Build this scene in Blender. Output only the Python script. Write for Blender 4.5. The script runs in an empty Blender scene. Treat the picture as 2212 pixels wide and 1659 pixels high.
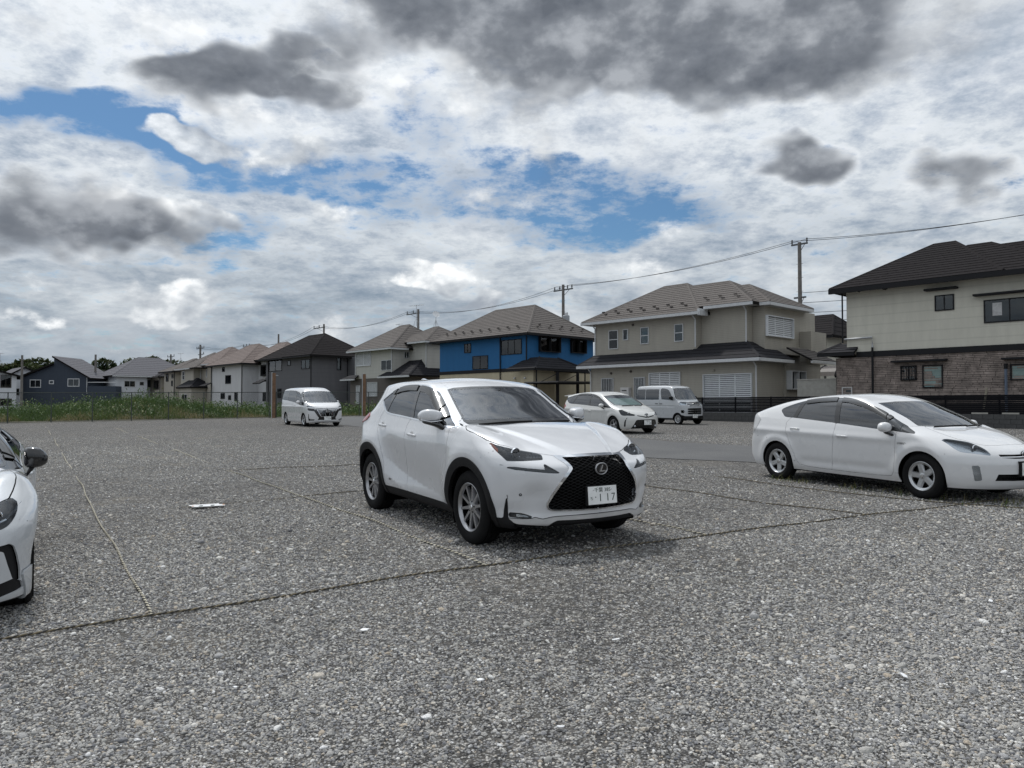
import bpy, bmesh, math, random
import numpy as np
from mathutils import Vector, Matrix, Euler
S = bpy.context.scene
random.seed(4); RNG = np.random.default_rng(11)
# ---------------------------------------------------------------- camera
cam = bpy.data.cameras.new('camera'); cam_ob = bpy.data.objects.new('camera', cam); S.collection.objects.link(cam_ob); S.camera = cam_ob
cam.sensor_width = 36; cam.lens = 26.58; cam.clip_end = 3000; cam.clip_start = .05
cam_ob.location = (0, 0, 1.45); cam_ob.rotation_euler = (math.radians(90) + .0284, 0, 0)
S.view_settings.view_transform = 'Standard'; S.view_settings.look = 'None'; S.view_settings.gamma = 1; S.view_settings.use_curve_mapping = False; S.view_settings.exposure = .35

class NT:
    """Terse node-tree builder."""
    def __init__(s, tree): s.t = tree
    def n(s, kind, ins=None, **props):
        nd = s.t.nodes.new('ShaderNode' + kind)
        for k, v in props.items(): setattr(nd, k, v)
        for k, v in (ins or {}).items(): s.put(nd.inputs[k], v)
        return nd
    def put(s, sock, v):
        if isinstance(v, bpy.types.NodeSocket): s.t.links.new(v, sock)
        elif isinstance(v, bpy.types.Node): s.t.links.new(v.outputs[0], sock)
        else:
            if hasattr(sock.default_value, '__len__') and len(sock.default_value) == 4 and len(v) == 3: v = (*v, 1)
            sock.default_value = v
    def m(s, op, a, b=0., c=None, clamp=False):
        nd = s.n('Math', operation=op, use_clamp=clamp); s.put(nd.inputs[0], a); s.put(nd.inputs[1], b)
        if c is not None: s.put(nd.inputs[2], c)
        return nd.outputs[0]
    def vm(s, op, a, b=(0, 0, 0), scale=None):
        nd = s.n('VectorMath', operation=op); s.put(nd.inputs[0], a); s.put(nd.inputs[1], b)
        if scale is not None: s.put(nd.inputs['Scale'], scale)
        return nd.outputs[0]
    def ramp(s, fac, stops, interp='LINEAR'):
        nd = s.n('ValToRGB'); cr = nd.color_ramp; cr.interpolation = interp
        while len(cr.elements) < len(stops): cr.elements.new(.5)
        for e, (p, c) in zip(cr.elements, stops):
            e.position = p; e.color = (*c, 1) if len(c) == 3 else c
        s.put(nd.inputs[0], fac); return nd.outputs[0]
    def mix(s, fac, a, b, blend='MIX'):
        nd = s.n('Mix', data_type='RGBA', blend_type=blend); s.put(nd.inputs[0], fac); s.put(nd.inputs[6], a); s.put(nd.inputs[7], b)
        return nd.outputs[2]
    def noise(s, vec, scale, detail=3., rough=.5, dist=0.):
        nd = s.n('TexNoise', {'Scale': scale, 'Detail': detail, 'Roughness': rough, 'Distortion': dist})
        if vec is not None: s.put(nd.inputs['Vector'], vec)
        return nd.outputs[0]

# ---------------------------------------------------------------- sky: broken cumulus under a thin bright veil, sun ahead behind cloud
SUN_EL, SUN_AZ = math.radians(60), math.radians(-32)          # azimuth from +Y towards +X
sun = bpy.data.lights.new('sun', 'SUN'); sun.energy = 1.8; sun.angle = math.radians(5.0); sun.color = (1, .965, .91)
sun_ob = bpy.data.objects.new('sun', sun); S.collection.objects.link(sun_ob)
_sd = Vector((math.sin(SUN_AZ)*math.cos(SUN_EL), math.cos(SUN_AZ)*math.cos(SUN_EL), math.sin(SUN_EL)))
sun_ob.rotation_euler = _sd.to_track_quat('Z', 'Y').to_euler(); sun_ob.location = (-6, 30, 40)
world = bpy.data.worlds.new('World'); S.world = world; world.use_nodes = True
def build_sky():
    t = NT(world.node_tree); t.t.nodes.clear()
    out = t.n('OutputWorld'); bg = t.n('Background'); t.t.links.new(bg.outputs[0], out.inputs[0])
    sky = t.n('TexSky', sky_type='NISHITA', sun_disc=False, sun_elevation=SUN_EL, sun_rotation=SUN_AZ, air_density=1.0, dust_density=.5, ozone_density=2.0)
    d = t.n('TexCoord').outputs['Generated']; sp = t.n('SeparateXYZ', {0: d}); x, y, z = sp.outputs
    zz = t.m('MAXIMUM', t.m('ADD', z, .20), .10)
    q = t.n('CombineXYZ', {0: t.m('DIVIDE', x, zz), 1: t.m('DIVIDE', y, zz), 2: 0.}).outputs[0]
    big = t.noise(q, .8, 3, .55, .0); mid = t.noise(q, 2.6, 7, .64, .3); fine = t.noise(t.vm('ADD', q, (7.3, 2.1, 0)), 9.0, 5, .68, .0)
    d3 = t.vm('MULTIPLY', d, (1, 1, 1.5)); puff = t.noise(d3, 7., 7, .62, .0); lit = t.noise(t.vm('ADD', d3, (-.012, .0, .04)), 7., 4, .62, .0)
    # directions ahead, softly warped so that nothing has a clean edge
    wn = t.n('TexNoise', {'Scale': 5., 'Detail': 3., 'Roughness': .65}); t.put(wn.inputs['Vector'], d3)
    dw = t.vm('ADD', d, t.vm('SCALE', t.vm('SUBTRACT', wn.outputs['Color'], (.5, .5, .5)), scale=.20))
    s2 = t.n('SeparateXYZ', {0: dw}); yy = t.m('MAXIMUM', s2.outputs[1], .05); a = t.m('DIVIDE', s2.outputs[0], yy); e = t.m('DIVIDE', s2.outputs[2], yy)
    ahead = t.m('MULTIPLY', t.m('SUBTRACT', y, .05), 8., clamp=True)
    def field(blobs):
        tot = None
        for a0, e0, ra, re, k in blobs:
            r2 = t.m('ADD', t.m('POWER', t.m('DIVIDE', t.m('SUBTRACT', a, a0), ra), 2.), t.m('POWER', t.m('DIVIDE', t.m('SUBTRACT', e, e0), re), 2.))
            g = t.m('MULTIPLY', t.m('SUBTRACT', 1., r2, clamp=True), k); tot = g if tot is None else t.m('ADD', tot, g)
        return t.m('MULTIPLY', tot, ahead)
    def thr(v, lo, hi):
        n = t.n('MapRange', {'Value': v, 'From Min': lo, 'From Max': hi}, interpolation_type='SMOOTHSTEP'); return n.outputs[0]
    HOLES = SKY_HOLES; DARK = SKY_DARK; PUFF = SKY_PUFF
    hole = thr(t.m('ADD', t.m('ADD', field(HOLES), t.m('MULTIPLY', t.m('SUBTRACT', mid, .5), 2.4)), t.m('MULTIPLY', t.m('SUBTRACT', fine, .5), 3.0)), .10, 1.25)
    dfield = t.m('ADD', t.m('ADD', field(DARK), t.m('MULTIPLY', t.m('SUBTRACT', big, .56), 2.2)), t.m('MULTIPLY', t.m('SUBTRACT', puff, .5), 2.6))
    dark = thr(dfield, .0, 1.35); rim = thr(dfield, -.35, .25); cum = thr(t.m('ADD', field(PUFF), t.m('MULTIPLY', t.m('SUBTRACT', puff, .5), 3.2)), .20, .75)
    shade = t.m('ADD', .5, t.m('MULTIPLY', t.m('SUBTRACT', puff, lit), 2.2), clamp=True)      # tops towards the sun bright, undersides grey
    # veil: mottled white overhead, bluish grey layers towards the horizon
    band = t.noise(t.vm('MULTIPLY', d, (2.2, 2.2, 9.)), 2.2, 6, .62, .35)
    low = thr(z, .04, .34)
    tex = t.m('ADD', t.m('MULTIPLY', fine, .5), t.m('MULTIPLY', mid, .5))
    veil_hi = t.ramp(tex, [(.36, (.23, .29, .37)), (.44, (.38, .43, .50)), (.52, (.56, .60, .64)), (.62, (.80, .82, .835))])
    veil_lo = t.ramp(t.m('ADD', t.m('MULTIPLY', band, .65), t.m('MULTIPLY', tex, .35)), [(.38, (.165, .215, .27)), (.49, (.265, .31, .36)), (.60, (.45, .49, .52))])
    veil = t.mix(low, veil_lo, veil_hi)
    veil = t.mix(t.m('MULTIPLY', rim, .22), veil, (.84, .85, .86))
    blue = t.mix(1., sky.outputs[0], (.038, .052, .060), 'MULTIPLY')
    c = t.mix(hole, veil, blue)
    c = t.mix(t.m('MULTIPLY', cum, .85), c, t.ramp(shade, [(.22, (.27, .30, .345)), (.50, (.50, .53, .56)), (.75, (.86, .875, .88))]))
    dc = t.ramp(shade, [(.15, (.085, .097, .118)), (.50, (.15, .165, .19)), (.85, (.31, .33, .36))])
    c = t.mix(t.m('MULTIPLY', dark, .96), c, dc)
    # cloud round the hidden sun glows
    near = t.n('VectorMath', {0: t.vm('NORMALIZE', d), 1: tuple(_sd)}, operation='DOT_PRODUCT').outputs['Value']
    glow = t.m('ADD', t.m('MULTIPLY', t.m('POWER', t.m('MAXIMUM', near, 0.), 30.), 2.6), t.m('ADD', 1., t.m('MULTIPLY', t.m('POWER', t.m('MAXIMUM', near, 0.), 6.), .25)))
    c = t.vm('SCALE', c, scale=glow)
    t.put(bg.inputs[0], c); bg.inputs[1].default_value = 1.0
    world.cycles.sampling_method = 'MANUAL'; world.cycles.sample_map_resolution = 256
def _ae(X, Y, RX, RY, k): return ((X-1106)/1633., (829.5-Y)/1633. + .0284, RX/1633., RY/1633., k)
SKY_HOLES = [_ae(120,225,300,75,1.5), _ae(330,300,260,70,1.4), _ae(470,370,230,60,1.1), _ae(930,400,330,110,.62), _ae(1280,445,380,85,1.0), _ae(1480,490,200,50,.8), _ae(900,270,160,60,.6), _ae(460,520,120,90,.9), _ae(700,370,200,60,.5)]
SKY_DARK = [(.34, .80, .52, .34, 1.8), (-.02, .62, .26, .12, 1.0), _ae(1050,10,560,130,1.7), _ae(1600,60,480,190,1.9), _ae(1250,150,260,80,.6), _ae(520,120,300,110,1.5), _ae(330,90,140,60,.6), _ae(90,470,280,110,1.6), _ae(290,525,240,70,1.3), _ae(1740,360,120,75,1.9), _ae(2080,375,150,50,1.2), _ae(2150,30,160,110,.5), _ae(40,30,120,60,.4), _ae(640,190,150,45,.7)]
SKY_PUFF = [_ae(420,300,110,45,1.2), _ae(690,440,90,50,.8), _ae(400,500,90,60,1.2), _ae(930,585,80,35,1.0), _ae(1040,640,70,30,.8), _ae(330,650,170,40,1.0), _ae(60,640,110,45,.8), _ae(620,330,110,50,.7), _ae(240,440,110,50,.8)]

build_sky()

# ---------------------------------------------------------------- small helpers
COL = S.collection
R = math.radians
MATS = {}
def new_mat(name):
    m = bpy.data.materials.new(name); m.use_nodes = True; m.node_tree.nodes.clear()
    t = NT(m.node_tree); out = t.n('OutputMaterial'); b = t.n('BsdfPrincipled'); t.t.links.new(b.outputs[0], out.inputs[0])
    MATS[name] = m; m['bsdf'] = b.name; return m, t, b, out
def mat(name, col=(.5, .5, .5), rough=.5, metal=0., coat=0., var=.08, scale=6., bump=0., bscale=40., spec=.5, coords='Object'):
    """Plain procedural material: base colour with a little mottling and optional fine relief."""
    if name in MATS: return MATS[name]
    m, t, b, out = new_mat(name)
    tc = t.n('TexCoord').outputs[coords]
    nz = t.noise(tc, scale, 4, .6)
    lo = tuple(c*(1-var) for c in col); hi = tuple(min(1, c*(1+var)) for c in col)
    t.put(b.inputs['Base Color'], t.ramp(nz, [(.3, lo), (.7, hi)]))
    t.put(b.inputs['Roughness'], t.m('MULTIPLY_ADD', nz, .12*rough, rough*.94))
    b.inputs['Metallic'].default_value = metal; b.inputs['Coat Weight'].default_value = coat; b.inputs['Coat Roughness'].default_value = .03
    b.inputs['Specular IOR Level'].default_value = spec
    if bump:
        bp = t.n('Bump', {'Strength': 1., 'Distance': bump, 'Height': t.noise(tc, bscale, 3, .6)})
        t.put(b.inputs['Normal'], bp.outputs[0])
    return m
def mesh_obj(name, V, F, material=None, parent=None, smooth=False, mats=None, midx=None):
    me = bpy.data.meshes.new(name); me.from_pydata([tuple(map(float, v)) for v in V], [], [tuple(f) for f in F])
    for mm in (mats or ([material] if material else [])): me.materials.append(mm)
    if midx is not None: me.polygons.foreach_set('material_index', np.array(midx, np.int32))
    if smooth: me.polygons.foreach_set('use_smooth', np.ones(len(me.polygons), bool))
    me.update()
    o = bpy.data.objects.new(name, me); COL.objects.link(o)
    if parent: o.parent = parent
    return o
class MB:
    """Collects simple solids into one mesh."""
    def __init__(s): s.V = []; s.F = []; s.M = []; s.m = 0
    def add(s, V, F):
        b = len(s.V); s.V += [tuple(v) for v in V]; s.F += [tuple(b+i for i in f) for f in F]; s.M += [s.m]*len(F); return s
    def box(s, a, b):
        (x0, y0, z0), (x1, y1, z1) = a, b
        return s.add([(x0,y0,z0),(x1,y0,z0),(x1,y1,z0),(x0,y1,z0),(x0,y0,z1),(x1,y0,z1),(x1,y1,z1),(x0,y1,z1)],
                     [(0,3,2,1),(4,5,6,7),(0,1,5,4),(1,2,6,5),(2,3,7,6),(3,0,4,7)])
    def prism(s, poly, axis, a, b):
        """Extrude a 2-D outline along an axis ('x','y','z') from a to b."""
        n = len(poly)
        def P(p, t): return (t, p[0], p[1]) if axis == 'x' else (p[0], t, p[1]) if axis == 'y' else (p[0], p[1], t)
        V = [P(p, a) for p in poly] + [P(p, b) for p in poly]
        return s.add(V, [tuple(range(n-1, -1, -1)), tuple(range(n, 2*n))] + [(i, (i+1) % n, n+(i+1) % n, n+i) for i in range(n)])
    def tube(s, pts, r, n=6, closed=False, r2=None):
        pts = [Vector(p) for p in pts]; b = len(s.V); m = len(pts)
        for i, p in enumerate(pts):
            d = (pts[min(i+1, m-1)] - pts[max(i-1, 0)]); d = d.normalized() if d.length > 1e-9 else Vector((0, 0, 1))
            u = d.orthogonal().normalized() if abs(d.z) > .95 else Vector((0, 0, 1)).cross(d).normalized()
            v = d.cross(u); rr = r if r2 is None else r + (r2-r)*i/max(m-1, 1)
            for k in range(n):
                a = 2*math.pi*k/n; s.V.append(tuple(p + u*math.cos(a)*rr + v*math.sin(a)*rr))
        F = []
        for i in range(m-1):
            for k in range(n): F.append((b+i*n+k, b+i*n+(k+1) % n, b+(i+1)*n+(k+1) % n, b+(i+1)*n+k))
        F += [tuple(b+k for k in range(n-1, -1, -1)), tuple(b+(m-1)*n+k for k in range(n))]
        s.F += F; s.M += [s.m]*len(F); return s
    def lathe(s, prof, axis='y', n=32, center=(0, 0, 0), closed=False):
        """Turn (radius, along) points about an axis."""
        b = len(s.V); m = len(prof)
        for k in range(n):
            a = 2*math.pi*k/n; c, q = math.cos(a), math.sin(a)
            for r, t in prof:
                p = (r*c, t, r*q) if axis == 'y' else (t, r*c, r*q) if axis == 'x' else (r*c, r*q, t)
                s.V.append(tuple(p[i] + center[i] for i in range(3)))
        F = []
        for k in range(n):
            k2 = (k+1) % n
            for i in range(m-1 + (1 if closed else 0)):
                j = (i+1) % m; F.append((b+k*m+i, b+k2*m+i, b+k2*m+j, b+k*m+j))
        s.F += F; s.M += [s.m]*len(F); return s
    def build(s, name, material, parent=None, smooth=False, mats=None, bevel=0.):
        o = mesh_obj(name, s.V, s.F, material, parent, smooth, mats, s.M if mats else None)
        if smooth:
            bm = bmesh.new(); bm.from_mesh(o.data); bmesh.ops.recalc_face_normals(bm, faces=bm.faces)
            for e in bm.edges:
                if len(e.link_faces) == 2 and e.calc_face_angle(0) > R(38): e.smooth = False
            bm.to_mesh(o.data); bm.free()
        else:
            bm = bmesh.new(); bm.from_mesh(o.data); bmesh.ops.recalc_face_normals(bm, faces=bm.faces); bm.to_mesh(o.data); bm.free()
        if bevel:
            md = o.modifiers.new('edge', 'BEVEL'); md.width = bevel; md.segments = 2; md.limit_method = 'ANGLE'
        return o
def tag(o, label=None, cat=None, group=None, kind=None):
    for k, v in (('label', label), ('category', cat), ('group', group), ('kind', kind)):
        if v: o[k] = v
    return o
def empty(name, loc=(0, 0, 0), rz=0., label=None, cat=None, group=None):
    o = bpy.data.objects.new(name, None); COL.objects.link(o); o.location = loc; o.rotation_euler = (0, 0, rz); o.empty_display_size = .2
    return tag(o, label, cat, group)
def copy_tree(o, parent=None):
    c = o.copy(); COL.objects.link(c); c.parent = parent
    if parent is not None: c.matrix_parent_inverse = o.matrix_parent_inverse
    for ch in o.children: copy_tree(ch, c)
    return c
_text = {}
def text_shape(body, size, extrude=.001, align='CENTER', squeeze=1.):
    """Flat lettering as vertices and faces in the x-y plane."""
    if (body, size) in _text: return _text[(body, size)]
    cu = bpy.data.curves.new('lettering', 'FONT'); cu.body = body; cu.size = size; cu.extrude = extrude; cu.align_x = align; cu.align_y = 'CENTER'
    cu.resolution_u = 3; cu.space_character = squeeze
    ob = bpy.data.objects.new('lettering', cu); COL.objects.link(ob)
    dg = bpy.context.evaluated_depsgraph_get(); dg.update(); me = bpy.data.meshes.new_from_object(ob.evaluated_get(dg))
    V = [tuple(v.co) for v in me.vertices]; F = [tuple(p.vertices) for p in me.polygons]
    bpy.data.objects.remove(ob); bpy.data.meshes.remove(me); bpy.data.curves.remove(cu)
    _text[(body, size)] = (V, F); return V, F
for _b, _s in [(t, .046) for t in ('\u5343\u8449 385', '\u6c34\u6238 301', '\u5343\u8449 302', '\u6210\u7530 301', '\u6210\u7530 480')] + [(t, .036) for t in '\u3061\u307e\u305f\u3055\u308a'] + [(t, .098) for t in '1234567890'] + [('\u30fb', .05), ('HYBRID', .035), ('HYBRID', .04)]: text_shape(_b, _s, .0006)
def ground_z(x, y): return .0041*x + .0141*y

# ---------------------------------------------------------------- materials for vehicles
def paint(name, col, flake=.03, rough=.22):
    m, t, b, out = new_mat(name); tc = t.n('TexCoord').outputs['Object']
    n1 = t.noise(tc, 900., 1, .5); n2 = t.noise(tc, 1.3, 3, .6)
    c = t.mix(t.m('MULTIPLY', n1, .5), tuple(x*(1-flake) for x in col), tuple(min(1, x*(1+flake)) for x in col))
    dust = t.ramp(n2, [(.35, (0, 0, 0)), (.75, (1, 1, 1))])
    t.put(b.inputs['Base Color'], t.mix(t.m('MULTIPLY', dust, .06), c, (.35, .33, .30)))
    t.put(b.inputs['Roughness'], t.m('MULTIPLY_ADD', n2, .1, rough))
    b.inputs['Coat Weight'].default_value = 1.; t.put(b.inputs['Coat Roughness'], t.m('MULTIPLY', n2, .05)); b.inputs['Coat IOR'].default_value = 1.55
    return m
def glass(name, tint, refl=1.5, rough=0.):
    m, t, b, out = new_mat(name); m.node_tree.nodes.remove(b)
    tc = t.n('TexCoord').outputs['Object']
    fr = t.n('Fresnel', {'IOR': refl}); tr = t.n('BsdfTransparent', {'Color': t.ramp(t.noise(tc, 3., 2), [(.3, tuple(c*.96 for c in tint)), (.7, tint)])})
    gl = t.n('BsdfGlossy', {'Color': (.95, .97, 1.), 'Roughness': rough})
    mx = t.n('MixShader'); t.put(mx.inputs[0], fr.outputs[0]); t.put(mx.inputs[1], tr.outputs[0]); t.put(mx.inputs[2], gl.outputs[0])
    t.t.links.new(mx.outputs[0], out.inputs[0]); return m
paint('pearl_white', (.66, .67, .69)); paint('solid_white', (.68, .685, .695)); paint('warm_white', (.63, .63, .61)); paint('silver_white', (.47, .49, .51), .06); paint('ice_silver', (.52, .54, .56), .05)
glass('windshield_glass', (.82, .89, .87), 2.15); glass('side_glass', (.34, .38, .38), 2.0); glass('privacy_glass', (.07, .075, .08), 2.0); glass('lamp_glass', (.85, .88, .9), 1.45)
mat('black_plastic', (.011, .011, .012), .6, spec=.22, bump=.0004, bscale=300); mat('gloss_black', (.008, .008, .009), .12, coat=.6); mat('gap_black', (.004, .004, .004), .95, spec=.05)
mat('chrome', (.75, .76, .78), .10, 1.); mat('alloy', (.40, .40, .41), .30, .85); mat('alloy_bright', (.52, .53, .54), .32, .8); mat('tyre_rubber', (.011, .011, .0115), .85, spec=.15, bump=.0012, bscale=140, var=.3); mat('disc', (.05, .048, .045), .5, .6)
mat('plate_white', (.78, .79, .78), .35); mat('plate_ink', (.012, .03, .022), .5); mat('amber_lens', (.45, .09, .015), .2, coat=.5); mat('red_lens', (.30, .012, .012), .15, coat=.8); mat('reflector', (.62, .64, .67), .16, .9)
mat('lamp_black', (.02, .021, .023), .35); mat('upholstery', (.035, .034, .034), .85, bump=.002, bscale=120); mat('dash_plastic', (.03, .03, .031), .7); mat('sunshade', (.75, .88, .83), .5, .0, var=.12, scale=14); mat('headliner', (.30, .29, .28), .9); mat('lip_silver', (.50, .50, .50), .35, .3, .6); mat('visor_smoke', (.012, .011, .010), .12, coat=.3)

# ---------------------------------------------------------------- ground
PHI = math.radians(43.); UX, UY = -math.sin(PHI), math.cos(PHI); VX, VY = math.cos(PHI), math.sin(PHI)
def uvw(u, v): return (u*UX + v*VX, u*UY + v*VY)          # u runs away along the row of houses, v across it
def gz(x, y): return .0041*np.clip(x, -40, 40) + .0141*np.clip(y, -20, 60)
def gravel_mat():
    m, t, b, out = new_mat('gravel'); tc = t.n('TexCoord').outputs['Object']
    v1 = t.n('TexVoronoi', {'Scale': 64., 'Vector': tc}); v2 = t.n('TexVoronoi', {'Scale': 21., 'Vector': t.vm('ADD', tc, (3, 5, 0))}); v3 = t.n('TexVoronoi', {'Scale': 9., 'Vector': tc})
    pal = [(.0, (0.142, 0.148, 0.161)), (.25, (0.265, 0.265, 0.275)), (.5, (0.406, 0.401, 0.388)), (.72, (0.567, 0.558, 0.529)), (.9, (0.756, 0.728, 0.681)), (1., (0.850, 0.850, 0.850))]
    r1 = t.n('SeparateColor', {0: v1.outputs['Color']}).outputs[0]; r2 = t.n('SeparateColor', {0: v2.outputs['Color']}).outputs[1]; r3 = t.n('SeparateColor', {0: v3.outputs['Color']}).outputs[0]
    c = t.mix(.45, t.ramp(r1, pal), t.ramp(r2, pal)); c = t.mix(.22, c, t.ramp(r3, pal))
    gap = t.ramp(t.m('ADD', t.m('MULTIPLY', v1.outputs['Distance'], .6), t.m('MULTIPLY', v2.outputs['Distance'], .5)), [(.26, (1, 1, 1)), (.58, (.22, .215, .21))])  # shadow in the crevices between stones, painted into the ground colour
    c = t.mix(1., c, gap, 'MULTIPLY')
    soil = t.noise(tc, .8, 6, .66, .3); wide = t.noise(tc, .13, 4, .6)
    c = t.mix(t.m('MULTIPLY', t.ramp(soil, [(.54, (0, 0, 0)), (.72, (1, 1, 1))]), .45), c, (.25, .225, .185))
    c = t.mix(1., c, t.ramp(wide, [(.3, (.86, .86, .87)), (.7, (1.1, 1.09, 1.07))]), 'MULTIPLY')
    t.put(b.inputs['Base Color'], c); b.inputs['Roughness'].default_value = .92; b.inputs['Specular IOR Level'].default_value = .2
    hgt = t.m('SUBTRACT', 1., t.m('ADD', t.m('MULTIPLY', v1.outputs['Distance'], .45), t.m('MULTIPLY', v2.outputs['Distance'], .75)))
    bp = t.n('Bump', {'Strength': 1., 'Distance': .05, 'Height': hgt}); t.put(b.inputs['Normal'], bp.outputs[0]); return m
def stone_mat():
    m, t, b, out = new_mat('stone'); oi = t.n('ObjectInfo').outputs['Random']; tc = t.n('TexCoord').outputs['Object']
    c = t.ramp(oi, [(.0, (0.182, 0.188, 0.203)), (.15, (0.278, 0.278, 0.288)), (.35, (0.385, 0.380, 0.365)), (.55, (0.501, 0.488, 0.458)), (.70, (0.428, 0.428, 0.435)), (.82, (0.663, 0.641, 0.594)), (.91, (0.512, 0.438, 0.349)), (.96, (0.850, 0.834, 0.785)), (.995, (0.850, 0.850, 0.850))])
    c = t.mix(1., c, t.ramp(t.noise(tc, 2.2, 4, .65), [(.3, (.78, .78, .78)), (.7, (1.15, 1.15, 1.15))]), 'MULTIPLY')
    t.put(b.inputs['Base Color'], c); b.inputs['Roughness'].default_value = .85; b.inputs['Specular IOR Level'].default_value = .25
    bp = t.n('Bump', {'Strength': .5, 'Distance': .15, 'Height': t.noise(tc, 5., 4, .6)}); t.put(b.inputs['Normal'], bp.outputs[0]); return m
def asphalt_mat():
    m, t, b, out = new_mat('asphalt'); tc = t.n('TexCoord').outputs['Object']
    n = t.noise(tc, 160., 2, .7); w = t.noise(tc, .7, 5, .65, .2)
    c = t.mix(1., t.ramp(n, [(.35, (.055, .057, .06)), (.65, (.105, .106, .108))]), t.ramp(w, [(.3, (.85, .85, .86)), (.7, (1.2, 1.19, 1.16))]), 'MULTIPLY')
    t.put(b.inputs['Base Color'], c); b.inputs['Roughness'].default_value = .88
    bp = t.n('Bump', {'Strength': .5, 'Distance': .006, 'Height': n}); t.put(b.inputs['Normal'], bp.outputs[0]); return m
def build_ground():
    g = [-900, -300, -120, -60, -40] + list(range(-36, 37, 3)) + [40, 60, 120, 300, 900]; h = [-300, -80, -20] + list(range(-17, 61, 3)) + [60, 75, 110, 200, 400, 900]; h = sorted(set(h))
    V = [(x, y, float(gz(x, y)) + (0 if (y < 5 or y > 60 or abs(x) > 36) else .012*math.sin(x*.7+y*.3)*math.sin(y*.5)*0)) for y in h for x in g]; n = len(g)
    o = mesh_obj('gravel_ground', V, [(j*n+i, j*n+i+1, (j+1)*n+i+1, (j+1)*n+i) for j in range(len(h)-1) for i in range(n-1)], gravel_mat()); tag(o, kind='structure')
    # asphalt lane between the two rows of cars
    near = [(20,-10.5),(13.5,1.2),(8.2,10.6),(6.0,14.6),(5.0,16.05),(3.9,16.7),(2.9,17.4),(1.2,20.2),(-2.2,26.3),(-5.6,32.2),(-8.5,37.4),(-12.2,44.2),(-15.0,48.9)]
    far = [(24.5,-8.2),(17.5,3.2),(12.0,12.6),(8.6,17.9),(6.3,21.4),(4.85,22.9),(3.9,25.6),(1.1,30.6),(-2.2,36.5),(-5.9,42.0),(-8.7,46.0),(-9.4,49.5),(-9.8,52.0)]
    V = []
    for i, (a, b) in enumerate(zip(near, far)):
        for k in range(9): t = k/8; jx = random.uniform(-.08, .08) if k in (0, 8) else 0; x = a[0]+(b[0]-a[0])*t + jx; y = a[1]+(b[1]-a[1])*t; V.append((x, y, float(gz(x, y)) + .010))
    F = [(i*9+k, (i+1)*9+k, (i+1)*9+k+1, i*9+k+1) for i in range(len(near)-1) for k in range(8)]
    tag(mesh_obj('asphalt_lane', V, F, asphalt_mat()), kind='structure')
    # loose stones, dense near the camera
    st = stone_mat(); protos = []
    for k in range(9):
        bm = bmesh.new(); bmesh.ops.create_icosphere(bm, subdivisions=2 if k < 4 else 1, radius=1.)
        ax = (1., random.uniform(.62, .95), random.uniform(.42, .7))
        off = [Vector((random.uniform(-1, 1), random.uniform(-1, 1), random.uniform(-1, 1))).normalized() for _ in range(7)]; cut = [random.uniform(.62, .92) for _ in range(7)]
        for v in bm.verts:
            p = v.co.copy()
            for q, c in zip(off, cut):
                e = p.dot(q) - c
                if e > 0: p -= q*e*.85
            v.co = Vector((p.x*ax[0], p.y*ax[1], p.z*ax[2]))
        me = bpy.data.meshes.new('stone'); bm.to_mesh(me); bm.free(); me.materials.append(st)
        if k < 4: me.polygons.foreach_set('use_smooth', np.ones(len(me.polygons), bool))
        protos.append(me)
    pts, scl, rot, idx = [], [], [], []
    def scatter(n, y0, y1, smin, smax, pw):
        y = y0*(y1/y0)**RNG.random(n); x = (RNG.random(n)*2-1)*(y*.70 + .4)
        cl = .5+.5*np.sin(x*1.3+2.1*np.sin(y*.9))*np.cos(y*1.1+1.7*np.sin(x*.7)); cl2 = .5+.5*np.sin(x*.55-y*.35+1.3*np.sin(x*.4)); keep = RNG.random(n) < .12 + .55*cl + .42*cl2
        x, y = x[keep], y[keep]
        s = smin*(smax/smin)**(RNG.random(len(x))**pw)*np.clip((y/4.5)**.35, .9, 1.6)*np.clip((y1*1.02-y)/(.35*y1), .3, 1); z = gz(x, y) + s*.12
        pts.append(np.stack([x, y, z], 1)); scl.append(s); rot.append(np.stack([RNG.normal(0, .35, len(x)), RNG.normal(0, .35, len(x)), RNG.random(len(x))*6.283], 1)); idx.append(RNG.integers(0, 9, len(x)))
    scatter(560000, 2.5, 38., .0046, .0135, 1.7); scatter(8000, 2.5, 16., .013, .026, 2.4); scatter(420, 2.7, 12., .022, .036, 2.)
    P = np.vstack(pts); Sc = np.concatenate(scl); Rt = np.vstack(rot); Ix = np.concatenate(idx)
    # keep the lane and tyre contact patches clear
    nx, ny = .875, .485; dlane = (P[:, 0]-3.0)*nx + (P[:, 1]-17.2)*ny; keep = ~((dlane > -.3) & (dlane < 4.9) & (P[:, 1] > 14))
    P, Sc, Rt, Ix = P[keep], Sc[keep], Rt[keep], Ix[keep]
    me = bpy.data.meshes.new('gravel_stones'); me.vertices.add(len(P)); me.vertices.foreach_set('co', P.astype(np.float32).ravel())
    a = me.attributes.new('size', 'FLOAT', 'POINT'); a.data.foreach_set('value', Sc.astype(np.float32)); a = me.attributes.new('turn', 'FLOAT_VECTOR', 'POINT'); a.data.foreach_set('vector', Rt.astype(np.float32).ravel()); a = me.attributes.new('pick', 'INT', 'POINT'); a.data.foreach_set('value', Ix.astype(np.int32))
    o = bpy.data.objects.new('gravel_stones', me); COL.objects.link(o); tag(o, 'loose grey and tan pebbles scattered over the gravel lot', 'gravel', kind='stuff')
    coll = bpy.data.collections.new('stone_kinds')
    for i, pm in enumerate(protos): coll.objects.link(bpy.data.objects.new('stone_kind_%02d' % i, pm))
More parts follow.
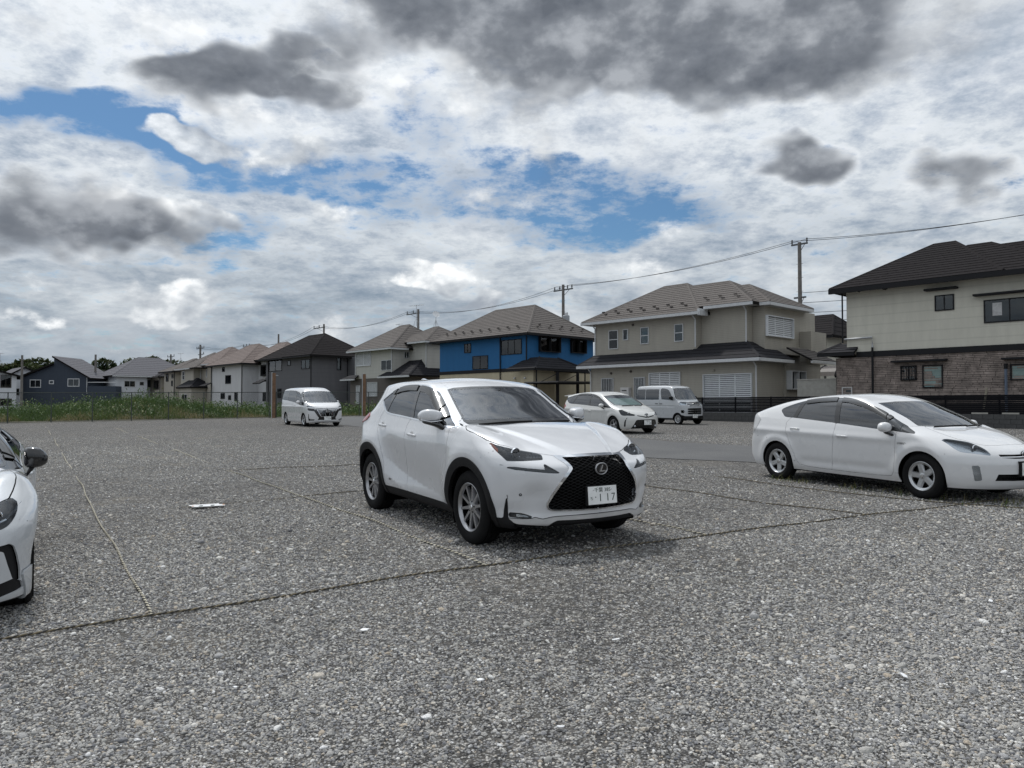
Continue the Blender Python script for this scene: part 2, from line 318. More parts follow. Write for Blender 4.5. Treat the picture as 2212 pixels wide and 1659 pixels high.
    ng = bpy.data.node_groups.new('scatter_stones', 'GeometryNodeTree'); ng.interface.new_socket('Geometry', in_out='INPUT', socket_type='NodeSocketGeometry'); ng.interface.new_socket('Geometry', in_out='OUTPUT', socket_type='NodeSocketGeometry')
    N = ng.nodes; L = ng.links; gi = N.new('NodeGroupInput'); go = N.new('NodeGroupOutput'); ci = N.new('GeometryNodeCollectionInfo'); ci.inputs[0].default_value = coll; ci.inputs[1].default_value = True; ci.inputs[2].default_value = True
    ip = N.new('GeometryNodeInstanceOnPoints'); ip.inputs['Pick Instance'].default_value = True
    def attr(nm, ty): q = N.new('GeometryNodeInputNamedAttribute'); q.data_type = ty; q.inputs[0].default_value = nm; return q.outputs[0]
    L.new(gi.outputs[0], ip.inputs['Points']); L.new(ci.outputs[0], ip.inputs['Instance']); L.new(attr('pick', 'INT'), ip.inputs['Instance Index']); L.new(attr('size', 'FLOAT'), ip.inputs['Scale'])
    er = N.new('FunctionNodeEulerToRotation'); L.new(attr('turn', 'FLOAT_VECTOR'), er.inputs[0]); L.new(er.outputs[0], ip.inputs['Rotation']); L.new(ip.outputs[0], go.inputs[0])
    o.modifiers.new('scatter', 'NODES').node_group = ng
build_ground()

# ---------------------------------------------------------------- houses
def siding(name, col, pitch, depth=.006, lines=.5, vjoint=0.):
    """Horizontal lap boards as fine relief."""
    m, t, b, out = new_mat(name); tc = t.n('TexCoord').outputs['Object']; z = t.n('SeparateXYZ', {0: tc}).outputs[2]
    fr = t.m('FRACT', t.m('DIVIDE', z, pitch)); ln = t.ramp(fr, [(0., (lines, lines, lines)), (.14, (1, 1, 1)), (.95, (1, 1, 1)), (1., (.9, .9, .9))])
    st = t.noise(t.vm('MULTIPLY', tc, (1.2, 1.2, .25)), 2.2, 5, .65); c = t.mix(1., t.ramp(st, [(.25, tuple(k*.88 for k in col)), (.75, tuple(min(1, k*1.06) for k in col))]), ln, 'MULTIPLY')
    t.put(b.inputs['Base Color'], c); b.inputs['Roughness'].default_value = .75
    bp = t.n('Bump', {'Strength': .8, 'Distance': depth, 'Height': fr}); t.put(b.inputs['Normal'], bp.outputs[0]); return m
siding('siding_taupe', (.40, .375, .325), .10, lines=.55); siding('siding_blue', (.012, .125, .31), .075, lines=.72); siding('siding_yellow', (.50, .44, .31), .10, lines=.62)
siding('render_cream', (.60, .58, .50), .455, .003, .86); siding('render_grey', (.115, .115, .125), .455, .003, .85); siding('siding_white', (.56, .56, .58), .12, lines=.80); siding('render_ivory', (.50, .49, .45), .30, .003, .88); siding('siding_navy', (.035, .048, .070), .2, .004, .8); siding('render_white', (.62, .64, .67), .3, .003, .92); siding('brick_brown', (.12, .105, .095), .08, .006, .6); siding('siding_beige', (.43, .40, .345), .2, .004, .8)
mat('brick_stone', (.265, .22, .195), .9, var=.42, scale=2.6, bump=.006, bscale=18); mat('mortar', (.045, .04, .037), .95)
mat('roof_grey', (.125, .114, .108), .9, spec=.15, var=.14, scale=4, bump=.004, bscale=60); mat('roof_dark', (.020, .018, .019), .95, spec=.08, var=.2, scale=5, bump=.004, bscale=60); mat('roof_slate', (.022, .022, .026), .8, spec=.15, var=.2, scale=4); mat('roof_rose', (.17, .14, .13), .9, spec=.15, var=.12); mat('roof_pale', (.125, .125, .138), .9, spec=.15, var=.12)
mat('roof_edge', (.016, .015, .015), .95, spec=.05); mat('trim_white', (.55, .56, .57), .5); mat('trim_black', (.014, .014, .016), .6, spec=.2); mat('trim_brown', (.06, .05, .046), .5); mat('soffit', (.40, .40, .39), .8); mat('footing', (.30, .30, .29), .9)
mat('shutter_white', (.66, .68, .70), .45); mat('shutter_back', (.12, .125, .13), .7); mat('shutter_teal', (.26, .40, .385), .5); mat('curtain', (.45, .45, .45), .9, var=.2, scale=9); mat('room_dark', (.03, .033, .038), .8); mat('galv', (.42, .43, .44), .45, .5); mat('heater_grey', (.52, .51, .50), .5)
glass('window_glass', (.50, .55, .56), 1.6)
class House:
    def __init__(s, name, u, v, z, label, cat='house', at=None, rz=-47):
        s.u, s.v, s.z = u, v, z; x, y = at or uvw(u, v)
        s.root = empty(name, (x, y, z), R(rz), label, cat)
    def L(s, u, v, z): return (s.u - u, v - s.v, z - s.z)
    def box(s, name, u0, u1, v0, v1, z0, z1, material, parent=None, bevel=0.):
        a, b = s.L(max(u0, u1), min(v0, v1), min(z0, z1)), s.L(min(u0, u1), max(v0, v1), max(z0, z1))
        m = MB(); m.box(a, b); return m.build(name, material, parent or s.root, bevel=bevel)
    def roof(s, faces, material, thick=.16, course=.30, name='roof', pieces=(), lift=.018, caps=None):
        """faces: planar outlines (u, v, z). Each is laid in overlapping courses; those listed in pieces get one object per course."""
        base = MB(); rest = MB(); root = None; objs = []
        for fi, f in enumerate(faces):
            P = [np.array(s.L(*p)) for p in f]; n = np.cross(P[1]-P[0], P[2]-P[0]); n = n/np.linalg.norm(n)
            if n[2] < 0: P = P[::-1]; n = -n
            k = len(P); base.add([p for p in P] + [p - np.array((0, 0, thick)) for p in P], [tuple(range(k)), tuple(range(2*k-1, k-1, -1))] + [(i, k+i, k+(i+1) % k, (i+1) % k) for i in range(k)])
            z0 = min(p[2] for p in P); z1 = max(p[2] for p in P); slope = math.sqrt(max(1e-6, 1-n[2]**2)); dz = course*slope; m = max(1, int(round((z1-z0)/dz))); lv = np.linspace(z0, z1, m+1)
            for a, b in zip(lv[:-1], lv[1:]):
                poly = clip_z(clip_z(P, a, True), b, False)
                if len(poly) < 3: continue
                up = [p + n*(.004 + lift*(1-(p[2]-a)/(b-a))) for p in poly]; kk = len(poly)
                mb = MB() if fi in pieces else rest
                mb.m = 0; mb.add(up, [tuple(range(kk))])
                mb.m = 1
                for i in range(kk):
                    j = (i+1) % kk; mb.add([poly[i], poly[j], up[j], up[i]], [(0, 1, 2, 3)])
                if fi in pieces: objs.append(mb)
        r = base.build(name, MATS['roof_edge'], s.root)
        for mb in objs: mesh_obj('roof_course', mb.V, mb.F, None, r, False, [material, MATS['roof_edge']], mb.M)
        if rest.V: o = mesh_obj('roof_courses', rest.V, rest.F, None, r, False, [material, MATS['roof_edge']], rest.M); o['kind'] = 'stuff'
        for a, b in (caps or []):
            a, b = Vector(s.L(*a)), Vector(s.L(*b)); q = MB(); d = (b-a).normalized(); w = Vector((0, 0, 1)).cross(d).normalized()*.10; up = Vector((0, 0, .055)); dn = Vector((0, 0, -.03))
            q.add([a-w+dn, a+up, a+w+dn, b-w+dn, b+up, b+w+dn], [(0, 1, 4, 3), (1, 2, 5, 4), (0, 2, 1), (3, 4, 5), (0, 3, 5, 2)]); q.build('ridge_cap', material, r)
        return r
    def hip(s, u0, u1, v0, v1, z, rise, material, axis='u', inset=None, **k):
        """Hipped roof over a rectangle; u0 is the near end, v0 the front."""
        du, dv = u1-u0, v1-v0; vm, um = (v0+v1)/2, (u0+u1)/2
        if axis == 'u':
            i = inset if inset is not None else min(dv/2, du/2-.05); a, b = (u0+i, vm, z+rise), (u1-i, vm, z+rise)
            faces = [[(u1,v0,z),(u0,v0,z),a,b], [(u0,v0,z),(u0,v1,z),a], [(u0,v1,z),(u1,v1,z),b,a], [(u1,v1,z),(u1,v0,z),b]]
        else:
            i = inset if inset is not None else min(du/2, dv/2-.05); a, b = (um, v0+i, z+rise), (um, v1-i, z+rise)
            faces = [[(u1,v0,z),(u0,v0,z),a], [(u0,v0,z),(u0,v1,z),b,a], [(u0,v1,z),(u1,v1,z),b], [(u1,v1,z),(u1,v0,z),a,b]]
        ends = {(u0,v0): a, (u0,v1): (a if axis == 'u' else b), (u1,v1): b, (u1,v0): (b if axis == 'u' else a)}
        caps = [((p[0], p[1], z+.02), q) for p, q in ends.items()] + [(a, b)]
        return s.roof(faces, material, caps=caps, **k)
    def skirt(s, outer, inner, z0, z1, material, sides='fnlr', **k):
        """Lean-to roof running round a wall: outer and inner are (u0, u1, v0, v1)."""
        u0, u1, v0, v1 = outer; a0, a1, b0, b1 = inner; F = []
        if 'f' in sides: F.append([(u1,v0,z0),(u0,v0,z0),(a0,b0,z1),(a1,b0,z1)])
        if 'n' in sides: F.append([(u0,v0,z0),(u0,v1,z0),(a0,b1,z1),(a0,b0,z1)])
        if 'l' in sides: F.append([(u1,v1,z0),(u1,v0,z0),(a1,b0,z1),(a1,b1,z1)])
        c = []
        if 'f' in sides and 'n' in sides: c.append(((u0,v0,z0+.02),(a0,b0,z1)))
        if 'f' in sides and 'l' in sides: c.append(((u1,v0,z0+.02),(a1,b0,z1)))
        return s.roof(F, material, caps=c, **k)
    def gutter(s, pts, material, h=.15, d=.12, drop=.02):
        for a, b in zip(pts[:-1], pts[1:]):
            (u0, v0, z), (u1, v1, _) = a, b
            if abs(v0-v1) < 1e-6: s.box('gutter', u0, u1, v0-d+.03, v0+.03, z-h-drop, z-drop, material)
            else: s.box('gutter', u0-d*.0-.03, u0+d-.03, v0, v1, z-h-drop, z-drop, material)
    def pipe(s, pts, material, r=.04, name='downpipe'): m = MB(); m.tube([s.L(*p) for p in pts], r, 6); return m.build(name, material, s.root)
    def win(s, face, at, a0, a1, z0, z1, frame='trim_black', kind='slide', fill='room_dark', w=.05, proud=.05, bars=0, name='window'):
        """Framed window on a front ('f', plane v = at) or near-end ('n', plane u = at) wall; a0 < a1 along the wall."""
        f = lambda a, d, z: s.L(a, at - d, z) if face == 'f' else s.L(at - d, a, z)
        def slab(mb, x0, x1, y0, y1, d0, d1):
            C = [f(x, d, y) for d in (d0, d1) for x, y in ((x0, y0), (x1, y0), (x1, y1), (x0, y1))]
            mb.add(C, [(0, 1, 2, 3), (4, 5, 6, 7), (0, 1, 5, 4), (1, 2, 6, 5), (2, 3, 7, 6), (3, 0, 4, 7)])
        fr = MB(); slab(fr, a0, a1, z0, z0+w, .003, proud); slab(fr, a0, a1, z1-w, z1, .003, proud); slab(fr, a0, a0+w, z0+w, z1-w, .003, proud-.002); slab(fr, a1-w, a1, z0+w, z1-w, .003, proud-.002)
        n = {'slide': 2, 'single': 1, 'hung': 1, 'triple': 3, 'shutter': 3, 'shutter2': 2, 'roller': 1}[kind]
        root = fr.build(name, MATS[frame], s.root)
        if kind.startswith('shutter') or kind == 'roller':
            q = MB(); slab(q, a0+w, a1-w, z0+w, z1-w, .004, .012); q.build('shutter_back', MATS['shutter_back'], root)
            sl = MB(); p = .105 if kind != 'roller' else .05; k = int((z1-z0-2*w)/p)
            for i in range(n):
                x0 = a0+w+(a1-a0-2*w)*i/n; x1 = a0+w+(a1-a0-2*w)*(i+1)/n
                for j in range(k): zz = z0+w+p*(j+.15); slab(sl, x0+.02, x1-.02, zz, zz+p*.62, .016, .034)
            o = sl.build('shutter_slats', MATS[fill if fill != 'room_dark' else 'shutter_white'], root); o['kind'] = 'stuff'
            for i in range(1, n): x = a0+w+(a1-a0-2*w)*i/n; q = MB(); slab(q, x-.03, x+.03, z0+w, z1-w, .016, .045); q.build('mullion', MATS[frame], root)
            return root
        q = MB(); slab(q, a0+w, a1-w, z0+w, z1-w, .004, .008); q.build('backing', MATS[fill], root)
        for i in range(n):
            x0 = a0+w+(a1-a0-2*w)*i/n; x1 = a0+w+(a1-a0-2*w)*(i+1)/n
            if kind == 'hung':
                zm = (z0+z1)/2; q = MB(); slab(q, a0+w, a1-w, zm-.025, zm+.025, .009, proud); q.build('meeting_rail', MATS[frame], root)
                for c0, c1 in ((z0+w, zm-.025), (zm+.025, z1-w)): q = MB(); slab(q, x0, x1, c0, c1, .018, .024); q.build('pane', MATS['window_glass'], root)
            else:
                q = MB(); slab(q, x0+(.0 if i == 0 else .02), x1-(.02 if i < n-1 else 0), z0+w, z1-w, .018, .024); q.build('pane', MATS['window_glass'], root)
                if i: q = MB(); slab(q, x0-.02, x0+.02, z0+w, z1-w, .009, proud-.004); q.build('mullion', MATS[frame], root)
        for i in range(bars):
            x = a0+(a1-a0)*(i+.5)/bars; q = MB(); slab(q, x-.012, x+.012, z0, z1, proud+.03, proud+.055); q.build('guard_bar', MATS[frame], root)
        if bars:
            for zz in (z0+.03, z1-.06): q = MB(); slab(q, a0, a1, zz, zz+.03, proud+.01, proud+.029); q.build('guard_rail', MATS[frame], root)
        return root
    def visor(s, u0, u1, at, z, d=.35, material='trim_black'): s.box('window_visor', u0, u1, at-d, at-.002, z, z+.09, MATS[material], bevel=.015)
def clip_z(P, z, above):
    out = []; n = len(P)
    for i in range(n):
        a, b = P[i], P[(i+1) % n]; ia = (a[2] >= z-1e-9) if above else (a[2] <= z+1e-9); ib = (b[2] >= z-1e-9) if above else (b[2] <= z+1e-9)
        if ia: out.append(a)
        if ia != ib: t = (z-a[2])/(b[2]-a[2]); out.append(a + (b-a)*t)
    return out
def snow_guards(h, spots, slope, material, n0='snow_guard'):
    for u, v, z in spots: q = MB(); a = h.L(u, v, z); q.box((a[0]-.10, a[1]-.05, a[2]+.03), (a[0]+.10, a[1]+.03, a[2]+.09)); q.build(n0, material, h.root)
GND = .75
def house_cream():
    h = House('cream_house', 12, 37.2, GND, 'cream house with black hipped roof over brown stone-faced ground floor, far right'); T = MATS['trim_black']
    h.box('wall', 2.5, 15.84, 37.2, 45.5, 3.95, 7.02, MATS['render_cream']); low = h.box('ground_floor', 2.5, 16.39, 37.2, 45.5, GND-.3, 3.78, MATS['mortar'])
    h.box('floor_band', 2.4, 15.35, 37.10, 37.25, 3.78, 4.04, T)
    # split-faced stone courses, individually laid
    bricks = []; z = 1.55
    while z < 3.74:
        hh = random.choice((.07, .08, .09, .12)); u = 7.6 + random.random()*.3
        while u < 16.3:
            w = random.uniform(.22, .65); bricks.append((u, min(u+w-.016, 16.36), z, min(z+hh-.016, 3.775), random.uniform(.012, .05))); u += w
        z += hh
    bricks.sort(key=lambda q: -(q[1]-q[0])*(q[3]-q[2])/(q[0]+8) if q[2] > 1.9 else 0)
    rest = MB()
    for i, (u0, u1, z0, z1, d) in enumerate(bricks):
        a, b = h.L(u1, 37.2-d, z0), h.L(u0, 37.198, z1)
        if i < 300: m = MB(); m.box(a, b); m.build('stone', MATS['brick_stone'], low)
        else: rest.box(a, b)
    rest.build('stones', MATS['brick_stone'], low)['kind'] = 'stuff'
    h.hip(9.0, 16.4, 36.55, 46.1, 7.12, 2.42, MATS['roof_dark'], inset=3.2, pieces=(0, 3), course=.36); h.hip(6.7, 15.2, 36.58, 44.45, 7.09, 2.0, MATS['roof_dark'], inset=3.75, pieces=(0,), course=.36); h.hip(-1, 14, 36.61, 43.7, 7.06, 1.8, MATS['roof_dark'], inset=3.5, pieces=(0,), course=.36)
    h.gutter([(16.4,36.55,7.12),(1.5,36.55,7.12)], T, .22, .14); h.box('soffit', 1.6, 16.3, 36.6, 46, 7.0, 7.06, MATS['trim_black'])
    h.roof([[(17.1,36.75,4.02),(15.32,36.75,4.02),(15.32,37.6,4.5),(16.3,37.6,4.5)], [(17.1,41,4.02),(17.1,36.75,4.02),(16.3,37.6,4.5),(16.3,41,4.5)]], MATS['roof_slate'], thick=.1, course=.25, name='lean_to_roof', caps=[((17.1,36.75,4.05),(16.3,37.6,4.52))])
    h.gutter([(17.1,36.75,4.02),(15.3,36.75,4.02)], T, .14)
    h.pipe([(15.98,37.05,6.95),(15.98,37.05,4.5)], T); h.pipe([(15.9,37.08,4.68),(14.6,37.08,4.70),(14.58,37.08,4.22)], MATS['galv'], .055); h.pipe([(14.58,37.06,4.22),(14.6,37.06,GND)], T, .055)
    h.win('f', 37.2, 11.08, 11.87, 5.70, 6.41); h.visor(10.90, 12.23, 37.2, 6.62); h.win('f', 37.2, 8.0, 9.93, 5.0, 6.0, fill='room_dark'); h.visor(7.7, 10.27, 37.2, 6.18)
    h.box('curtain', 9.25, 9.6, 37.17, 37.18, 5.3, 5.85, MATS['curtain'])
    h.win('f', 37.2, 12.66, 13.36, 2.60, 3.29, bars=6, proud=.09, fill='shutter_teal'); h.win('f', 37.2, 11.57, 12.42, 2.25, 3.29, kind='roller', fill='shutter_teal', proud=.09); h.visor(11.36, 13.69, 37.17, 3.44); h.win('f', 37.2, 8.2, 8.98, 2.51, 3.20, kind='roller', fill='shutter_teal', proud=.09); h.visor(7.6, 9.24, 37.17, 3.38)
    h.pipe([(9.12,37.05,1.0),(9.12,37.05,3.0)], mat('pipe_blue', (.10, .13, .18), .5), .06, 'vent_pipe'); h.pipe([(9.12,37.05,3.0),(9.12,37.05,3.22)], T, .085, 'vent_cowl')
    h.win('f', 37.2, 15.6, 16.1, 1.4, 2.35, 'siding_taupe' if False else 'heater_grey', kind='single', fill='mortar', name='side_door')
    h.box('plank', 10.0, 10.08, 36.95, 37.0, 1.6, 2.5, mat('old_timber', (.30, .27, .21), .85, var=.2)).rotation_euler = (0, R(8), 0)
    return h
def house_taupe():
    h = House('taupe_house', 26, 37.2, GND, 'taupe lap-sided house with grey hipped roof and white louvred shutters'); W = MATS['trim_white']; C = MATS['siding_taupe']
    h.box('ground_floor', 20.72, 32.39, 37.2, 44.5, GND-.3, 3.93, C); h.box('ground_floor', 20.6, 24, 40.25, 44.6, GND-.3, 3.93, C)
    h.box('upper_wall', 24.8, 32.5, 37.8, 45, 3.9, 6.76, C); h.box('upper_wall', 21.83, 24.79, 38.3, 45, 3.9, 7.06, C); h.box('upper_wall', 21.1, 21.82, 38.9, 45, 4.4, 7.05, C); h.box('balcony_wall', 20.4, 21.09, 43.0, 45, 3.9, 5.8, C)
    G = MATS['roof_grey']
    h.hip(24.2, 33.2, 37.2, 45.6, 6.86, 2.44, G, inset=3.6, pieces=(0, 3), course=.33); h.hip(21.15, 32.5, 37.7, 44.3, 7.165, 1.85, G, inset=3.35, pieces=(0, 1), course=.33); h.hip(20.55, 28.0, 38.5, 43.7, 7.165, 1.5, G, inset=2.7, pieces=(0, 1), course=.33)
    h.gutter([(33.2,37.2,6.87),(24.2,37.2,6.87)], W, .17); h.gutter([(24.2,37.7,7.17),(21.15,37.7,7.17)], W, .17); h.gutter([(20.55,38.5,7.17),(20.55,43.7,7.17)], W, .17); h.gutter([(21.15,38.5,7.17),(20.55,38.5,7.17)], W, .17); h.box('verge', 24.15, 24.3, 37.15, 38.0, 6.62, 7.0, W)
    h.box('soffit', 24.3, 33.1, 37.3, 45.5, 6.70, 6.78, MATS['soffit']); h.box('soffit', 21.2, 24.25, 37.75, 44, 7.0, 7.07, MATS['soffit']); h.box('soffit', 20.6, 21.8, 38.55, 43.6, 7.0, 7.075, MATS['soffit'])
    D = MATS['roof_slate']
    h.skirt((24.95, 33.0, 36.55, 45), (24.8, 32.5, 37.8, 44.0), 4.0, 4.72, D, 'fl', thick=.1, course=.42, name='lean_to_roof', pieces=(0,)); h.skirt((20.1, 25.2, 36.5, 40.3), (21.83, 24.9, 38.3, 40.3), 4.0, 5.03, D, 'fn', thick=.1, course=.42, name='lean_to_roof', pieces=(0, 1))
    h.gutter([(33.0,36.55,4.0),(25.0,36.55,4.0)], W, .17); h.gutter([(25.2,36.5,4.0),(20.1,36.5,4.0)], W, .17); h.gutter([(20.1,36.5,4.0),(20.1,40.3,4.0)], W, .17)
    h.box('soffit', 25.3, 32.9, 36.6, 37.2, 3.80, 3.86, MATS['soffit']); h.box('soffit', 20.2, 25.3, 36.6, 37.2, 3.805, 3.865, MATS['soffit']); h.box('soffit', 20.2, 20.7, 37.2, 40.2, 3.80, 3.86, MATS['soffit'])
    h.roof([[(19.1,40.4,3.98),(19.1,43.4,3.98),(20.6,43.4,4.75),(20.6,40.4,4.75)]], G, thick=.1, name='porch_roof', course=.3); h.gutter([(19.1,40.4,3.98),(19.1,43.4,3.98)], W, .16)
    for a in ((32.46,37.72,6.7,4.7), (24.82,37.72,6.7,4.85), (21.85,38.22,7.0,5.0), (20.66,37.12,3.82,.8), (32.33,37.12,3.82,.8)): h.pipe([(a[0],a[1]-.35,a[2]+.05),(a[0],a[1],a[2]-.25),(a[0],a[1],a[3])], W, .042)
    h.win('f', 37.8, 30.59, 31.36, 5.06, 6.28, 'trim_white', 'hung'); h.win('f', 37.8, 29.78, 30.20, 5.57, 6.28, 'trim_white', 'single'); h.win('f', 37.8, 28.18, 28.82, 5.24, 6.29, 'trim_white', 'hung'); h.win('f', 37.8, 25.68, 26.31, 5.24, 6.29, 'trim_white', 'hung')
    h.win('n', 21.1, 38.98, 42.05, 5.33, 6.5, 'shutter_white', 'shutter', proud=.16, name='shutter'); h.win('f', 37.2, 20.92, 23.94, 1.0, 3.20, 'shutter_white', 'shutter', proud=.12, name='shutter'); h.win('f', 37.2, 25.48, 27.70, 1.4, 3.41, 'shutter_white', 'shutter', proud=.12, name='shutter')
    h.win('f', 37.2, 30.47, 31.44, 1.2, 3.19, 'trim_white', 'single', bars=7, proud=.08); h.win('f', 37.2, 28.01, 28.85, 1.2, 3.18, 'trim_white', 'single', bars=7, proud=.08)
    h.win('n', 20.6, 40.35, 42.1, 2.35, 3.42, 'trim_white', 'slide', proud=.35)
    h.box('water_heater', 29.1, 29.75, 36.92, 37.19, 1.3, 2.56, MATS['heater_grey'], bevel=.02); h.box('heater_vent', 29.25, 29.6, 36.90, 36.915, 2.35, 2.40, MATS['trim_black'])
    for u, v, z in ((30.67,37.16,3.48),(29.12,37.16,3.55),(29.4,37.76,6.5),(23.28,37.16,3.42)): q = MB(); q.lathe([(0,-.09),(.06,-.08),(.08,0)], 'y', 12, h.L(u, v+.03, z)); q.build('vent_hood', MATS['trim_brown'] if z != 3.42 else C, h.root)
    sl = 2.44/4.2
    snow_guards(h, [(25.6+i*1.02+(j*.5), 37.2+.75+j*.35, 6.89+(.75+j*.35)*sl) for i in range(7) for j in range(2)] + [(22.4+i*1.0+j*.4, 37.7+.7+j*.35, 7.19+(.7+j*.35)*.56) for i in range(3) for j in range(2)], sl, MATS['trim_brown'])
    return h
def house_blue():
    h = House('blue_house', 44, 38, GND, 'bright blue upper-storey house with grey hipped roof over yellow lap siding'); K = MATS['trim_black']
    h.box('upper_wall', 39.1, 49.45, 38, 45.2, 4.2, 6.68, MATS['siding_blue']); h.box('ground_floor', 39.1, 49.45, 38.0, 45.2, GND-.3, 3.95, MATS['siding_yellow']); h.box('floor_band', 39.05, 49.5, 37.95, 45.25, 3.95, 4.2, K)
    h.hip(38.45, 50.1, 37.4, 45.8, 6.66, 2.65, MATS['roof_grey'], inset=3.5, pieces=(0, 1), course=.30); h.gutter([(50.1,37.4,6.66),(38.45,37.4,6.66)], K, .13); h.gutter([(38.45,37.4,6.66),(38.45,45.8,6.66)], K, .13); h.box('soffit', 38.5, 50, 37.5, 45.7, 6.54, 6.6, MATS['trim_brown'])
    h.win('f', 38, 45.44, 46.26, 5.58, 6.31); h.win('f', 38, 43.42, 45.25, 4.25, 5.29, fill='curtain'); h.win('f', 38, 39.69, 41.91, 5.21, 6.32, kind='triple', fill='curtain')
    h.win('n', 39.1, 39.1, 41.28, 5.40, 6.52, proud=.25, fill='curtain'); h.win('n', 39.1, 42.53, 44.2, 5.46, 6.50, proud=.25, fill='curtain')
    h.pipe([(41.97,37.92,6.5),(41.97,37.92,.8)], K, .045); h.pipe([(39.15,37.92,6.5),(39.15,37.92,4.4)], K, .045)
    h.roof([[(40.3,36.9,4.05),(37.2,36.9,4.05),(38.2,38.3,4.92),(39.3,38.3,4.92)], [(37.2,36.9,4.05),(37.2,42.6,4.05),(38.2,40.2,4.92),(38.2,38.3,4.92)], [(37.2,42.6,4.05),(39.1,42.6,4.05),(39.1,40.3,4.92),(38.2,40.2,4.92)]], MATS['roof_slate'], thick=.12, course=.28, name='porch_roof', pieces=(0, 1), caps=[((37.2,36.9,4.07),(38.2,38.3,4.94)),((37.2,42.6,4.07),(38.2,40.2,4.94))])
    h.gutter([(40.3,36.9,4.05),(37.2,36.9,4.05)], K, .13); h.gutter([(37.2,36.9,4.05),(37.2,42.6,4.05)], K, .13); h.box('porch_wall', 37.8, 39.1, 37.3, 39.4, GND-.3, 3.95, MATS['siding_yellow'])
    for v in (37.2, 42.3): h.pipe([(37.4,v,4.0),(37.4,v,GND)], K, .05)
    for u, v, z in ((40.4,37.95,3.45),(38.6,37.25,3.4)): q = MB(); q.lathe([(0,-.09),(.06,-.08),(.08,0)], 'y', 12, h.L(u, v, z)); q.build('vent_hood', MATS['trim_white'], h.root)
    sl = 2.65/4.2
    snow_guards(h, [(40.0+i*1.05+j*.5, 37.4+.6+j*.3, 6.7+(.6+j*.3)*sl) for i in range(9) for j in range(2)] + [(38.45+.6+j*.3, 39.0+i*1.2+j*.5, 6.7+(.6+j*.3)*.757) for i in range(5) for j in range(2)], sl, MATS['trim_brown'])
    return h
def house_ivory():
    h = House('ivory_house', 59, 38, GND, 'ivory house with grey roof, dark porch roof and brown brick ground floor'); W = MATS['trim_white']; I = MATS['render_ivory']
    h.box('upper_wall', 56.3, 62.45, 38, 45, 3.95, 6.60, I); h.box('upper_wall', 53.6, 56.29, 39.8, 45, 3.95, 7.1, I); h.box('ground_floor', 53.6, 63.5, 38.03, 45, GND-.3, 3.95, MATS['brick_brown'])
    h.hip(55.7, 63.1, 37.4, 45.6, 6.58, 2.5, MATS['roof_grey'], inset=3.0, pieces=(0, 1), course=.36); h.hip(53.0, 58.5, 39.2, 45.6, 7.1, 1.6, MATS['roof_grey'], inset=2.4, pieces=(0, 1), course=.36)
    h.gutter([(63.1,37.4,6.58),(55.7,37.4,6.58)], W, .15); h.gutter([(55.7,37.4,6.58),(55.7,39.3,6.58)], W, .15); h.gutter([(55.7,39.2,7.1),(53.0,39.2,7.1)], W, .15); h.gutter([(53.0,39.2,7.1),(53.0,45.6,7.1)], W, .15); h.box('soffit', 55.8, 63, 37.5, 45, 6.46, 6.52, MATS['soffit'])
    h.win('f', 38, 59.8, 62.3, 5.13, 6.40, 'shutter_white', 'shutter2', proud=.1, name='shutter'); h.win('f', 38, 56.4, 58.1, 4.6, 5.53, 'trim_white', fill='curtain'); h.win('n', 56.3, 39.2, 39.75, 5.7, 6.3, 'trim_white'); h.win('f', 38.03, 58.74, 60.39, 2.28, 3.58, 'trim_white', 'roller', proud=.1, name='shutter'); h.win('f', 38.03, 61.7, 62.4, 1.6, 3.33, 'trim_white', 'roller', fill='room_dark', name='lattice_door'); h.win('f', 38.03, 56.6, 57.6, 1.8, 2.8, 'trim_white', 'single', bars=6)
    h.roof([[(57.6,37.3,4.05),(52.8,37.3,4.05),(54.6,40,5.6),(56.2,40,5.6)], [(52.8,37.3,4.05),(52.8,42,4.05),(54.6,40.0,5.6)]], MATS['roof_slate'], thick=.12, course=.3, name='porch_roof', pieces=(0, 1), caps=[((52.8,37.3,4.07),(54.6,40,5.62))]); h.gutter([(57.6,37.3,4.05),(52.8,37.3,4.05)], W, .15)
    h.roof([[(64.2,37.4,3.95),(61.7,37.4,3.95),(61.9,38,4.3),(63.6,38,4.3)]], MATS['roof_slate'], thick=.1, name='lean_to_roof'); h.gutter([(64.2,37.4,3.95),(61.7,37.4,3.95)], W, .13)
    for u, v, z, b in ((56.35,37.92,6.5,4.3),(53.65,39.7,7.0,4.8),(62.4,37.92,6.5,4.3)): h.pipe([(u,v,z),(u,v,b)], W, .045)
    return h
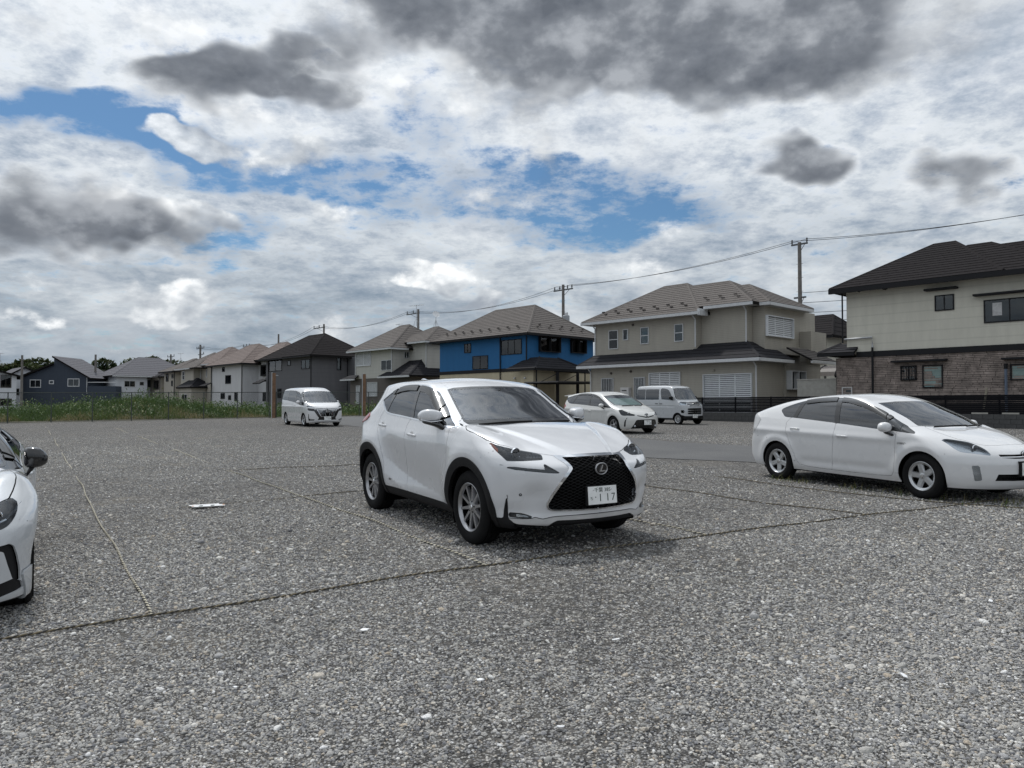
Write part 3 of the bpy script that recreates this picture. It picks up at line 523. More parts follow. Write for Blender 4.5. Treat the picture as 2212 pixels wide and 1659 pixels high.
def house_charcoal():
    h = House('charcoal_house', 76, 38, GND, 'charcoal rendered house with black hipped roof behind the minivan'); K = MATS['trim_black']; C = MATS['render_grey']
    h.box('wall', 71, 81.6, 38, 44.8, GND-.3, 6.6, C); h.box('wall', 69.3, 70.99, 42.2, 44.8, GND-.3, 6.6, C)
    h.hip(70.2, 82.3, 37.4, 45.4, 6.62, 2.7, MATS['roof_dark'], inset=4.2, pieces=(0, 1), course=.36); h.roof([[(76.5,37.38,6.66),(70.15,37.38,6.66),(73.0,40.2,8.7),(74.6,40.2,8.7)], [(70.15,37.38,6.66),(70.15,43,6.66),(73.0,40.2,8.7)]], MATS['roof_dark'], course=.36, name='roof_gablet', caps=[((70.15,37.38,6.68),(73,40.2,8.72))])
    h.gutter([(82.3,37.4,6.62),(70.2,37.4,6.62)], K, .14); h.gutter([(70.2,37.4,6.62),(70.2,45.4,6.62)], K, .14)
    h.win('f', 38, 77.7, 80.85, 5.26, 6.55, fill='room_dark'); h.win('f', 38, 75.66, 76.38, 5.74, 6.27, kind='single'); h.win('f', 38, 71.4, 73.25, 5.26, 6.24, fill='curtain'); h.win('f', 38, 77.75, 78.64, 2.28, 3.31, kind='single', bars=5); h.win('n', 71, 40.9, 41.4, 5.19, 6.48, kind='single'); h.win('n', 69.3, 42.5, 44.3, 5.2, 6.3, fill='curtain')
    h.pipe([(80.9,37.92,6.5),(80.9,37.92,.8)], K, .05); h.pipe([(71.05,37.92,6.5),(71.05,37.92,.8)], K, .05); h.pipe([(70.98,42.15,6.5),(70.98,42.15,2.0)], K, .04)
    h.roof([[(83.6,37.3,4.0),(81.6,37.3,4.0),(81.6,38.2,4.5),(83.0,38.2,4.5)]], MATS['roof_slate'], thick=.1, name='lean_to_roof'); h.win('n', 71, 38.6, 39.6, 1.6, 2.6, 'shutter_back', 'single', fill='heater_grey')
    return h
def house_whitebrick():
    h = House('white_brick_house', 92, 38, GND, 'white brick-patterned house with black windows and lattice grille'); K = MATS['trim_black']
    h.box('wall', 87.8, 97.3, 38, 45, GND-.3, 6.5, MATS['siding_white']); h.box('wall', 82.6, 87.79, 39.9, 45, GND-.3, 6.9, MATS['siding_white'])
    h.hip(87.0, 98.1, 37.4, 45.6, 6.5, 2.7, MATS['roof_rose'], inset=4.1, course=.4); h.hip(82.0, 90.5, 39.2, 45.4, 6.9, 2.2, MATS['roof_rose'], inset=3.1, course=.4)
    h.gutter([(98.1,37.4,6.5),(87.0,37.4,6.5)], K, .16); h.gutter([(87.0,39.2,6.9),(82.0,39.2,6.9)], K, .16); h.gutter([(87.0,37.4,6.5),(87.0,39.4,6.5)], K, .16)
    for a0, a1, z0, z1 in ((93.17,93.97,5.65,6.22),(91.27,92.94,4.13,5.19),(93.08,94.34,2.27,3.01),(91.22,91.99,2.13,2.71),(89.4,90.17,1.99,3.05)): h.win('f', 38, a0, a1, z0, z1, kind='slide' if a1-a0 > 1.2 else 'single', w=.1)
    h.win('f', 39.9, 83.2, 86.6, 4.95, 6.3, fill='curtain', w=.18, proud=.3); h.win('f', 39.9, 83.3, 86.5, 1.95, 3.05, kind='single', bars=12, w=.08)
    for u, v in ((87.9,37.9),(97.2,37.9),(83.0,39.8)): h.pipe([(u,v,6.4),(u,v,.8)], K, .06)
    h.roof([[(99.2,37.0,3.95),(96.9,37.0,3.95),(97.3,38,4.4),(98.6,38,4.4)]], MATS['roof_slate'], thick=.1, name='lean_to_roof'); h.roof([[(84.6,38.7,4.3),(82.0,38.7,4.3),(82.4,39.9,5.0),(84.2,39.9,5.0)]], MATS['roof_slate'], thick=.1, name='lean_to_roof'); return h
def house_beige():
    h = House('beige_house', 103, 38, GND, 'beige house with rose-grey roof between white brick house and long grey roof'); W = MATS['trim_white']; C = MATS['siding_beige']
    h.box('wall', 97.6, 103.6, 39.0, 45, GND-.3, 6.95, C); h.box('wall', 103.61, 108.3, 38, 45, GND-.3, 6.5, C); h.box('porch_wall', 101.6, 106, 37.0, 38.9, GND-.3, 3.85, C)
    h.hip(96.9, 105.5, 38.4, 45.6, 6.95, 2.4, MATS['roof_rose'], inset=3.6, course=.42); h.hip(101.5, 109, 37.4, 45.5, 6.5, 2.3, MATS['roof_grey'], inset=3.6, course=.42)
    h.gutter([(103.4,38.4,6.95),(96.9,38.4,6.95)], W, .16); h.gutter([(109,37.4,6.5),(103.4,37.4,6.5)], W, .16)
    h.win('f', 38, 106.83, 107.69, 4.95, 6.18, 'trim_white', 'hung', w=.1); h.win('f', 39, 97.8, 99.7, 4.4, 5.2, 'trim_white', fill='curtain', w=.1); h.win('f', 39, 101.4, 101.8, 5.2, 6.3, 'trim_white', 'single', w=.1); h.win('f', 37, 103, 105, 1.4, 3.0, 'heater_grey', fill='curtain', w=.1)
    h.hip(101.2, 106.4, 36.7, 40, 3.9, 1.2, MATS['roof_slate'], name='porch_roof', inset=1.6, course=.4); h.pipe([(103.5,38.9,6.8),(103.5,38.9,.8)], W, .06); return h
def house_row(u0, u1, label, name, wallm, roofm, ze, rise, trim, wins, v0=38):
    h = House(name, (u0+u1)/2, v0, GND, label); h.box('wall', u0, u1, v0, v0+7, GND-.3, ze, MATS[wallm]); h.hip(u0-.7, u1+.7, v0-.6, v0+7.6, ze, rise, MATS[roofm], inset=min(4.0, (u1-u0)/2), course=.5)
    h.gutter([(u1+.7,v0-.6,ze),(u0-.7,v0-.6,ze)], MATS[trim], .18)
    for a0, a1, z0, z1 in wins: h.win('f', v0, a0, a1, z0, z1, trim, 'slide' if a1-a0 > 1 else 'single', w=.1)
    h.pipe([(u0+.1,v0-.1,ze-.1),(u0+.1,v0-.1,.8)], MATS[trim], .06); return h
def house_gable(u, v0, v1, vr, ze0, ze1, zr0, zr1, depth, label, name, wallm, roofm, wins, trim, at=None, rz=-47):
    """Gable end towards the lot: two unequal roof planes whose ridges do not meet."""
    h = House(name, u, (v0+v1)/2, GND, label, at=at, rz=rz); T = MATS[trim]
    P = [(v0,GND-.3),(v1,GND-.3),(v1,ze1),(vr,zr1),(vr,zr0),(v0,ze0)]; m = MB(); m.add([h.L(u, a, z) for a, z in P] + [h.L(u+depth, a, z) for a, z in P], [tuple(range(6)), tuple(range(11, 5, -1))] + [(i, (i+1) % 6, 6+(i+1) % 6, 6+i) for i in range(6)]); m.build('wall', MATS[wallm], h.root)
    def slope(a, za, b, zb):
        k = .6*(zb-za)/(b-a); h.roof([[(u-.5, a-(.6 if a < b else -.6), za-abs(k)+.12), (u+depth+.4, a-(.6 if a < b else -.6), za-abs(k)+.12), (u+depth+.4, b, zb+.12), (u-.5, b, zb+.12)]], MATS[roofm], thick=.22, course=.6)
    slope(v0, ze0, vr, zr0); slope(v1, ze1, vr, zr1)
    for a0, a1, z0, z1 in wins: h.win('n', u, a0, a1, z0, z1, trim, 'slide' if a1-a0 > .7 else 'single', w=.1)
    return h
house_cream(); house_taupe(); house_blue(); house_ivory(); house_charcoal(); house_whitebrick(); house_beige()
house_row(110.5, 115, 'narrow pale house with dark trim beyond the beige house', 'pale_house', 'siding_beige', 'roof_grey', 6.3, 2.0, 'trim_black', [(113.2,114.2,4.9,6.0),(111.4,112,4.2,5.0),(111.2,111.9,5.3,5.9)])
house_row(116.5, 124, 'farthest house of the row with brown balcony and grey roof', 'far_row_house', 'siding_beige', 'roof_slate', 5.7, 1.8, 'trim_brown', [(117.2,119.5,3.8,5.2),(121,121.6,4.3,5.1),(122.4,123,4.3,5.1)])
h = house_gable(0, -4.8, 4.8, -.1, 5.5, 5.6, 7.35, 8.4, 6.5, 'dark navy house with offset gable beyond the weedy field', 'navy_house', 'siding_navy', 'roof_pale', [(-3.5,-1.9,4.0,5.15),(1.9,3.6,4.15,5.3),(-.75,-.05,4.5,5.05)], 'trim_white', at=(-65.4, 108), rz=-90)
h.box('balcony', -.4, 1.2, 5.0, 9.0, GND, 4.2, MATS['siding_navy']); h.pipe([(-.4,5.0,4.75),(-.4,9.0,4.75)], MATS['trim_white'], .05, 'balcony_rail'); h.pipe([(-.1,4.7,5.5),(-.1,4.7,3.2),(-.1,6.6,2.9)], MATS['trim_white'], .06)
h = House('long_white_house', 122, 36, GND, 'long white house under wide pale roof behind the weeds'); h.box('wall', 119, 128, 32.6, 36.9, GND-.3, 5.75, MATS['render_white']); h.box('wall', 121, 128, 36.9, 44, GND-.3, 6.0, MATS['render_white']); h.hip(118.3, 129, 32.0, 45, 5.8, 3.0, MATS['roof_pale'], axis='v', inset=5, course=.6)
h.gutter([(118.3,32,5.8),(118.3,45,5.8)], MATS['trim_white'], .15); h.win('n', 119, 33.7, 35.3, 4.1, 5.1, 'trim_white', w=.1); h.win('n', 119, 35.8, 36.5, 4.35, 5.0, 'trim_white', 'single', w=.08); h.win('n', 121, 37.6, 38.5, 4.2, 5.3, 'trim_brown', 'single', fill='curtain', w=.08); h.win('n', 121, 39.1, 40.0, 4.2, 5.3, 'trim_white', 'single', w=.08)
house_gable(124, 13.0, 21.3, 17.0, 5.6, 5.6, 6.7, 6.7, 9, 'off-white house with brown tall window at the left edge of the field', 'offwhite_house', 'render_white', 'roof_pale', [(19.4,20.7,3.9,5.7),(19.4,20.8,1.4,2.4)], 'trim_brown')
house_gable(134, 22.0, 26.5, 24.0, 6.0, 6.0, 7.2, 7.2, 9, 'small grey-white gabled house tucked behind the navy house', 'gabled_house', 'render_white', 'roof_pale', [(22.6,23.4,3.0,4.0)], 'trim_brown')
house_row(24.0, 27.5, 'cream house with dark tiled roof in the gap between cream and taupe houses', 'back_house', 'render_cream', 'roof_dark', 6.4, 1.9, 'trim_black', [(24.9,26.6,4.3,5.7)], v0=53)
house_row(17.5, 21.5, 'white back house with grey roof seen between two front houses', 'white_back_house', 'siding_white', 'roof_grey', 6.9, 1.8, 'trim_black', [(18.2,18.7,4.6,5.8)], v0=56)

# ---------------------------------------------------------------- poles, wires, fences, plants, small things
mat('pole_concrete', (.16, .15, .14), .85, var=.2, scale=3); mat('pole_steel', (.10, .105, .11), .5, .4); mat('cable', (.02, .02, .022), .6); mat('transformer', (.34, .36, .38), .5); mat('porcelain', (.35, .35, .36), .3); mat('rust', (.20, .085, .045), .9, var=.45, scale=5, bump=.004, bscale=60); mat('fence_black', (.008, .008, .010), .8, spec=.08); mat('fence_green', (.045, .055, .05), .55); mat('block', (.07, .07, .07), .93, var=.18, scale=5, bump=.004, bscale=45); mat('dark_base', (.05, .05, .05), .95); mat('concrete_pale', (.34, .33, .30), .9, var=.12)
mat('rope_brown', (.15, .125, .08), .9, var=.3, scale=20); mat('rope_tan', (.58, .54, .43), .9, var=.2, scale=20); mat('rope_dark', (.035, .033, .03), .9); mat('plastic_white', (.72, .73, .74), .5); mat('poly_roof', (.09, .085, .085), .35); mat('wood_post', (.17, .10, .06), .9, var=.35, scale=6)
def pole(u, v, top, label, arms=(), trans=False, r=.16, base=None):
    x, y = uvw(u, v); zb = base if base is not None else .6; o = empty('utility_pole', (x, y, zb), R(-47), label, 'utility pole', 'utility poles behind the houses')
    m = MB(); m.tube([(0, 0, 0), (0, 0, top-zb)], r, 12, r2=r*.72); m.build('pole', MATS['pole_concrete'], o, True)
    for dz, x0, x1, ins in arms:
        z = top - zb + dz; m = MB(); m.box((x0, -.05, z-.05), (x1, .05, z+.05)); m.tube([(0, 0, z-.55), ((x0 if abs(x0) > abs(x1) else x1)*.7, 0, z)], .02, 5); m.build('cross_arm', MATS['pole_steel'], o)
        for xi in ins: m = MB(); m.lathe([(0, .32), (.03, .31), (.06, .25), (.04, .2), (.07, .12), (.05, .08), (.03, 0)], 'z', 10, (xi, 0, z+.05)); m.build('insulator', MATS['pole_steel'], o, True)
    if trans:
        m = MB(); m.lathe([(0, .95), (.26, .93), (.30, .88), (.30, .05), (.27, 0), (0, 0)], 'z', 18, (.42, -.1, top-zb-3.6)); m.build('transformer', MATS['transformer'], o, True)
        m = MB(); m.box((.0, -.2, top-zb-3.3), (.3, .1, top-zb-3.2)); m.build('bracket', MATS['pole_steel'], o)
        for k in (-.15, .0, .15): m = MB(); m.lathe([(0, .25), (.03, .24), (.05, .1), (.03, 0)], 'z', 8, (.42+k, -.1, top-zb-2.66)); m.build('bushing', MATS['porcelain'], o)
    for i in range(5): m = MB(); m.tube([(-.24, 0, top-zb-1.4-i*.9), (.24, 0, top-zb-1.4-i*.9)], .012, 4); m.build('climbing_step', MATS['pole_steel'], o)
    return o
pole(23.0, 47, 12.05, 'tall utility pole rising between the taupe and cream houses', ((-.12, -.55, .55, (-.5, .5)), (-3.6, -.4, .4, ())))
pole(44.0, 47, 11.75, 'utility pole with grey transformer behind the blue house', ((-.45, -1.1, 1.1, (-1.0, -.4, .5, 1.0)),), True)
pole(64.9, 47, 11.6, 'utility pole with one-sided arm behind the ivory house roof', ((-.4, -2.1, .2, (-2.0, -.9)),))
pole(84.8, 47, 11.6, 'utility pole with one-sided arm above the charcoal roof', ((-.4, -2.6, .2, (-2.5, -1.2)),))
pole(97.2, 47, 11.2, 'bare utility pole left of the charcoal house roof', ())
pole(105.5, 47, 10.3, 'half-hidden utility pole behind the white brick house roof', ((-.2, -3.2, .1, (-3.0, -2.0, -1.0)),))
pole(125.3, 47, 11.4, 'utility pole with double arms above the beige house', ((-.6, -1.6, 1.6, (-1.5, -.7, .7, 1.5)), (-1.6, -.9, 1.6, (1.4,))), r=.2)
pole(139, 47, 10.5, 'smallest utility pole over the long white house', ((-.4, -1.7, 1.7, (-1.6, 1.6)),), r=.2)
pole(112, 19.8, 7.8, 'grey utility pole in front of the off-white house on the left', ((-.6, -.1, 1.2, ()),), r=.17)
pole(124, 31.2, 9.0, 'plain dark pole standing behind the navy house roof', (), r=.19)
def wire(a, b, sag, label, r=.016):
    P = []
    for i in range(19):
        t = i/18; P.append(tuple(a[k]+(b[k]-a[k])*t - (sag*4*t*(1-t) if k == 2 else 0) for k in range(3)))
    m = MB(); m.tube(P, r, 5); tag(m.build('power_line', MATS['cable']), label, 'power line', 'overhead power lines')
def W3(u, v, z, dx=0.): x, y = uvw(u-dx, v); return (x, y, z)
E1, E2, E3, E4 = (23.0, 12.2), (44.0, 11.6), (64.9, 11.5), (84.8, 11.5)
for i, d in enumerate((-.5, .5)):
    wire(W3(23.0, 47, 12.2, d), W3(2, 47, 12.0, d), .55, ('upper', 'lower')[i] + ' of two power lines running from the tall pole out of the right edge')
    wire(W3(23.0, 47, 12.2, d), W3(44.0, 47, 11.65, d*1.6), .5, ('upper', 'lower')[i] + ' power line between the tall pole and the transformer pole')
    wire(W3(44.0, 47, 11.65, d*1.6), W3(64.9, 47, 11.5, (-2.0, -.9)[i]), .9, ('left-hand', 'right-hand')[i] + ' power line from transformer pole to the ivory house pole')
    wire(W3(64.9, 47, 11.5, (-2.0, -.9)[i]), W3(84.8, 47, 11.5, (-2.5, -1.2)[i]), .9, ('upper', 'lower')[i] + ' power line over the ivory house roof')
    wire(W3(84.8, 47, 11.5, (-2.5, -1.2)[i]), W3(105.5, 47, 10.4, (-3, -1)[i]), 1.0, ('upper', 'lower')[i] + ' power line sloping down behind the charcoal house roof')
    wire(W3(105.5, 47, 10.4, (-3, -1)[i]), W3(125.3, 47, 11.0, (-1.5, 1.5)[i]), .5, ('upper', 'lower')[i] + ' power line above the beige house roof')
for i, z in enumerate((8.75, 8.1, 7.45, 6.9)): wire(W3(23.0, 47, z), W3(4, 48+i*.5, z+.1), .2, ('top', 'second', 'third', 'lowest')[i] + ' of the low cables between tall pole and cream house')
# antennas
def aerial(u, v, z0, h, label, s=1.):
    x, y = uvw(u, v); o = empty('tv_aerial', (x, y, z0), R(-30), label, 'aerial'); m = MB(); m.tube([(0, 0, -.1), (0, 0, h)], .02, 6); m.build('mast', MATS['galv'], o)
    for a in range(4): m = MB(); m.tube([(.38*math.cos(a*1.57), .38*math.sin(a*1.57), -.25), (.2*math.cos(a*1.57), .2*math.sin(a*1.57), .35), (0, 0, .6)], .012, 4); m.build('leg', MATS['galv'], o)
    m = MB(); m.tube([(-.8*s, 0, h-.1), (.8*s, 0, h-.02)], .014, 4); m.build('boom', MATS['galv'], o)
    for i in range(8): q = -.75*s + i*.21*s; m = MB(); m.tube([(q, -.22*s, h-.06), (q, .22*s, h-.06)], .009, 4); m.build('element', MATS['galv'], o)
aerial(57.6, 41.5, 8.95, 1.9, 'tall television aerial on the ivory house ridge'); aerial(62.6, 43, 8.5, 1.1, 'small television aerial left on the ivory house roof', .5); aerial(128, 20, 7.3, 1.6, 'television aerial on the off-white house at the left edge'); aerial(117, 41, 8.0, 1.3, 'small television aerial above the long white house', .8)
x, y = uvw(54.6, 41.5); o = empty('satellite_dish', (x, y, 8.7), R(-60), 'white satellite dish on legs on the ivory house ridge', 'satellite dish'); m = MB(); m.tube([(0, 0, -.1), (0, 0, .75)], .025, 6); m.build('mast', MATS['galv'], o)
for a in range(4): m = MB(); m.tube([(.3*math.cos(a*1.57), .3*math.sin(a*1.57), -.2), (0, 0, .5)], .012, 4); m.build('leg', MATS['galv'], o)
m = MB(); m.lathe([(0, 0), (.15, .02), (.3, .08), (.34, .12), (.3, .095), (.15, .035), (0, .015)], 'x', 22); d = m.build('dish', MATS['plastic_white'], o, True); d.location = (-.05, 0, .95); d.rotation_euler = (0, R(-30), 0); m = MB(); m.tube([(.1, 0, .75), (.42, 0, .85)], .012, 4); m.build('feed_arm', MATS['galv'], o)
# block wall with black louvre fence along the right
def wall_fence():
    u0, u1, v = -1.0, 25.4, 35.5; x, y = uvw(u0, v); root = empty('block_wall', (x, y, .3), R(-47), 'low dark concrete block wall along the right side of the lot', 'wall'); L = u1-u0
    m = MB(); m.box((-L, .02, 0), (0, .13, .79)); m.build('core', MATS['dark_base'], root); proto = None; n = 0
    for row in range(4):
        for k in range(int(L/.4)+1):
            x0 = -L + k*.4 - (.2 if row % 2 else 0); z0 = row*.197
            if x0 < -L or x0 > -.4: continue
            if proto is None: b = MB(); b.box((.004, -.0, .004), (.394, .12, .192)); proto = b.build('block', MATS['block'], root, bevel=.006); o = proto
            else: o = proto.copy(); COL.objects.link(o); o.parent = root
            o.location = (x0, random.uniform(-.003, .003), z0); n += 1
    f = empty('louvre_fence', (x, y, 1.1), R(-47), 'black horizontal louvre fence standing on the block wall', 'fence'); sl = None
    for k in range(int(L/2)+1):
        m = MB(); m.box((-k*2-.03, .06, -.02), (-k*2+.03, .12, .80)); m.build('post', MATS['fence_black'], f)
        if k*2+2 > L: continue
        for j in range(10):
            if sl is None: m = MB(); m.prism([(.0, .0), (.018, .0), (.03, .066), (.012, .066)], 'x', -1.995, -.005); sl = m.build('slat', MATS['fence_black'], f); o = sl
            else: o = sl.copy(); COL.objects.link(o); o.parent = f
            o.location = (-k*2., .03, .0 + j*.078)
        m = MB(); m.box((-k*2-2, .062, .76), (-k*2, .10, .785)); m.build('rail', MATS['fence_black'], f)
    for i, u in enumerate((9.7, 8.6, 7.7)): m = MB(); m.box((u0-u-.30, .0, .795), (u0-u+.30, .12, .86)); m.build('spacer_block', MATS['concrete_pale'], root)
wall_fence()
x, y = uvw(17.6, 37.9); m = MB(); m.box((-1.0, -.3, 0), (1.1, .5, 2.25)); m.box((-1.03, -.33, 2.25), (1.13, .53, 2.31)); o = m.build('gate_wall', MATS['concrete_pale']); o.location = (x, y, .5); o.rotation_euler = (0, 0, R(-47)); tag(o, 'pale rendered gate wall between the taupe and cream houses', 'wall')
# arched carport between the two, and the flat one by the blue house
def carport_flat():
    x, y = uvw(36.6, 39); o = empty('carport', (x, y, .7), R(-47), 'dark flat carport with stayed posts beside the blue house', 'carport'); K = MATS['trim_black']
    for yy in (-.5, 1.6): m = MB(); m.box((-.08, yy-.08, 0), (.08, yy+.08, 3.1)); m.build('post', K, o)
    m = MB(); m.prism([(-2.6, 2.30), (2.8, 2.36), (2.8, 2.44), (-2.6, 2.38)], 'x', -1.2, 2.0); m.build('roof_panel', MATS['poly_roof'], o)
    for xx in (-1.2, -.4, .4, 1.2, 2.0): m = MB(); m.prism([(-2.65, 2.24), (2.85, 2.30), (2.85, 2.36), (-2.65, 2.30)], 'x', xx-.03, xx+.03); m.build('beam', K, o)
    for yy in (-.5, 1.6): m = MB(); m.tube([(0, yy, 3.0), (0, yy-1.6, 2.4)], .025, 5); m.build('stay', K, o)
carport_flat()
x, y = uvw(19.5, 46.5); o = empty('arched_carport', (x, y, .7), R(-47), 'arched carport with smoked panels in the gap beside the cream house', 'carport')
for k in range(4): m = MB(); m.tube([(-1.6+k*1.1, 1.3*math.sin(a)*1.0, 2.4+.8*math.cos(a)) for a in np.linspace(-1.4, 1.4, 9)], .05, 5); m.build('rib', MATS['trim_black'], o)
P = [(1.3*math.sin(a), 2.4+.8*math.cos(a)) for a in np.linspace(-1.4, 1.4, 9)]; m = MB(); m.add([(xx, a, b) for xx in (-1.6, 1.7) for a, b in P], [(i, i+1, 9+i+1, 9+i) for i in range(8)]); m.build('roof_panel', MATS['trim_brown'], o)
for yy in (-1.3, 1.3):
    for xx in (-1.5, 1.6): m = MB(); m.box((xx-.05, yy-.05, 0), (xx+.05, yy+.05, 2.5)); m.build('post', MATS['trim_black'], o)
# chain-link fence across the far end of the lot
def chain_fence(a, b, posts, label, h=1.68):
    (u0, v0), (u1, v1) = a, b; p0, p1 = uvw(u0, v0), uvw(u1, v1); L = math.hypot(p1[0]-p0[0], p1[1]-p0[1]); ang = math.atan2(p1[1]-p0[1], p1[0]-p0[0]); z0 = float(gz(*p0)); sl = (float(gz(*p1))-z0)/L
    o = empty('chain_link_fence', (p0[0], p0[1], z0), ang, label, 'fence'); G = MATS['fence_green']
    for t in posts: m = MB(); m.tube([(t*L, 0, -.05+sl*t*L), (t*L, 0, h+.03+sl*t*L)], .03, 6); m.build('post', G, o)
    m = MB(); m.tube([(0, 0, h), (L, 0, h+sl*L)], .024, 6); m.build('top_rail', G, o); m = MB(); m.tube([(0, 0, .05), (L, 0, .05+sl*L)], .014, 5); m.build('bottom_wire', G, o)
    V, F = [], []; st = .085; w = .0022
    for k in range(int(-h/st)-1, int(L/st)+1):
        for sg in (1, -1):
            x0 = k*st if sg > 0 else k*st + h; x1 = x0 + sg*h; za, zb = .03, h
            pts = [(x0, za), (x1, zb)]
            if sg > 0:
                if x0 < 0: pts[0] = (0, za + (0-x0)/(x1-x0)*(zb-za))
                if x1 > L: pts[1] = (L, za + (L-x0)/(x1-x0)*(zb-za))
            else:
                if x1 < 0: pts[1] = (0, za + (0-x0)/(x1-x0)*(zb-za))
                if x0 > L: pts[0] = (L, za + (L-x0)/(x1-x0)*(zb-za))
            if not (0 <= pts[0][0] <= L and 0 <= pts[1][0] <= L): continue
            (xa, a_), (xb, b_) = pts; i = len(V)
            for dx, dy in ((-w*1.3, 0), (w*1.3, 0), (0, w*1.6)): V += [(xa+dx, dy, a_+sl*xa), (xb+dx, dy, b_+sl*xb)]
            F += [(i, i+2, i+3, i+1), (i+2, i+4, i+5, i+3), (i+4, i, i+1, i+5)]
    q = mesh_obj('wire_mesh', V, F, G, o); q['kind'] = 'stuff'
chain_fence((50.4, 0), (47.15, 22.2), [i/11 for i in range(12)], 'dark chain-link fence along the weedy field on the left'); chain_fence((47.0, 22.6), (46.2, 28.4), [0, .33, .66, 1], 'short run of chain-link fence between the two rusty posts'); chain_fence((46.0, 28.9), (44.8, 35.4), [.02, .5, 1], 'short run of chain-link fence right of the rusty posts')
for (u, v), lb in (((47.1, 22.4), 'left of two tall rusty posts, beside the minivan'), ((46.1, 28.65), 'right of two tall rusty posts, beside the crossover roof')):
    x, y = uvw(u, v); z = float(gz(x, y)); o = empty('rusty_post', (x, y, z), R(10), lb, 'post', 'rusty posts'); m = MB(); m.box((-.02, -.10, 0), (.18, .10, 2.95)); m.build('timber', MATS['wood_post'], o); m = MB(); m.box((-.08, -.06, 0), (-.025, .06, 3.0)); m.build('steel_channel', MATS['galv'], o); m = MB(); m.tube([(.18, 0, 2.8), (.34, 0, 2.78)], .03, 6); m.build('hook', MATS['galv'], o)
# ropes pegged out as bay lines
def rope(pts, label, seg=.018, r=.0058, bury=0.):
    P = [Vector((x, y, 0)) for x, y in pts]; Q = []
    for a, b in zip(P[:-1], P[1:]):
        L = (b-a).length; n = max(2, int(L/seg)); Q += [a.lerp(b, i/n) for i in range(n)]
    Q.append(P[-1]); d = 0; o = None; S1, S2 = [], []; side = (P[-1]-P[0]).normalized().cross(Vector((0, 0, 1))); prev = Q[0]
    for q in Q:
        d += (q-prev).length; prev = q; wob = .012*math.sin(d*.9)+.008*math.sin(d*2.3+1); z = float(gz(q.x, q.y)) + .014 + .006*math.sin(d*3.1) - bury*(.5+.5*math.sin(d*.8+.5))*.03; c = q + side*wob; a = d/.075*2*math.pi
        off = side*math.cos(a)*r*.75 + Vector((0, 0, math.sin(a)*r*.75)); base = Vector((c.x, c.y, z)); S1.append(base+off); S2.append(base-off)
    o = empty('rope', tuple(S1[0]), 0, label, 'rope', 'ropes marking the parking bays')
    for nm, Sx, mm in (('pale_strand', S1, 'rope_brown' if 'black' in label or 'dark' in label else 'rope_tan'), ('dark_strand', S2, 'rope_dark')): m = MB(); m.tube([s - S1[0] for s in Sx], r, 5); m.build(nm, MATS[mm], o, True)
rope([(-4.6,3.4),(-3.04,4.53),(-2.37,5.0),(-.23,6.42),(1.96,7.76),(3.91,8.83),(6.6,10.2)], 'nearest black and tan rope running across in front of the crossover')
rope([(-2.37,5.0),(-5.0,9.15),(-7.63,13.31)], 'pale rope running back beside the sports coupe from the nearest rope'); rope([(-7.63,13.31),(-10.95,18.51),(-15.31,25.35),(-22.6,36.66)], 'half-buried far rope continuing towards the weedy field on the left', .05, .0075, 1.)
rope([(-.23,6.42),(-1.68,8.84),(-5.43,14.56)], 'pale rope running back along the left side of the crossover', .02); rope([(-5.43,14.56),(-8.32,19.21),(-10.73,23.0),(-18.26,34.78)], 'half-buried far rope behind the crossover bay line', .05, .0075, 1.)
rope([(-6.3,8.6),(-4.99,9.3),(-4.18,10.0),(-2.28,11.39),(-.4,12.6)], 'dark rope crossing the empty bay under the white sign strips', .03, .005, .8); rope([(-8.6,12.7),(-7.63,13.31),(-6.37,14.25),(-3.1,15.9)], 'dark rope across the back of the empty bay', .04, .005, 1.1)
rope([(1.98,7.76),(1.35,8.76),(-1.2,12.8),(-3.2,16.0)], 'pale rope under the right side of the crossover', .03); rope([(4.2,9.0),(3.4,9.9),(1.9,12.3)], 'short dark rope between the crossover and the hatchback', .03, .0055); rope([(6.6,9.2),(5.7,9.95),(4.75,10.95),(3.6,13.2)], 'dark rope along the near side of the white hatchback', .03, .0055)
# sign strips and litter
x, y = -3.99, 9.90; o = empty('bay_sign', (x, y, float(gz(x, y))+.022), R(28), 'two white plastic sign strips lying on the rope in the empty bay', 'sign')
m = MB(); m.box((-.20, .02, 0), (.17, .10, .006)); m.build('strip', MATS['plastic_white'], o); m = MB(); m.box((-.18, -.13, .002), (.22, -.015, .008)); m.build('strip', MATS['plastic_white'], o)
for dx in (-.10, .04): m = MB(); m.prism([(dx, -.105), (dx+.05, -.11), (dx+.06, -.04), (dx+.02, -.03)], 'z', .0085, .0095); m.build('printed_mark', MATS['plate_ink'], o)
for dx in (-.165, .205): m = MB(); m.lathe([(0, .016), (.012, .014), (.014, .008)], 'z', 10, (dx, -.07, 0)); m.build('peg', mat('peg_orange', (.5, .18, .03), .5), o)
SCR = [(-.16,3.84,.024,'white plastic shard in the foreground left of centre'),(1.99,3.88,.022,'long white stick fragment in the right foreground'),(3.30,5.25,.022,'pale paper scrap far right in the gravel'),(-.90,4.66,.026,'white scrap on the gravel below the crossover front wheel'),(.61,4.46,.022,'tiny white chip on the gravel below the crossover plate'),(.21,3.30,.016,'white chip near the bottom edge of the gravel'),(-1.36,3.76,.015,'small white chip in the left foreground gravel'),(-6.9,19.5,.05,'white scrap lying far out in the empty bays')]
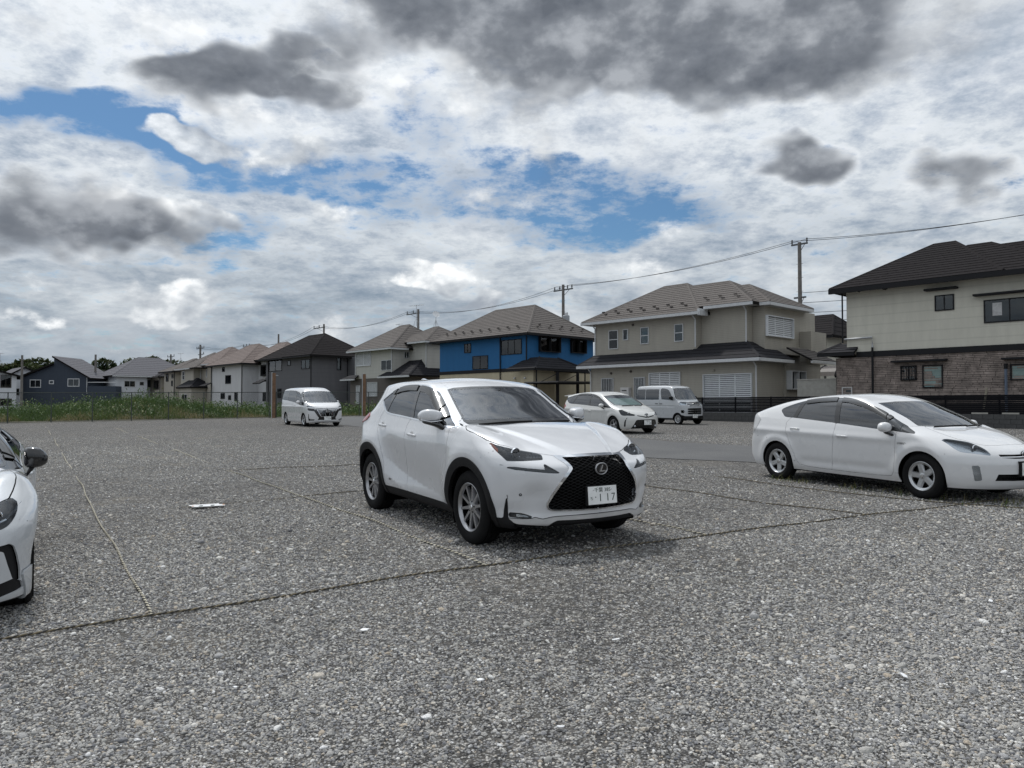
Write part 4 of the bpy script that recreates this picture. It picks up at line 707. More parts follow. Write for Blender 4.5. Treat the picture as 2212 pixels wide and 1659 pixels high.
for x, y, s, lb in SCR:
    y2 = y*1.0; m = MB(); m.prism([(-s, -s*.5), (s*.9, -s*.7), (s*1.2, s*.1), (s*.2, s*.6), (-s*.8, s*.4)], 'z', .0, .004); o = m.build('litter_scrap', MATS['plastic_white']); o.location = (x, y2, float(gz(x, y2))+.017); o.rotation_euler = (R(random.uniform(-12, 12)), R(random.uniform(-12, 12)), random.random()*6); tag(o, lb, 'litter', 'white scraps on the gravel')
# ---------------------------------------------------------------- weeds and trees
def leaf_mat(name, stops, rough=.6):
    m, t, b, out = new_mat(name); at = t.n('Attribute', attribute_name='tint'); t.put(b.inputs['Base Color'], t.ramp(at.outputs['Fac'], stops)); b.inputs['Roughness'].default_value = rough; b.inputs['Specular IOR Level'].default_value = .25
    tr = t.n('BsdfTranslucent', {'Color': t.ramp(at.outputs['Fac'], stops)}); mx = t.n('MixShader', {0: .25}); t.t.links.new(b.outputs[0], mx.inputs[1]); t.t.links.new(tr.outputs[0], mx.inputs[2]); t.t.links.new(mx.outputs[0], out.inputs[0]); return m
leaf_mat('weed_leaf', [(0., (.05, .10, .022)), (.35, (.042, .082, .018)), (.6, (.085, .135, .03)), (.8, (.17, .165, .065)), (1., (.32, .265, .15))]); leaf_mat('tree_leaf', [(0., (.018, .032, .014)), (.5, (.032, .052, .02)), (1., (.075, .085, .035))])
def blades(name, P, H, Wd, tint, material, bend=.35, parent=None):
    """Bent blades, three faces each, at points P."""
    n = len(P); a = RNG.random(n)*6.283; dx, dy = np.cos(a), np.sin(a); lx, ly = -dy, dx; b = bend*(.4+RNG.random(n))
    V = np.zeros((n, 5, 3), np.float32)
    for k, (t, w) in enumerate(((0, 1.), (.55, .85), (1., 0.))):
        cx = P[:, 0] + dx*b*H*t*t; cy = P[:, 1] + dy*b*H*t*t; cz = P[:, 2] + H*t*(1-.25*b*t)
        if k < 2: V[:, 2*k] = np.stack([cx-lx*Wd*w, cy-ly*Wd*w, cz], 1); V[:, 2*k+1] = np.stack([cx+lx*Wd*w, cy+ly*Wd*w, cz], 1)
        else: V[:, 4] = np.stack([cx, cy, cz], 1)
    i = np.arange(n)*5; T = np.stack([np.stack([i, i+1, i+3], 1), np.stack([i, i+3, i+2], 1), np.stack([i+2, i+3, i+4], 1)], 1).reshape(-1, 3)
    me = bpy.data.meshes.new(name); me.vertices.add(n*5); me.vertices.foreach_set('co', V.ravel()); me.loops.add(len(T)*3); me.loops.foreach_set('vertex_index', T.ravel().astype(np.int32)); me.polygons.add(len(T)); me.polygons.foreach_set('loop_start', np.arange(0, len(T)*3, 3, dtype=np.int32)); me.polygons.foreach_set('loop_total', np.full(len(T), 3, np.int32)); me.update(calc_edges=True)
    at = me.attributes.new('tint', 'FLOAT', 'POINT'); at.data.foreach_set('value', np.repeat(tint, 5).astype(np.float32)); me.materials.append(material); o = bpy.data.objects.new(name, me); COL.objects.link(o)
    if parent: o.parent = parent
    return o
def mound(u, v): return 1.0*np.exp(-((v-17.5)/4.2)**2)*np.exp(-((u-57)/6.)**2) + .25*np.exp(-((v-9)/7)**2)*np.exp(-((u-58)/8)**2)
def field():
    # earth under the weeds
    us = np.linspace(47.6, 100, 40); vs = np.linspace(-14, 36.5, 40); V = []
    for v in vs:
        for u in us: uu = u + (v-22.2)*-.145*(1 if u < 60 else 0); x, y = uvw(uu, v); V.append((x, y, float(gz(x, y)) + .006 + float(mound(u, v))*min(1, (u-47.6)/2)))
    o = mesh_obj('weedy_field', V, [(j*40+i, j*40+i+1, (j+1)*40+i+1, (j+1)*40+i) for j in range(39) for i in range(39)], mat('field_soil', (.085, .080, .045), .95, var=.3, scale=.8)); tag(o, kind='structure')
    n = 110000; v = RNG.random(n)*48-12; u = 47.9 + RNG.random(n)**1.6*34 - (v-22.2)*.145; x = u*UX+v*VX; y = u*UY+v*VY; front = np.clip((u-(47.9-(v-22.2)*.145))/4.5, 0, 1)
    z = gz(x, y) + mound(u, v)*np.clip((u-48)/2, 0, 1); patch = .5+.5*np.sin(v*1.3+np.sin(u*.9)*1.4)*np.cos(u*.8); Hh = (.16 + .46*RNG.random(n)**1.5)*(.5+.75*front)*(.65+.6*patch); tint = np.clip(.42*patch + .25*RNG.random(n) + .75*(1-front)*RNG.random(n)**.7*(.5+.8*np.sin(v*.9+1)**2), 0, 1)
    o = blades('weeds', np.stack([x, y, z-.02], 1), Hh, .006+.013*RNG.random(n), tint, MATS['weed_leaf'], .55); tag(o, 'tangled green weeds and dry grass filling the fenced field', 'weeds', kind='stuff')
field()
def docks():
    """Broad-leaved weeds in clumps among the grass."""
    c = 900; v = RNG.random(c)*46-11; u = 48.6 + RNG.random(c)**1.3*20 - (v-22.2)*.145; k = 22
    u = np.repeat(u, k) + RNG.normal(0, .35, c*k); v = np.repeat(v, k) + RNG.normal(0, .35, c*k); x = u*UX+v*VX; y = u*UY+v*VY; hh = np.repeat(.3+.75*RNG.random(c), k)
    z = gz(x, y) + mound(u, v)*np.clip((u-48)/2, 0, 1) + hh*RNG.random(c*k); t = np.clip(np.repeat(RNG.random(c)*.7, k) + RNG.normal(0, .08, c*k), 0, .85)
    tag(blades('broadleaf_weeds', np.stack([x, y, z], 1), .08+.12*RNG.random(c*k), .018+.03*RNG.random(c*k), t, MATS['weed_leaf'], 1.3), 'bushy broad-leaved weeds among the grass of the field', 'weeds', kind='stuff')
docks()
def tufts():
    c = [(4.55,12.75,.3),(4.75,12.4,.25),(5.55,10.9,.45),(5.9,10.3,.5),(6.35,9.6,.5),(6.9,9.2,.4),(5.2,11.5,.35),(6.6,10.0,.3),(7.2,9.9,.3)]; P = []
    for x, y, s in c: k = 46; P.append(np.stack([x + RNG.normal(0, s*.5, k), y + RNG.normal(0, s*.5, k)], 1))
    P = np.vstack(P); z = gz(P[:, 0], P[:, 1]); n = len(P); o = blades('dry_grass', np.column_stack([P, z]), .03+.13*RNG.random(n)**2, .0025+.0025*RNG.random(n), .55+.45*RNG.random(n), MATS['weed_leaf'], .9); tag(o, 'thin dry grass tufts growing round the hatchback wheels', 'grass', kind='stuff')
tufts()
mat('bark', (.06, .05, .04), .95, var=.3)
def tree(u, v, h, r, label, n=4800, name='broadleaf_tree'):
    x, y = uvw(u, v); z = .6; o = empty(name, (x, y, z), 0, label, 'tree', 'trees behind the far houses'); m = MB(); m.tube([(0, 0, 0), (.1, .05, h*.35), (0, 0, h*.6)], r*.09, 8, r2=r*.04)
    cl = [(Vector((random.gauss(0, r*.62), random.gauss(0, r*.62), h*random.uniform(.42, .90))), r*random.uniform(.36, .6)) for _ in range(16)]
    for c, q in cl[:7]: m.tube([(0, 0, h*.38), tuple(c*.55+Vector((0, 0, h*.2))), tuple(c)], r*.035, 5, r2=r*.01)
    m.build('trunk', MATS['bark'], o, True); P = []; T = []
    for c, q in cl:
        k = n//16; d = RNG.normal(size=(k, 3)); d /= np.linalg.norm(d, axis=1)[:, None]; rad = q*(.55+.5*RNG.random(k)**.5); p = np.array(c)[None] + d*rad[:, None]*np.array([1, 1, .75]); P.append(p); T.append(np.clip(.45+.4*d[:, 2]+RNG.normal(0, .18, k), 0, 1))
    P = np.vstack(P); T = np.concatenate(T); b = blades('crown', P, .35+.4*RNG.random(len(P)), .16+.16*RNG.random(len(P)), T, MATS['tree_leaf'], 1.2, o)
for u, v, h, r, lb in ((150,25.5,7.4,3.4,'leftmost dark tree behind the off-white house'),(152,29.5,8.2,3.8,'rounded dark tree behind the left utility pole'),(148,33.5,8.0,3.2,'dark tree just left of the navy roof peak'),(152,40.5,8.9,3.2,'open-topped tree right of the navy roof peak'),(150,44.0,8.2,3.0,'low dark tree beside the plain dark pole'),(148,47.5,8.8,4.2,'broad dense tree behind the long white house')): tree(u, v, h, r, lb)

# ---------------------------------------------------------------- car bodies: surfaces from section curves
def curve(pts, n=1500):
    """Monotone cubic through (x, y) points, returned as a fast lookup."""
    p = np.array(sorted(pts), float); x, y = p[:, 0], p[:, 1]
    h = np.diff(x); d = np.diff(y) / h; m = np.zeros_like(x)
    m[0], m[-1] = d[0], d[-1]
    for i in range(1, len(x) - 1):
        if d[i-1] * d[i] > 0:
            w1, w2 = 2*h[i] + h[i-1], h[i] + 2*h[i-1]
            m[i] = (w1 + w2) / (w1/d[i-1] + w2/d[i])
    xs = np.linspace(x[0], x[-1], n); k = np.clip(np.searchsorted(x, xs) - 1, 0, len(h) - 1)
    t = (xs - x[k]) / h[k]
    ys = ((2*t**3-3*t**2+1)*y[k] + (t**3-2*t**2+t)*h[k]*m[k] + (-2*t**3+3*t**2)*y[k+1] + (t**3-t**2)*h[k]*m[k+1])
    return lambda q: np.interp(q, xs, ys)
def smax(a, b, k):
    h = np.maximum(k - np.abs(a - b), 0) / k
    return np.maximum(a, b) + h*h*h*k/6
def sstep(a, b, x):
    t = np.clip((x - a) / (b - a), 0, 1)
    return t*t*(3 - 2*t)
def sdpoly(P, poly):
    """Signed distance of 2-D points to a closed outline, negative inside."""
    P = np.asarray(P, float); poly = np.asarray(poly, float)
    d = np.full(len(P), 1e18); s = np.ones(len(P)); n = len(poly); j = n - 1
    for i in range(n):
        e = poly[j] - poly[i]; w = P - poly[i]
        b = w - e * np.clip((w @ e) / max(e @ e, 1e-12), 0, 1)[:, None]
        d = np.minimum(d, (b*b).sum(1))
        c1 = P[:, 1] >= poly[i, 1]; c2 = P[:, 1] < poly[j, 1]; c3 = e[0]*w[:, 1] > e[1]*w[:, 0]
        flip = (c1 & c2 & c3) | (~c1 & ~c2 & ~c3)
        s = np.where(flip, -s, s); j = i
    return s * np.sqrt(d)
def sdline(P, pts):
    P = np.asarray(P, float); pts = np.asarray(pts, float); d = np.full(len(P), 1e18)
    for a, b in zip(pts[:-1], pts[1:]):
        e = b - a; w = P - a
        q = w - e * np.clip((w @ e) / max(e @ e, 1e-12), 0, 1)[:, None]
        d = np.minimum(d, (q*q).sum(1))
    return np.sqrt(d)
def smooth_outline(pts, n=6, sharp=()):
    """Catmull-Rom through the outline points; indices in sharp stay corners."""
    p = [np.array(q, float) for q in pts]; m = len(p); out = []
    for i in range(m):
        a, b, c, d = p[i-1], p[i], p[(i+1) % m], p[(i+2) % m]
        if i in sharp: a = 2*b - c
        if (i+1) % m in sharp: d = 2*c - b
        for k in range(n):
            t = k / n
            out.append(.5*((2*b) + (c-a)*t + (2*a-5*b+4*c-d)*t*t + (3*b-a-3*c+d)*t**3))
    return np.array(out)
class CarShape:
    """Implicit body: inside where f < 0. Curves are in metres, x forward, y to the left (half), z up."""
    def __init__(s, **k):
        s.kr, s.kt, s.kf = .10, .07, .12; s.crown = None; s.extra_side = None; s.extra_top = None; s.extra_front = None
        s.rk = lambda z: 1.0; s.wk = .14; s.spine = (-1.6, 1.5, .75); s.kfl = None
        s.__dict__.update(k)
    def side(s, x, z):
        zb = s.belt(x)
        low = s.low(z) * s.plan(x)
        yb = s.low(zb) * s.plan(x)
        gh = yb - s.tumble(np.maximum(z - zb, 0)) * s.ghk(x)
        y = np.where(z < zb, low, gh)
        if s.extra_side: y = y + s.extra_side(x, z)
        return y
    def top(s, x, y):
        zh = s.hood(x) - s.hcrown(x) * y*y
        if s.extra_top: zh = zh + s.extra_top(x, y)
        zc = s.cab(x + s.wk * y*y * s.wsmask(x)) - s.crown(x) * y*y
        return smax(zh, zc, .03)
    def f(s, P):
        x, y, z = P[..., 0], np.abs(P[..., 1]), P[..., 2]
        a = y - s.side(x, z)
        b = (z - s.top(x, y)) * s.topk(x)
        xf = s.front(z) - s.fplan(y)
        if s.extra_front is not None: xf = xf + s.extra_front(y, z)
        c = x - xf
        d = (s.rear(z) + s.rplan(y)*s.rk(z)) - x
        e = s.bottom(x) - z
        g = smax(a, b, s.kt)
        g = smax(g, c, s.kf); g = smax(g, d, s.kr)
        return smax(g, e, .05)
    def grid(s, ns=200, nc=44, nt=120):
        """Half shell (y >= 0) as a regular sheet of points on the surface."""
        x0, x1, zc = s.spine
        th = np.linspace(-np.pi/2, np.pi/2, nt)
        th = th + .10*np.sin(4*th)
        rows = []
        ph = np.linspace(np.pi/2, 0, nc, endpoint=False)
        for p in ph: rows.append((x0, -np.sin(p), np.cos(p)))
        for x in np.linspace(x0, x1, ns): rows.append((x, 0., 1.))
        for p in ph[::-1]: rows.append((x1, np.sin(p), np.cos(p)))
        R = np.array(rows)
        O = np.zeros((len(R), nt, 3)); D = np.zeros_like(O)
        O[..., 0] = R[:, 0, None]; O[..., 2] = zc
        D[..., 0] = R[:, 1, None]; D[..., 1] = R[:, 2, None]*np.cos(th); D[..., 2] = R[:, 2, None]*np.sin(th)
        t = s.march(O.reshape(-1, 3), D.reshape(-1, 3))
        P = (O.reshape(-1, 3) + D.reshape(-1, 3)*t[:, None]).reshape(len(R), nt, 3)
        P[:, 0, 1] = 0; P[:, -1, 1] = 0
        return P
    def march(s, O, D, far=2.6, steps=36):
        lo = np.zeros(len(O)); hi = np.full(len(O), far); done = np.zeros(len(O), bool); prev = np.zeros(len(O))
        for t in np.linspace(0, far, steps)[1:]:
            v = s.f(O + D*t) > 0
            new = v & ~done
            hi[new] = t; lo[new] = prev[new]; done |= v
            prev[~done] = t
            if done.all(): break
        for _ in range(22):
            m = .5*(lo + hi); v = s.f(O + D*m[:, None]) > 0
            hi = np.where(v, m, hi); lo = np.where(v, lo, m)
        return .5*(lo + hi)
    def normals(s, P):
        e = .004; g = np.zeros_like(P)
        for k in range(3):
            d = np.zeros(3); d[k] = e
            g[:, k] = s.f(P + d) - s.f(P - d)
        c = np.abs(P[:, 1]) < 1e-6; g[c, 1] = 0
        return g / np.maximum(np.linalg.norm(g, axis=1), 1e-9)[:, None]
class Shell:
    """Polygon soup with positions, cut into panels by scalar fields."""
    def __init__(s, V, F): s.V = V; s.F = F
    @staticmethod
    def sheet(P):
        n, m = P.shape[:2]; i, j = np.meshgrid(np.arange(n-1), np.arange(m-1), indexing='ij')
        a = (i*m + j).ravel(); F = np.stack([a, a + 1, a + m + 1, a + m], 1)
        return Shell(P.reshape(-1, 3).copy(), [tuple(q) for q in F.tolist()])
    def cut(s, g):
        """Split by g: returns (inside g < 0, outside)."""
        V = s.V; sg = (g < 0); A, B, mixed = [], [], []
        sgl = sg.tolist()
        for q in s.F:
            k = 0
            for i in q: k += sgl[i]
            if k == 0: B.append(q)
            elif k == len(q): A.append(q)
            else: mixed.append(q)
        newV = []; cache = {}; base = len(V)
        def cross(i, j):
            key = (i, j) if i < j else (j, i)
            if key not in cache:
                i2, j2 = key; t = g[i2] / (g[i2] - g[j2])
                cache[key] = base + len(newV); newV.append(V[i2] + (V[j2] - V[i2]) * t)
            return cache[key]
        for q in mixed:
            pa, pb = [], []; n = len(q)
            for k in range(n):
                i, j = q[k], q[(k+1) % n]
                (pa if sgl[i] else pb).append(i)
                if sgl[i] != sgl[j]:
                    c = cross(i, j); pa.append(c); pb.append(c)
            if len(pa) > 2: A.append(tuple(pa))
            if len(pb) > 2: B.append(tuple(pb))
        V2 = np.vstack([V, np.array(newV)]) if newV else V
        return Shell(V2, A), Shell(V2, B)
    def compact(s):
        if not s.F: return Shell(np.zeros((0, 3)), [])
        idx = np.unique(np.concatenate([np.array(q) for q in s.F])); mp = np.full(len(s.V), -1); mp[idx] = np.arange(len(idx))
        return Shell(s.V[idx], [tuple(mp[list(q)].tolist()) for q in s.F])

# the crossover in the middle of the lot
def nx_shape():
    s = CarShape()
    s.cab = curve([(-2.6,1.30),(-2.05,1.50),(-1.8,1.56),(-1.4,1.62),(-.9,1.658),(-.4,1.658),(0,1.632),(.25,1.575),(.42,1.50),(.7,1.345),(.98,1.195),(1.1,1.12),(1.4,.95),(2.6,.1)])
    s.hood = curve([(-2.6,.9),(.4,1.05),(.9,1.15),(1.06,1.155),(1.2,1.138),(1.4,1.105),(1.6,1.058),(1.9,.968),(2.1,.888),(2.3,.79),(2.6,.6)])
    s.hcrown = curve([(-2.6,.05),(1.1,.05),(1.5,.06),(1.9,.12),(2.2,.17),(2.6,.18)])
    s.wsmask = lambda x: sstep(-.3,.3,x)
    s.wk = .36
    s.crown = curve([(-2.6,.16),(-1.5,.12),(0,.11),(.35,.085),(.9,.05),(2.6,.05)])
    s.topk = lambda x: 1/np.sqrt(1+.27*sstep(.1,.4,x)*(1-sstep(.95,1.1,x)))
    s.belt = curve([(-2.6,1.36),(-1.9,1.30),(-1.6,1.30),(-.9,1.255),(0,1.18),(1.0,1.10),(1.3,1.08),(2.6,1.06)])
    s.low = curve([(.1,.80),(.22,.825),(.30,.862),(.40,.893),(.55,.902),(.75,.912),(.92,.916),(1.0,.908),(1.08,.888),(1.2,.858),(1.35,.82)])
    s.tumble = curve([(0,0),(.1,.03),(.2,.07),(.3,.122),(.38,.175),(.46,.25),(.6,.45)])
    s.ghk = curve([(-2.6,2.8),(-2.1,2.1),(-1.7,1.5),(-1.3,1.18),(-.9,1.0),(0,.90),(1.2,.86)])
    s.plan = curve([(-2.6,.78),(-2.3,.875),(-1.95,.965),(-1.5,1.0),(-.4,.995),(.5,.99),(1.2,1.005),(1.6,.995),(1.9,.965),(2.2,.90),(2.6,.75)])
    s.front = curve([(.0,2.08),(.2,2.17),(.28,2.225),(.36,2.225),(.50,2.275),(.66,2.30),(.78,2.29),(.86,2.235),(.92,2.15),(1.0,2.0),(1.2,1.7),(1.7,1.2)])
    s.fplan = curve([(0,0),(.2,.012),(.4,.055),(.55,.11),(.7,.20),(.8,.305),(.9,.46),(1.1,.85)])
    s.rear = curve([(0,-2.2),(.3,-2.26),(.45,-2.355),(.7,-2.37),(.95,-2.33),(1.1,-2.28),(1.25,-2.18),(1.45,-2.02),(1.55,-1.95),(1.75,-1.8)])
    s.rplan = curve([(0,0),(.4,.05),(.6,.14),(.75,.30),(.85,.50),(.95,.75),(1.1,1.1)])
    s.rk = curve([(0,1),(1.1,1),(1.3,1.9),(1.6,3.0)])
    s.bottom = curve([(-2.6,.40),(-2.2,.30),(-1.8,.26),(-.9,.25),(1.8,.22),(2.2,.235),(2.6,.24)])
    s.kt=.075; s.kf=.07; s.kr=.10
    up = curve([(-1.3,.80),(-.85,.70),(-.55,.60),(-.2,.52),(.3,.435),(.85,.355),(1.3,.32)])
    def es(x, z):
        w = sstep(-1.0,-.6,x)*(1-sstep(.6,.95,x))     # scooped doors over a flared lower edge
        d = z - up(x)
        dip = np.where(d > 0, 1 - sstep(0,.45,d), 1 - np.clip(-d/.18,0,1)) * w
        y = -.04*dip
        for xc, a in ((1.33,.028),(-1.33,.030)):     # swollen wheel-arch shoulders
            r = np.hypot(x-xc, z-.36)
            y = y + a*np.exp(-((r-.50)/.13)**2)*sstep(.2,.5,z)
        return y
    s.extra_side = es
    def et(x, y):
        yc = .66 - .42*np.clip((x-1.1)/1.05,0,1)     # raised centre of the bonnet
        return sstep(1.0,1.2,x)*.018*(1-sstep(yc-.05,yc+.05,y)) + .03*sstep(.55,.75,y)*sstep(.9,1.2,x)*(1-sstep(1.7,2.05,x))
    s.extra_top = et
    s.extra_front = lambda y, z: -.045*np.exp(-((y-.62)/.11)**2)*np.exp(-((z-.52)/.12)**2)
    return s

# the white hatchback on the right
def prius_shape():
    s = CarShape()
    s.cab = curve([(-2.6,.80),(-2.15,1.10),(-1.9,1.20),(-1.6,1.285),(-1.2,1.37),(-.8,1.42),(-.4,1.445),(-.1,1.447),(.2,1.425),(.45,1.37),(.8,1.23),(1.1,1.105),(1.35,.975),(1.6,.84),(2.6,.2)])
    s.hood = curve([(-2.6,.7),(.6,.98),(1.2,.995),(1.35,.965),(1.6,.905),(1.85,.83),(2.05,.75),(2.2,.68),(2.6,.4)])
    s.hcrown = curve([(-2.6,.03),(1.2,.03),(1.6,.06),(2.0,.12),(2.6,.15)])
    s.wsmask = lambda x: sstep(-.3,.3,x)
    s.wk = .32
    s.crown = curve([(-2.6,.16),(-1.5,.12),(0,.10),(.35,.085),(.9,.06),(2.6,.05)])
    s.topk = lambda x: 1/np.sqrt(1+.22*sstep(.1,.4,x)*(1-sstep(1.1,1.3,x)))
    s.belt = curve([(-2.6,1.06),(-1.6,1.04),(-.9,1.0),(0,.955),(.8,.91),(1.2,.89),(2.6,.82)])
    s.low = curve([(.1,.76),(.20,.80),(.28,.835),(.36,.848),(.5,.858),(.7,.868),(.82,.868),(.9,.856),(1.0,.83),(1.1,.80)])
    s.tumble = curve([(0,0),(.1,.035),(.2,.082),(.3,.14),(.38,.20),(.46,.29),(.6,.5)])
    s.ghk = curve([(-2.6,2.4),(-2.0,1.7),(-1.5,1.25),(-1.0,1.05),(0,.95),(1.2,.9)])
    s.plan = curve([(-2.6,.80),(-2.15,.905),(-1.8,.965),(-1.35,.99),(-.4,1.0),(.5,1.0),(1.2,1.0),(1.6,.985),(1.9,.94),(2.2,.83),(2.6,.6)])
    s.front = curve([(0,2.1),(.15,2.17),(.25,2.24),(.36,2.27),(.50,2.275),(.60,2.25),(.68,2.19),(.75,2.09),(.85,1.9),(1.0,1.5),(1.5,.9)])
    s.fplan = curve([(0,0),(.2,.02),(.4,.085),(.55,.17),(.7,.31),(.8,.46),(.9,.66),(1.1,1.1)])
    s.rear = curve([(0,-2.0),(.25,-2.10),(.40,-2.17),(.6,-2.175),(.75,-2.15),(.9,-2.12),(1.1,-2.08),(1.25,-1.9),(1.5,-1.5)])
    s.rplan = curve([(0,0),(.4,.03),(.6,.06),(.75,.12),(.85,.23),(.95,.45),(1.1,1.0)])
    s.bottom = curve([(-2.6,.30),(-2.1,.22),(-1.8,.20),(1.8,.16),(2.2,.17),(2.6,.18)])
    s.kt=.07; s.kf=.09; s.kr=.06
    def es(x, z):
        y = .012*np.exp(-((z-(.80+.02*(-x)))/.05)**2)*sstep(1.2,.6,x)
        y = y - .014*np.exp(-((z-.36)/.06)**2)*sstep(-.9,-.7,x)*(1-sstep(.7,.9,x))
        for xc, a in ((1.35,.016),(-1.35,.016)):
            r = np.hypot(x-xc, z-.31)
            y = y + a*np.exp(-((r-.40)/.07)**2)*sstep(.1,.4,z)
        return y
    s.extra_side = es
    s.extra_top = lambda x, y: .008*sstep(.5,.68,y)*sstep(1.0,1.3,x)*(1-sstep(1.9,2.1,x))
    s.spine = (-1.5, 1.4, .62)
    return s

# the pearl wagon behind the crossover
def wagon_shape():
    s = CarShape()
    s.cab = curve([(-2.6,1.25),(-2.2,1.40),(-1.8,1.475),(-1.3,1.53),(-.7,1.565),(-.2,1.572),(.15,1.55),(.45,1.48),(.8,1.34),(1.2,1.16),(1.5,1.01),(1.8,.86),(2.6,.4)])
    s.hood = curve([(-2.6,.7),(.6,1.02),(1.2,1.06),(1.4,1.03),(1.65,.97),(1.9,.90),(2.1,.82),(2.25,.73),(2.6,.45)])
    s.hcrown = curve([(-2.6,.03),(1.2,.03),(1.6,.06),(2.0,.12),(2.6,.15)])
    s.wsmask = lambda x: sstep(-.3,.3,x); s.wk = .30
    s.crown = curve([(-2.6,.14),(-1.5,.11),(0,.10),(.35,.085),(.9,.06),(2.6,.05)])
    s.topk = lambda x: 1/np.sqrt(1+.2*sstep(.1,.4,x)*(1-sstep(1.2,1.4,x)))
    s.belt = curve([(-2.6,1.12),(-1.6,1.09),(-.9,1.05),(0,1.0),(.8,.955),(1.2,.93),(2.6,.85)])
    s.low = curve([(.1,.78),(.20,.82),(.28,.85),(.36,.865),(.5,.875),(.7,.884),(.84,.884),(.94,.870),(1.04,.845),(1.15,.815)])
    s.tumble = curve([(0,0),(.1,.03),(.2,.072),(.3,.125),(.4,.19),(.48,.27),(.6,.45)])
    s.ghk = curve([(-2.6,1.8),(-2.0,1.35),(-1.5,1.1),(-1.0,1.0),(0,.95),(1.2,.9)])
    s.plan = curve([(-2.6,.80),(-2.2,.905),(-1.9,.96),(-1.4,.99),(-.4,1.0),(.5,1.0),(1.2,1.0),(1.6,.99),(1.9,.955),(2.2,.86),(2.6,.6)])
    s.front = curve([(0,2.12),(.15,2.2),(.25,2.27),(.36,2.31),(.50,2.32),(.62,2.30),(.72,2.24),(.80,2.15),(.9,1.98),(1.05,1.6),(1.6,1.0)])
    s.fplan = curve([(0,0),(.2,.02),(.4,.075),(.55,.145),(.7,.26),(.8,.39),(.9,.58),(1.1,1.0)])
    s.rear = curve([(0,-2.15),(.25,-2.22),(.40,-2.31),(.6,-2.325),(.8,-2.31),(.95,-2.27),(1.1,-2.2),(1.3,-2.08),(1.42,-2.12),(1.6,-1.9)])
    s.rplan = curve([(0,0),(.4,.03),(.6,.08),(.75,.18),(.85,.34),(.95,.6),(1.1,1.0)])
    s.bottom = curve([(-2.6,.32),(-2.1,.24),(-1.8,.20),(1.8,.17),(2.2,.18),(2.6,.2)])
    s.kt=.07; s.kf=.08; s.kr=.06
    def es(x, z):
        y = .010*np.exp(-((z-(.86-.02*x))/.05)**2)*sstep(1.2,.6,x) - .012*np.exp(-((z-.38)/.07)**2)*sstep(-.9,-.7,x)*(1-sstep(.7,.9,x))
        for xc in (1.39, -1.39):
            r = np.hypot(x-xc, z-.32); y = y + .014*np.exp(-((r-.41)/.07)**2)*sstep(.1,.4,z)
        return y
    s.extra_side = es; s.extra_top = None; s.spine = (-1.6, 1.4, .66)
    return s

# the tall white minivan by the fence
def serena_shape():
    s = CarShape()
    s.cab = curve([(-2.6,1.76),(-2.35,1.79),(-2.0,1.825),(-1.4,1.855),(-.6,1.865),(.2,1.855),(.6,1.82),(.85,1.75),(1.1,1.60),(1.4,1.38),(1.65,1.20),(1.9,1.02),(2.6,.5)])
    s.hood = curve([(-2.6,.7),(1.0,1.08),(1.6,1.16),(1.75,1.14),(1.95,1.07),(2.15,.98),(2.3,.88),(2.6,.6)])
    s.hcrown = curve([(-2.6,.03),(1.6,.04),(2.0,.06),(2.6,.1)])
    s.wsmask = lambda x: sstep(.2,.7,x); s.wk = .24
    s.crown = curve([(-2.6,.12),(-1.5,.10),(.3,.09),(.9,.06),(2.6,.05)])
    s.topk = lambda x: 1/np.sqrt(1+.5*sstep(.7,.95,x)*(1-sstep(1.5,1.7,x)))
    s.belt = curve([(-2.6,1.10),(-1.0,1.08),(-.2,1.06),(.5,.98),(1.0,.93),(1.6,.93),(2.6,.93)])
    s.low = curve([(.1,.80),(.2,.83),(.3,.853),(.45,.860),(.7,.866),(.9,.862),(1.05,.85),(1.2,.835)])
    s.tumble = curve([(0,0),(.2,.03),(.4,.075),(.55,.12),(.66,.17),(.75,.25),(.9,.45)])
    s.ghk = curve([(-2.6,1.1),(-1.0,1.0),(1.2,.95)])
    s.plan = curve([(-2.6,.92),(-2.3,.965),(-1.9,.99),(-.4,1.0),(1.2,1.0),(1.7,.985),(2.0,.955),(2.25,.90),(2.6,.75)])
    s.front = curve([(0,2.2),(.15,2.28),(.3,2.36),(.5,2.38),(.7,2.375),(.85,2.34),(.95,2.27),(1.05,2.12),(1.2,1.85),(1.9,1.2)])
    s.fplan = curve([(0,0),(.2,.015),(.4,.055),(.55,.11),(.7,.20),(.8,.31),(.9,.48),(1.1,.9)])
    s.rear = curve([(0,-2.25),(.3,-2.35),(.5,-2.39),(.8,-2.38),(1.1,-2.35),(1.6,-2.28),(1.8,-2.22),(1.95,-2.1)])
    s.rplan = curve([(0,0),(.5,.02),(.7,.06),(.8,.12),(.9,.3),(1.1,.8)])
    s.bottom = curve([(-2.6,.30),(-2.1,.23),(-1.8,.19),(1.8,.17),(2.2,.19),(2.6,.2)])
    s.kt=.08; s.kf=.07; s.kr=.07
    s.extra_side = lambda x, z: .010*np.exp(-((z-.92)/.05)**2)*sstep(1.6,1.0,x) - .010*np.exp(-((z-.45)/.1)**2)*sstep(-1.0,-.8,x)*(1-sstep(.8,1.0,x))
    s.spine = (-1.9, 1.4, .85)
    return s

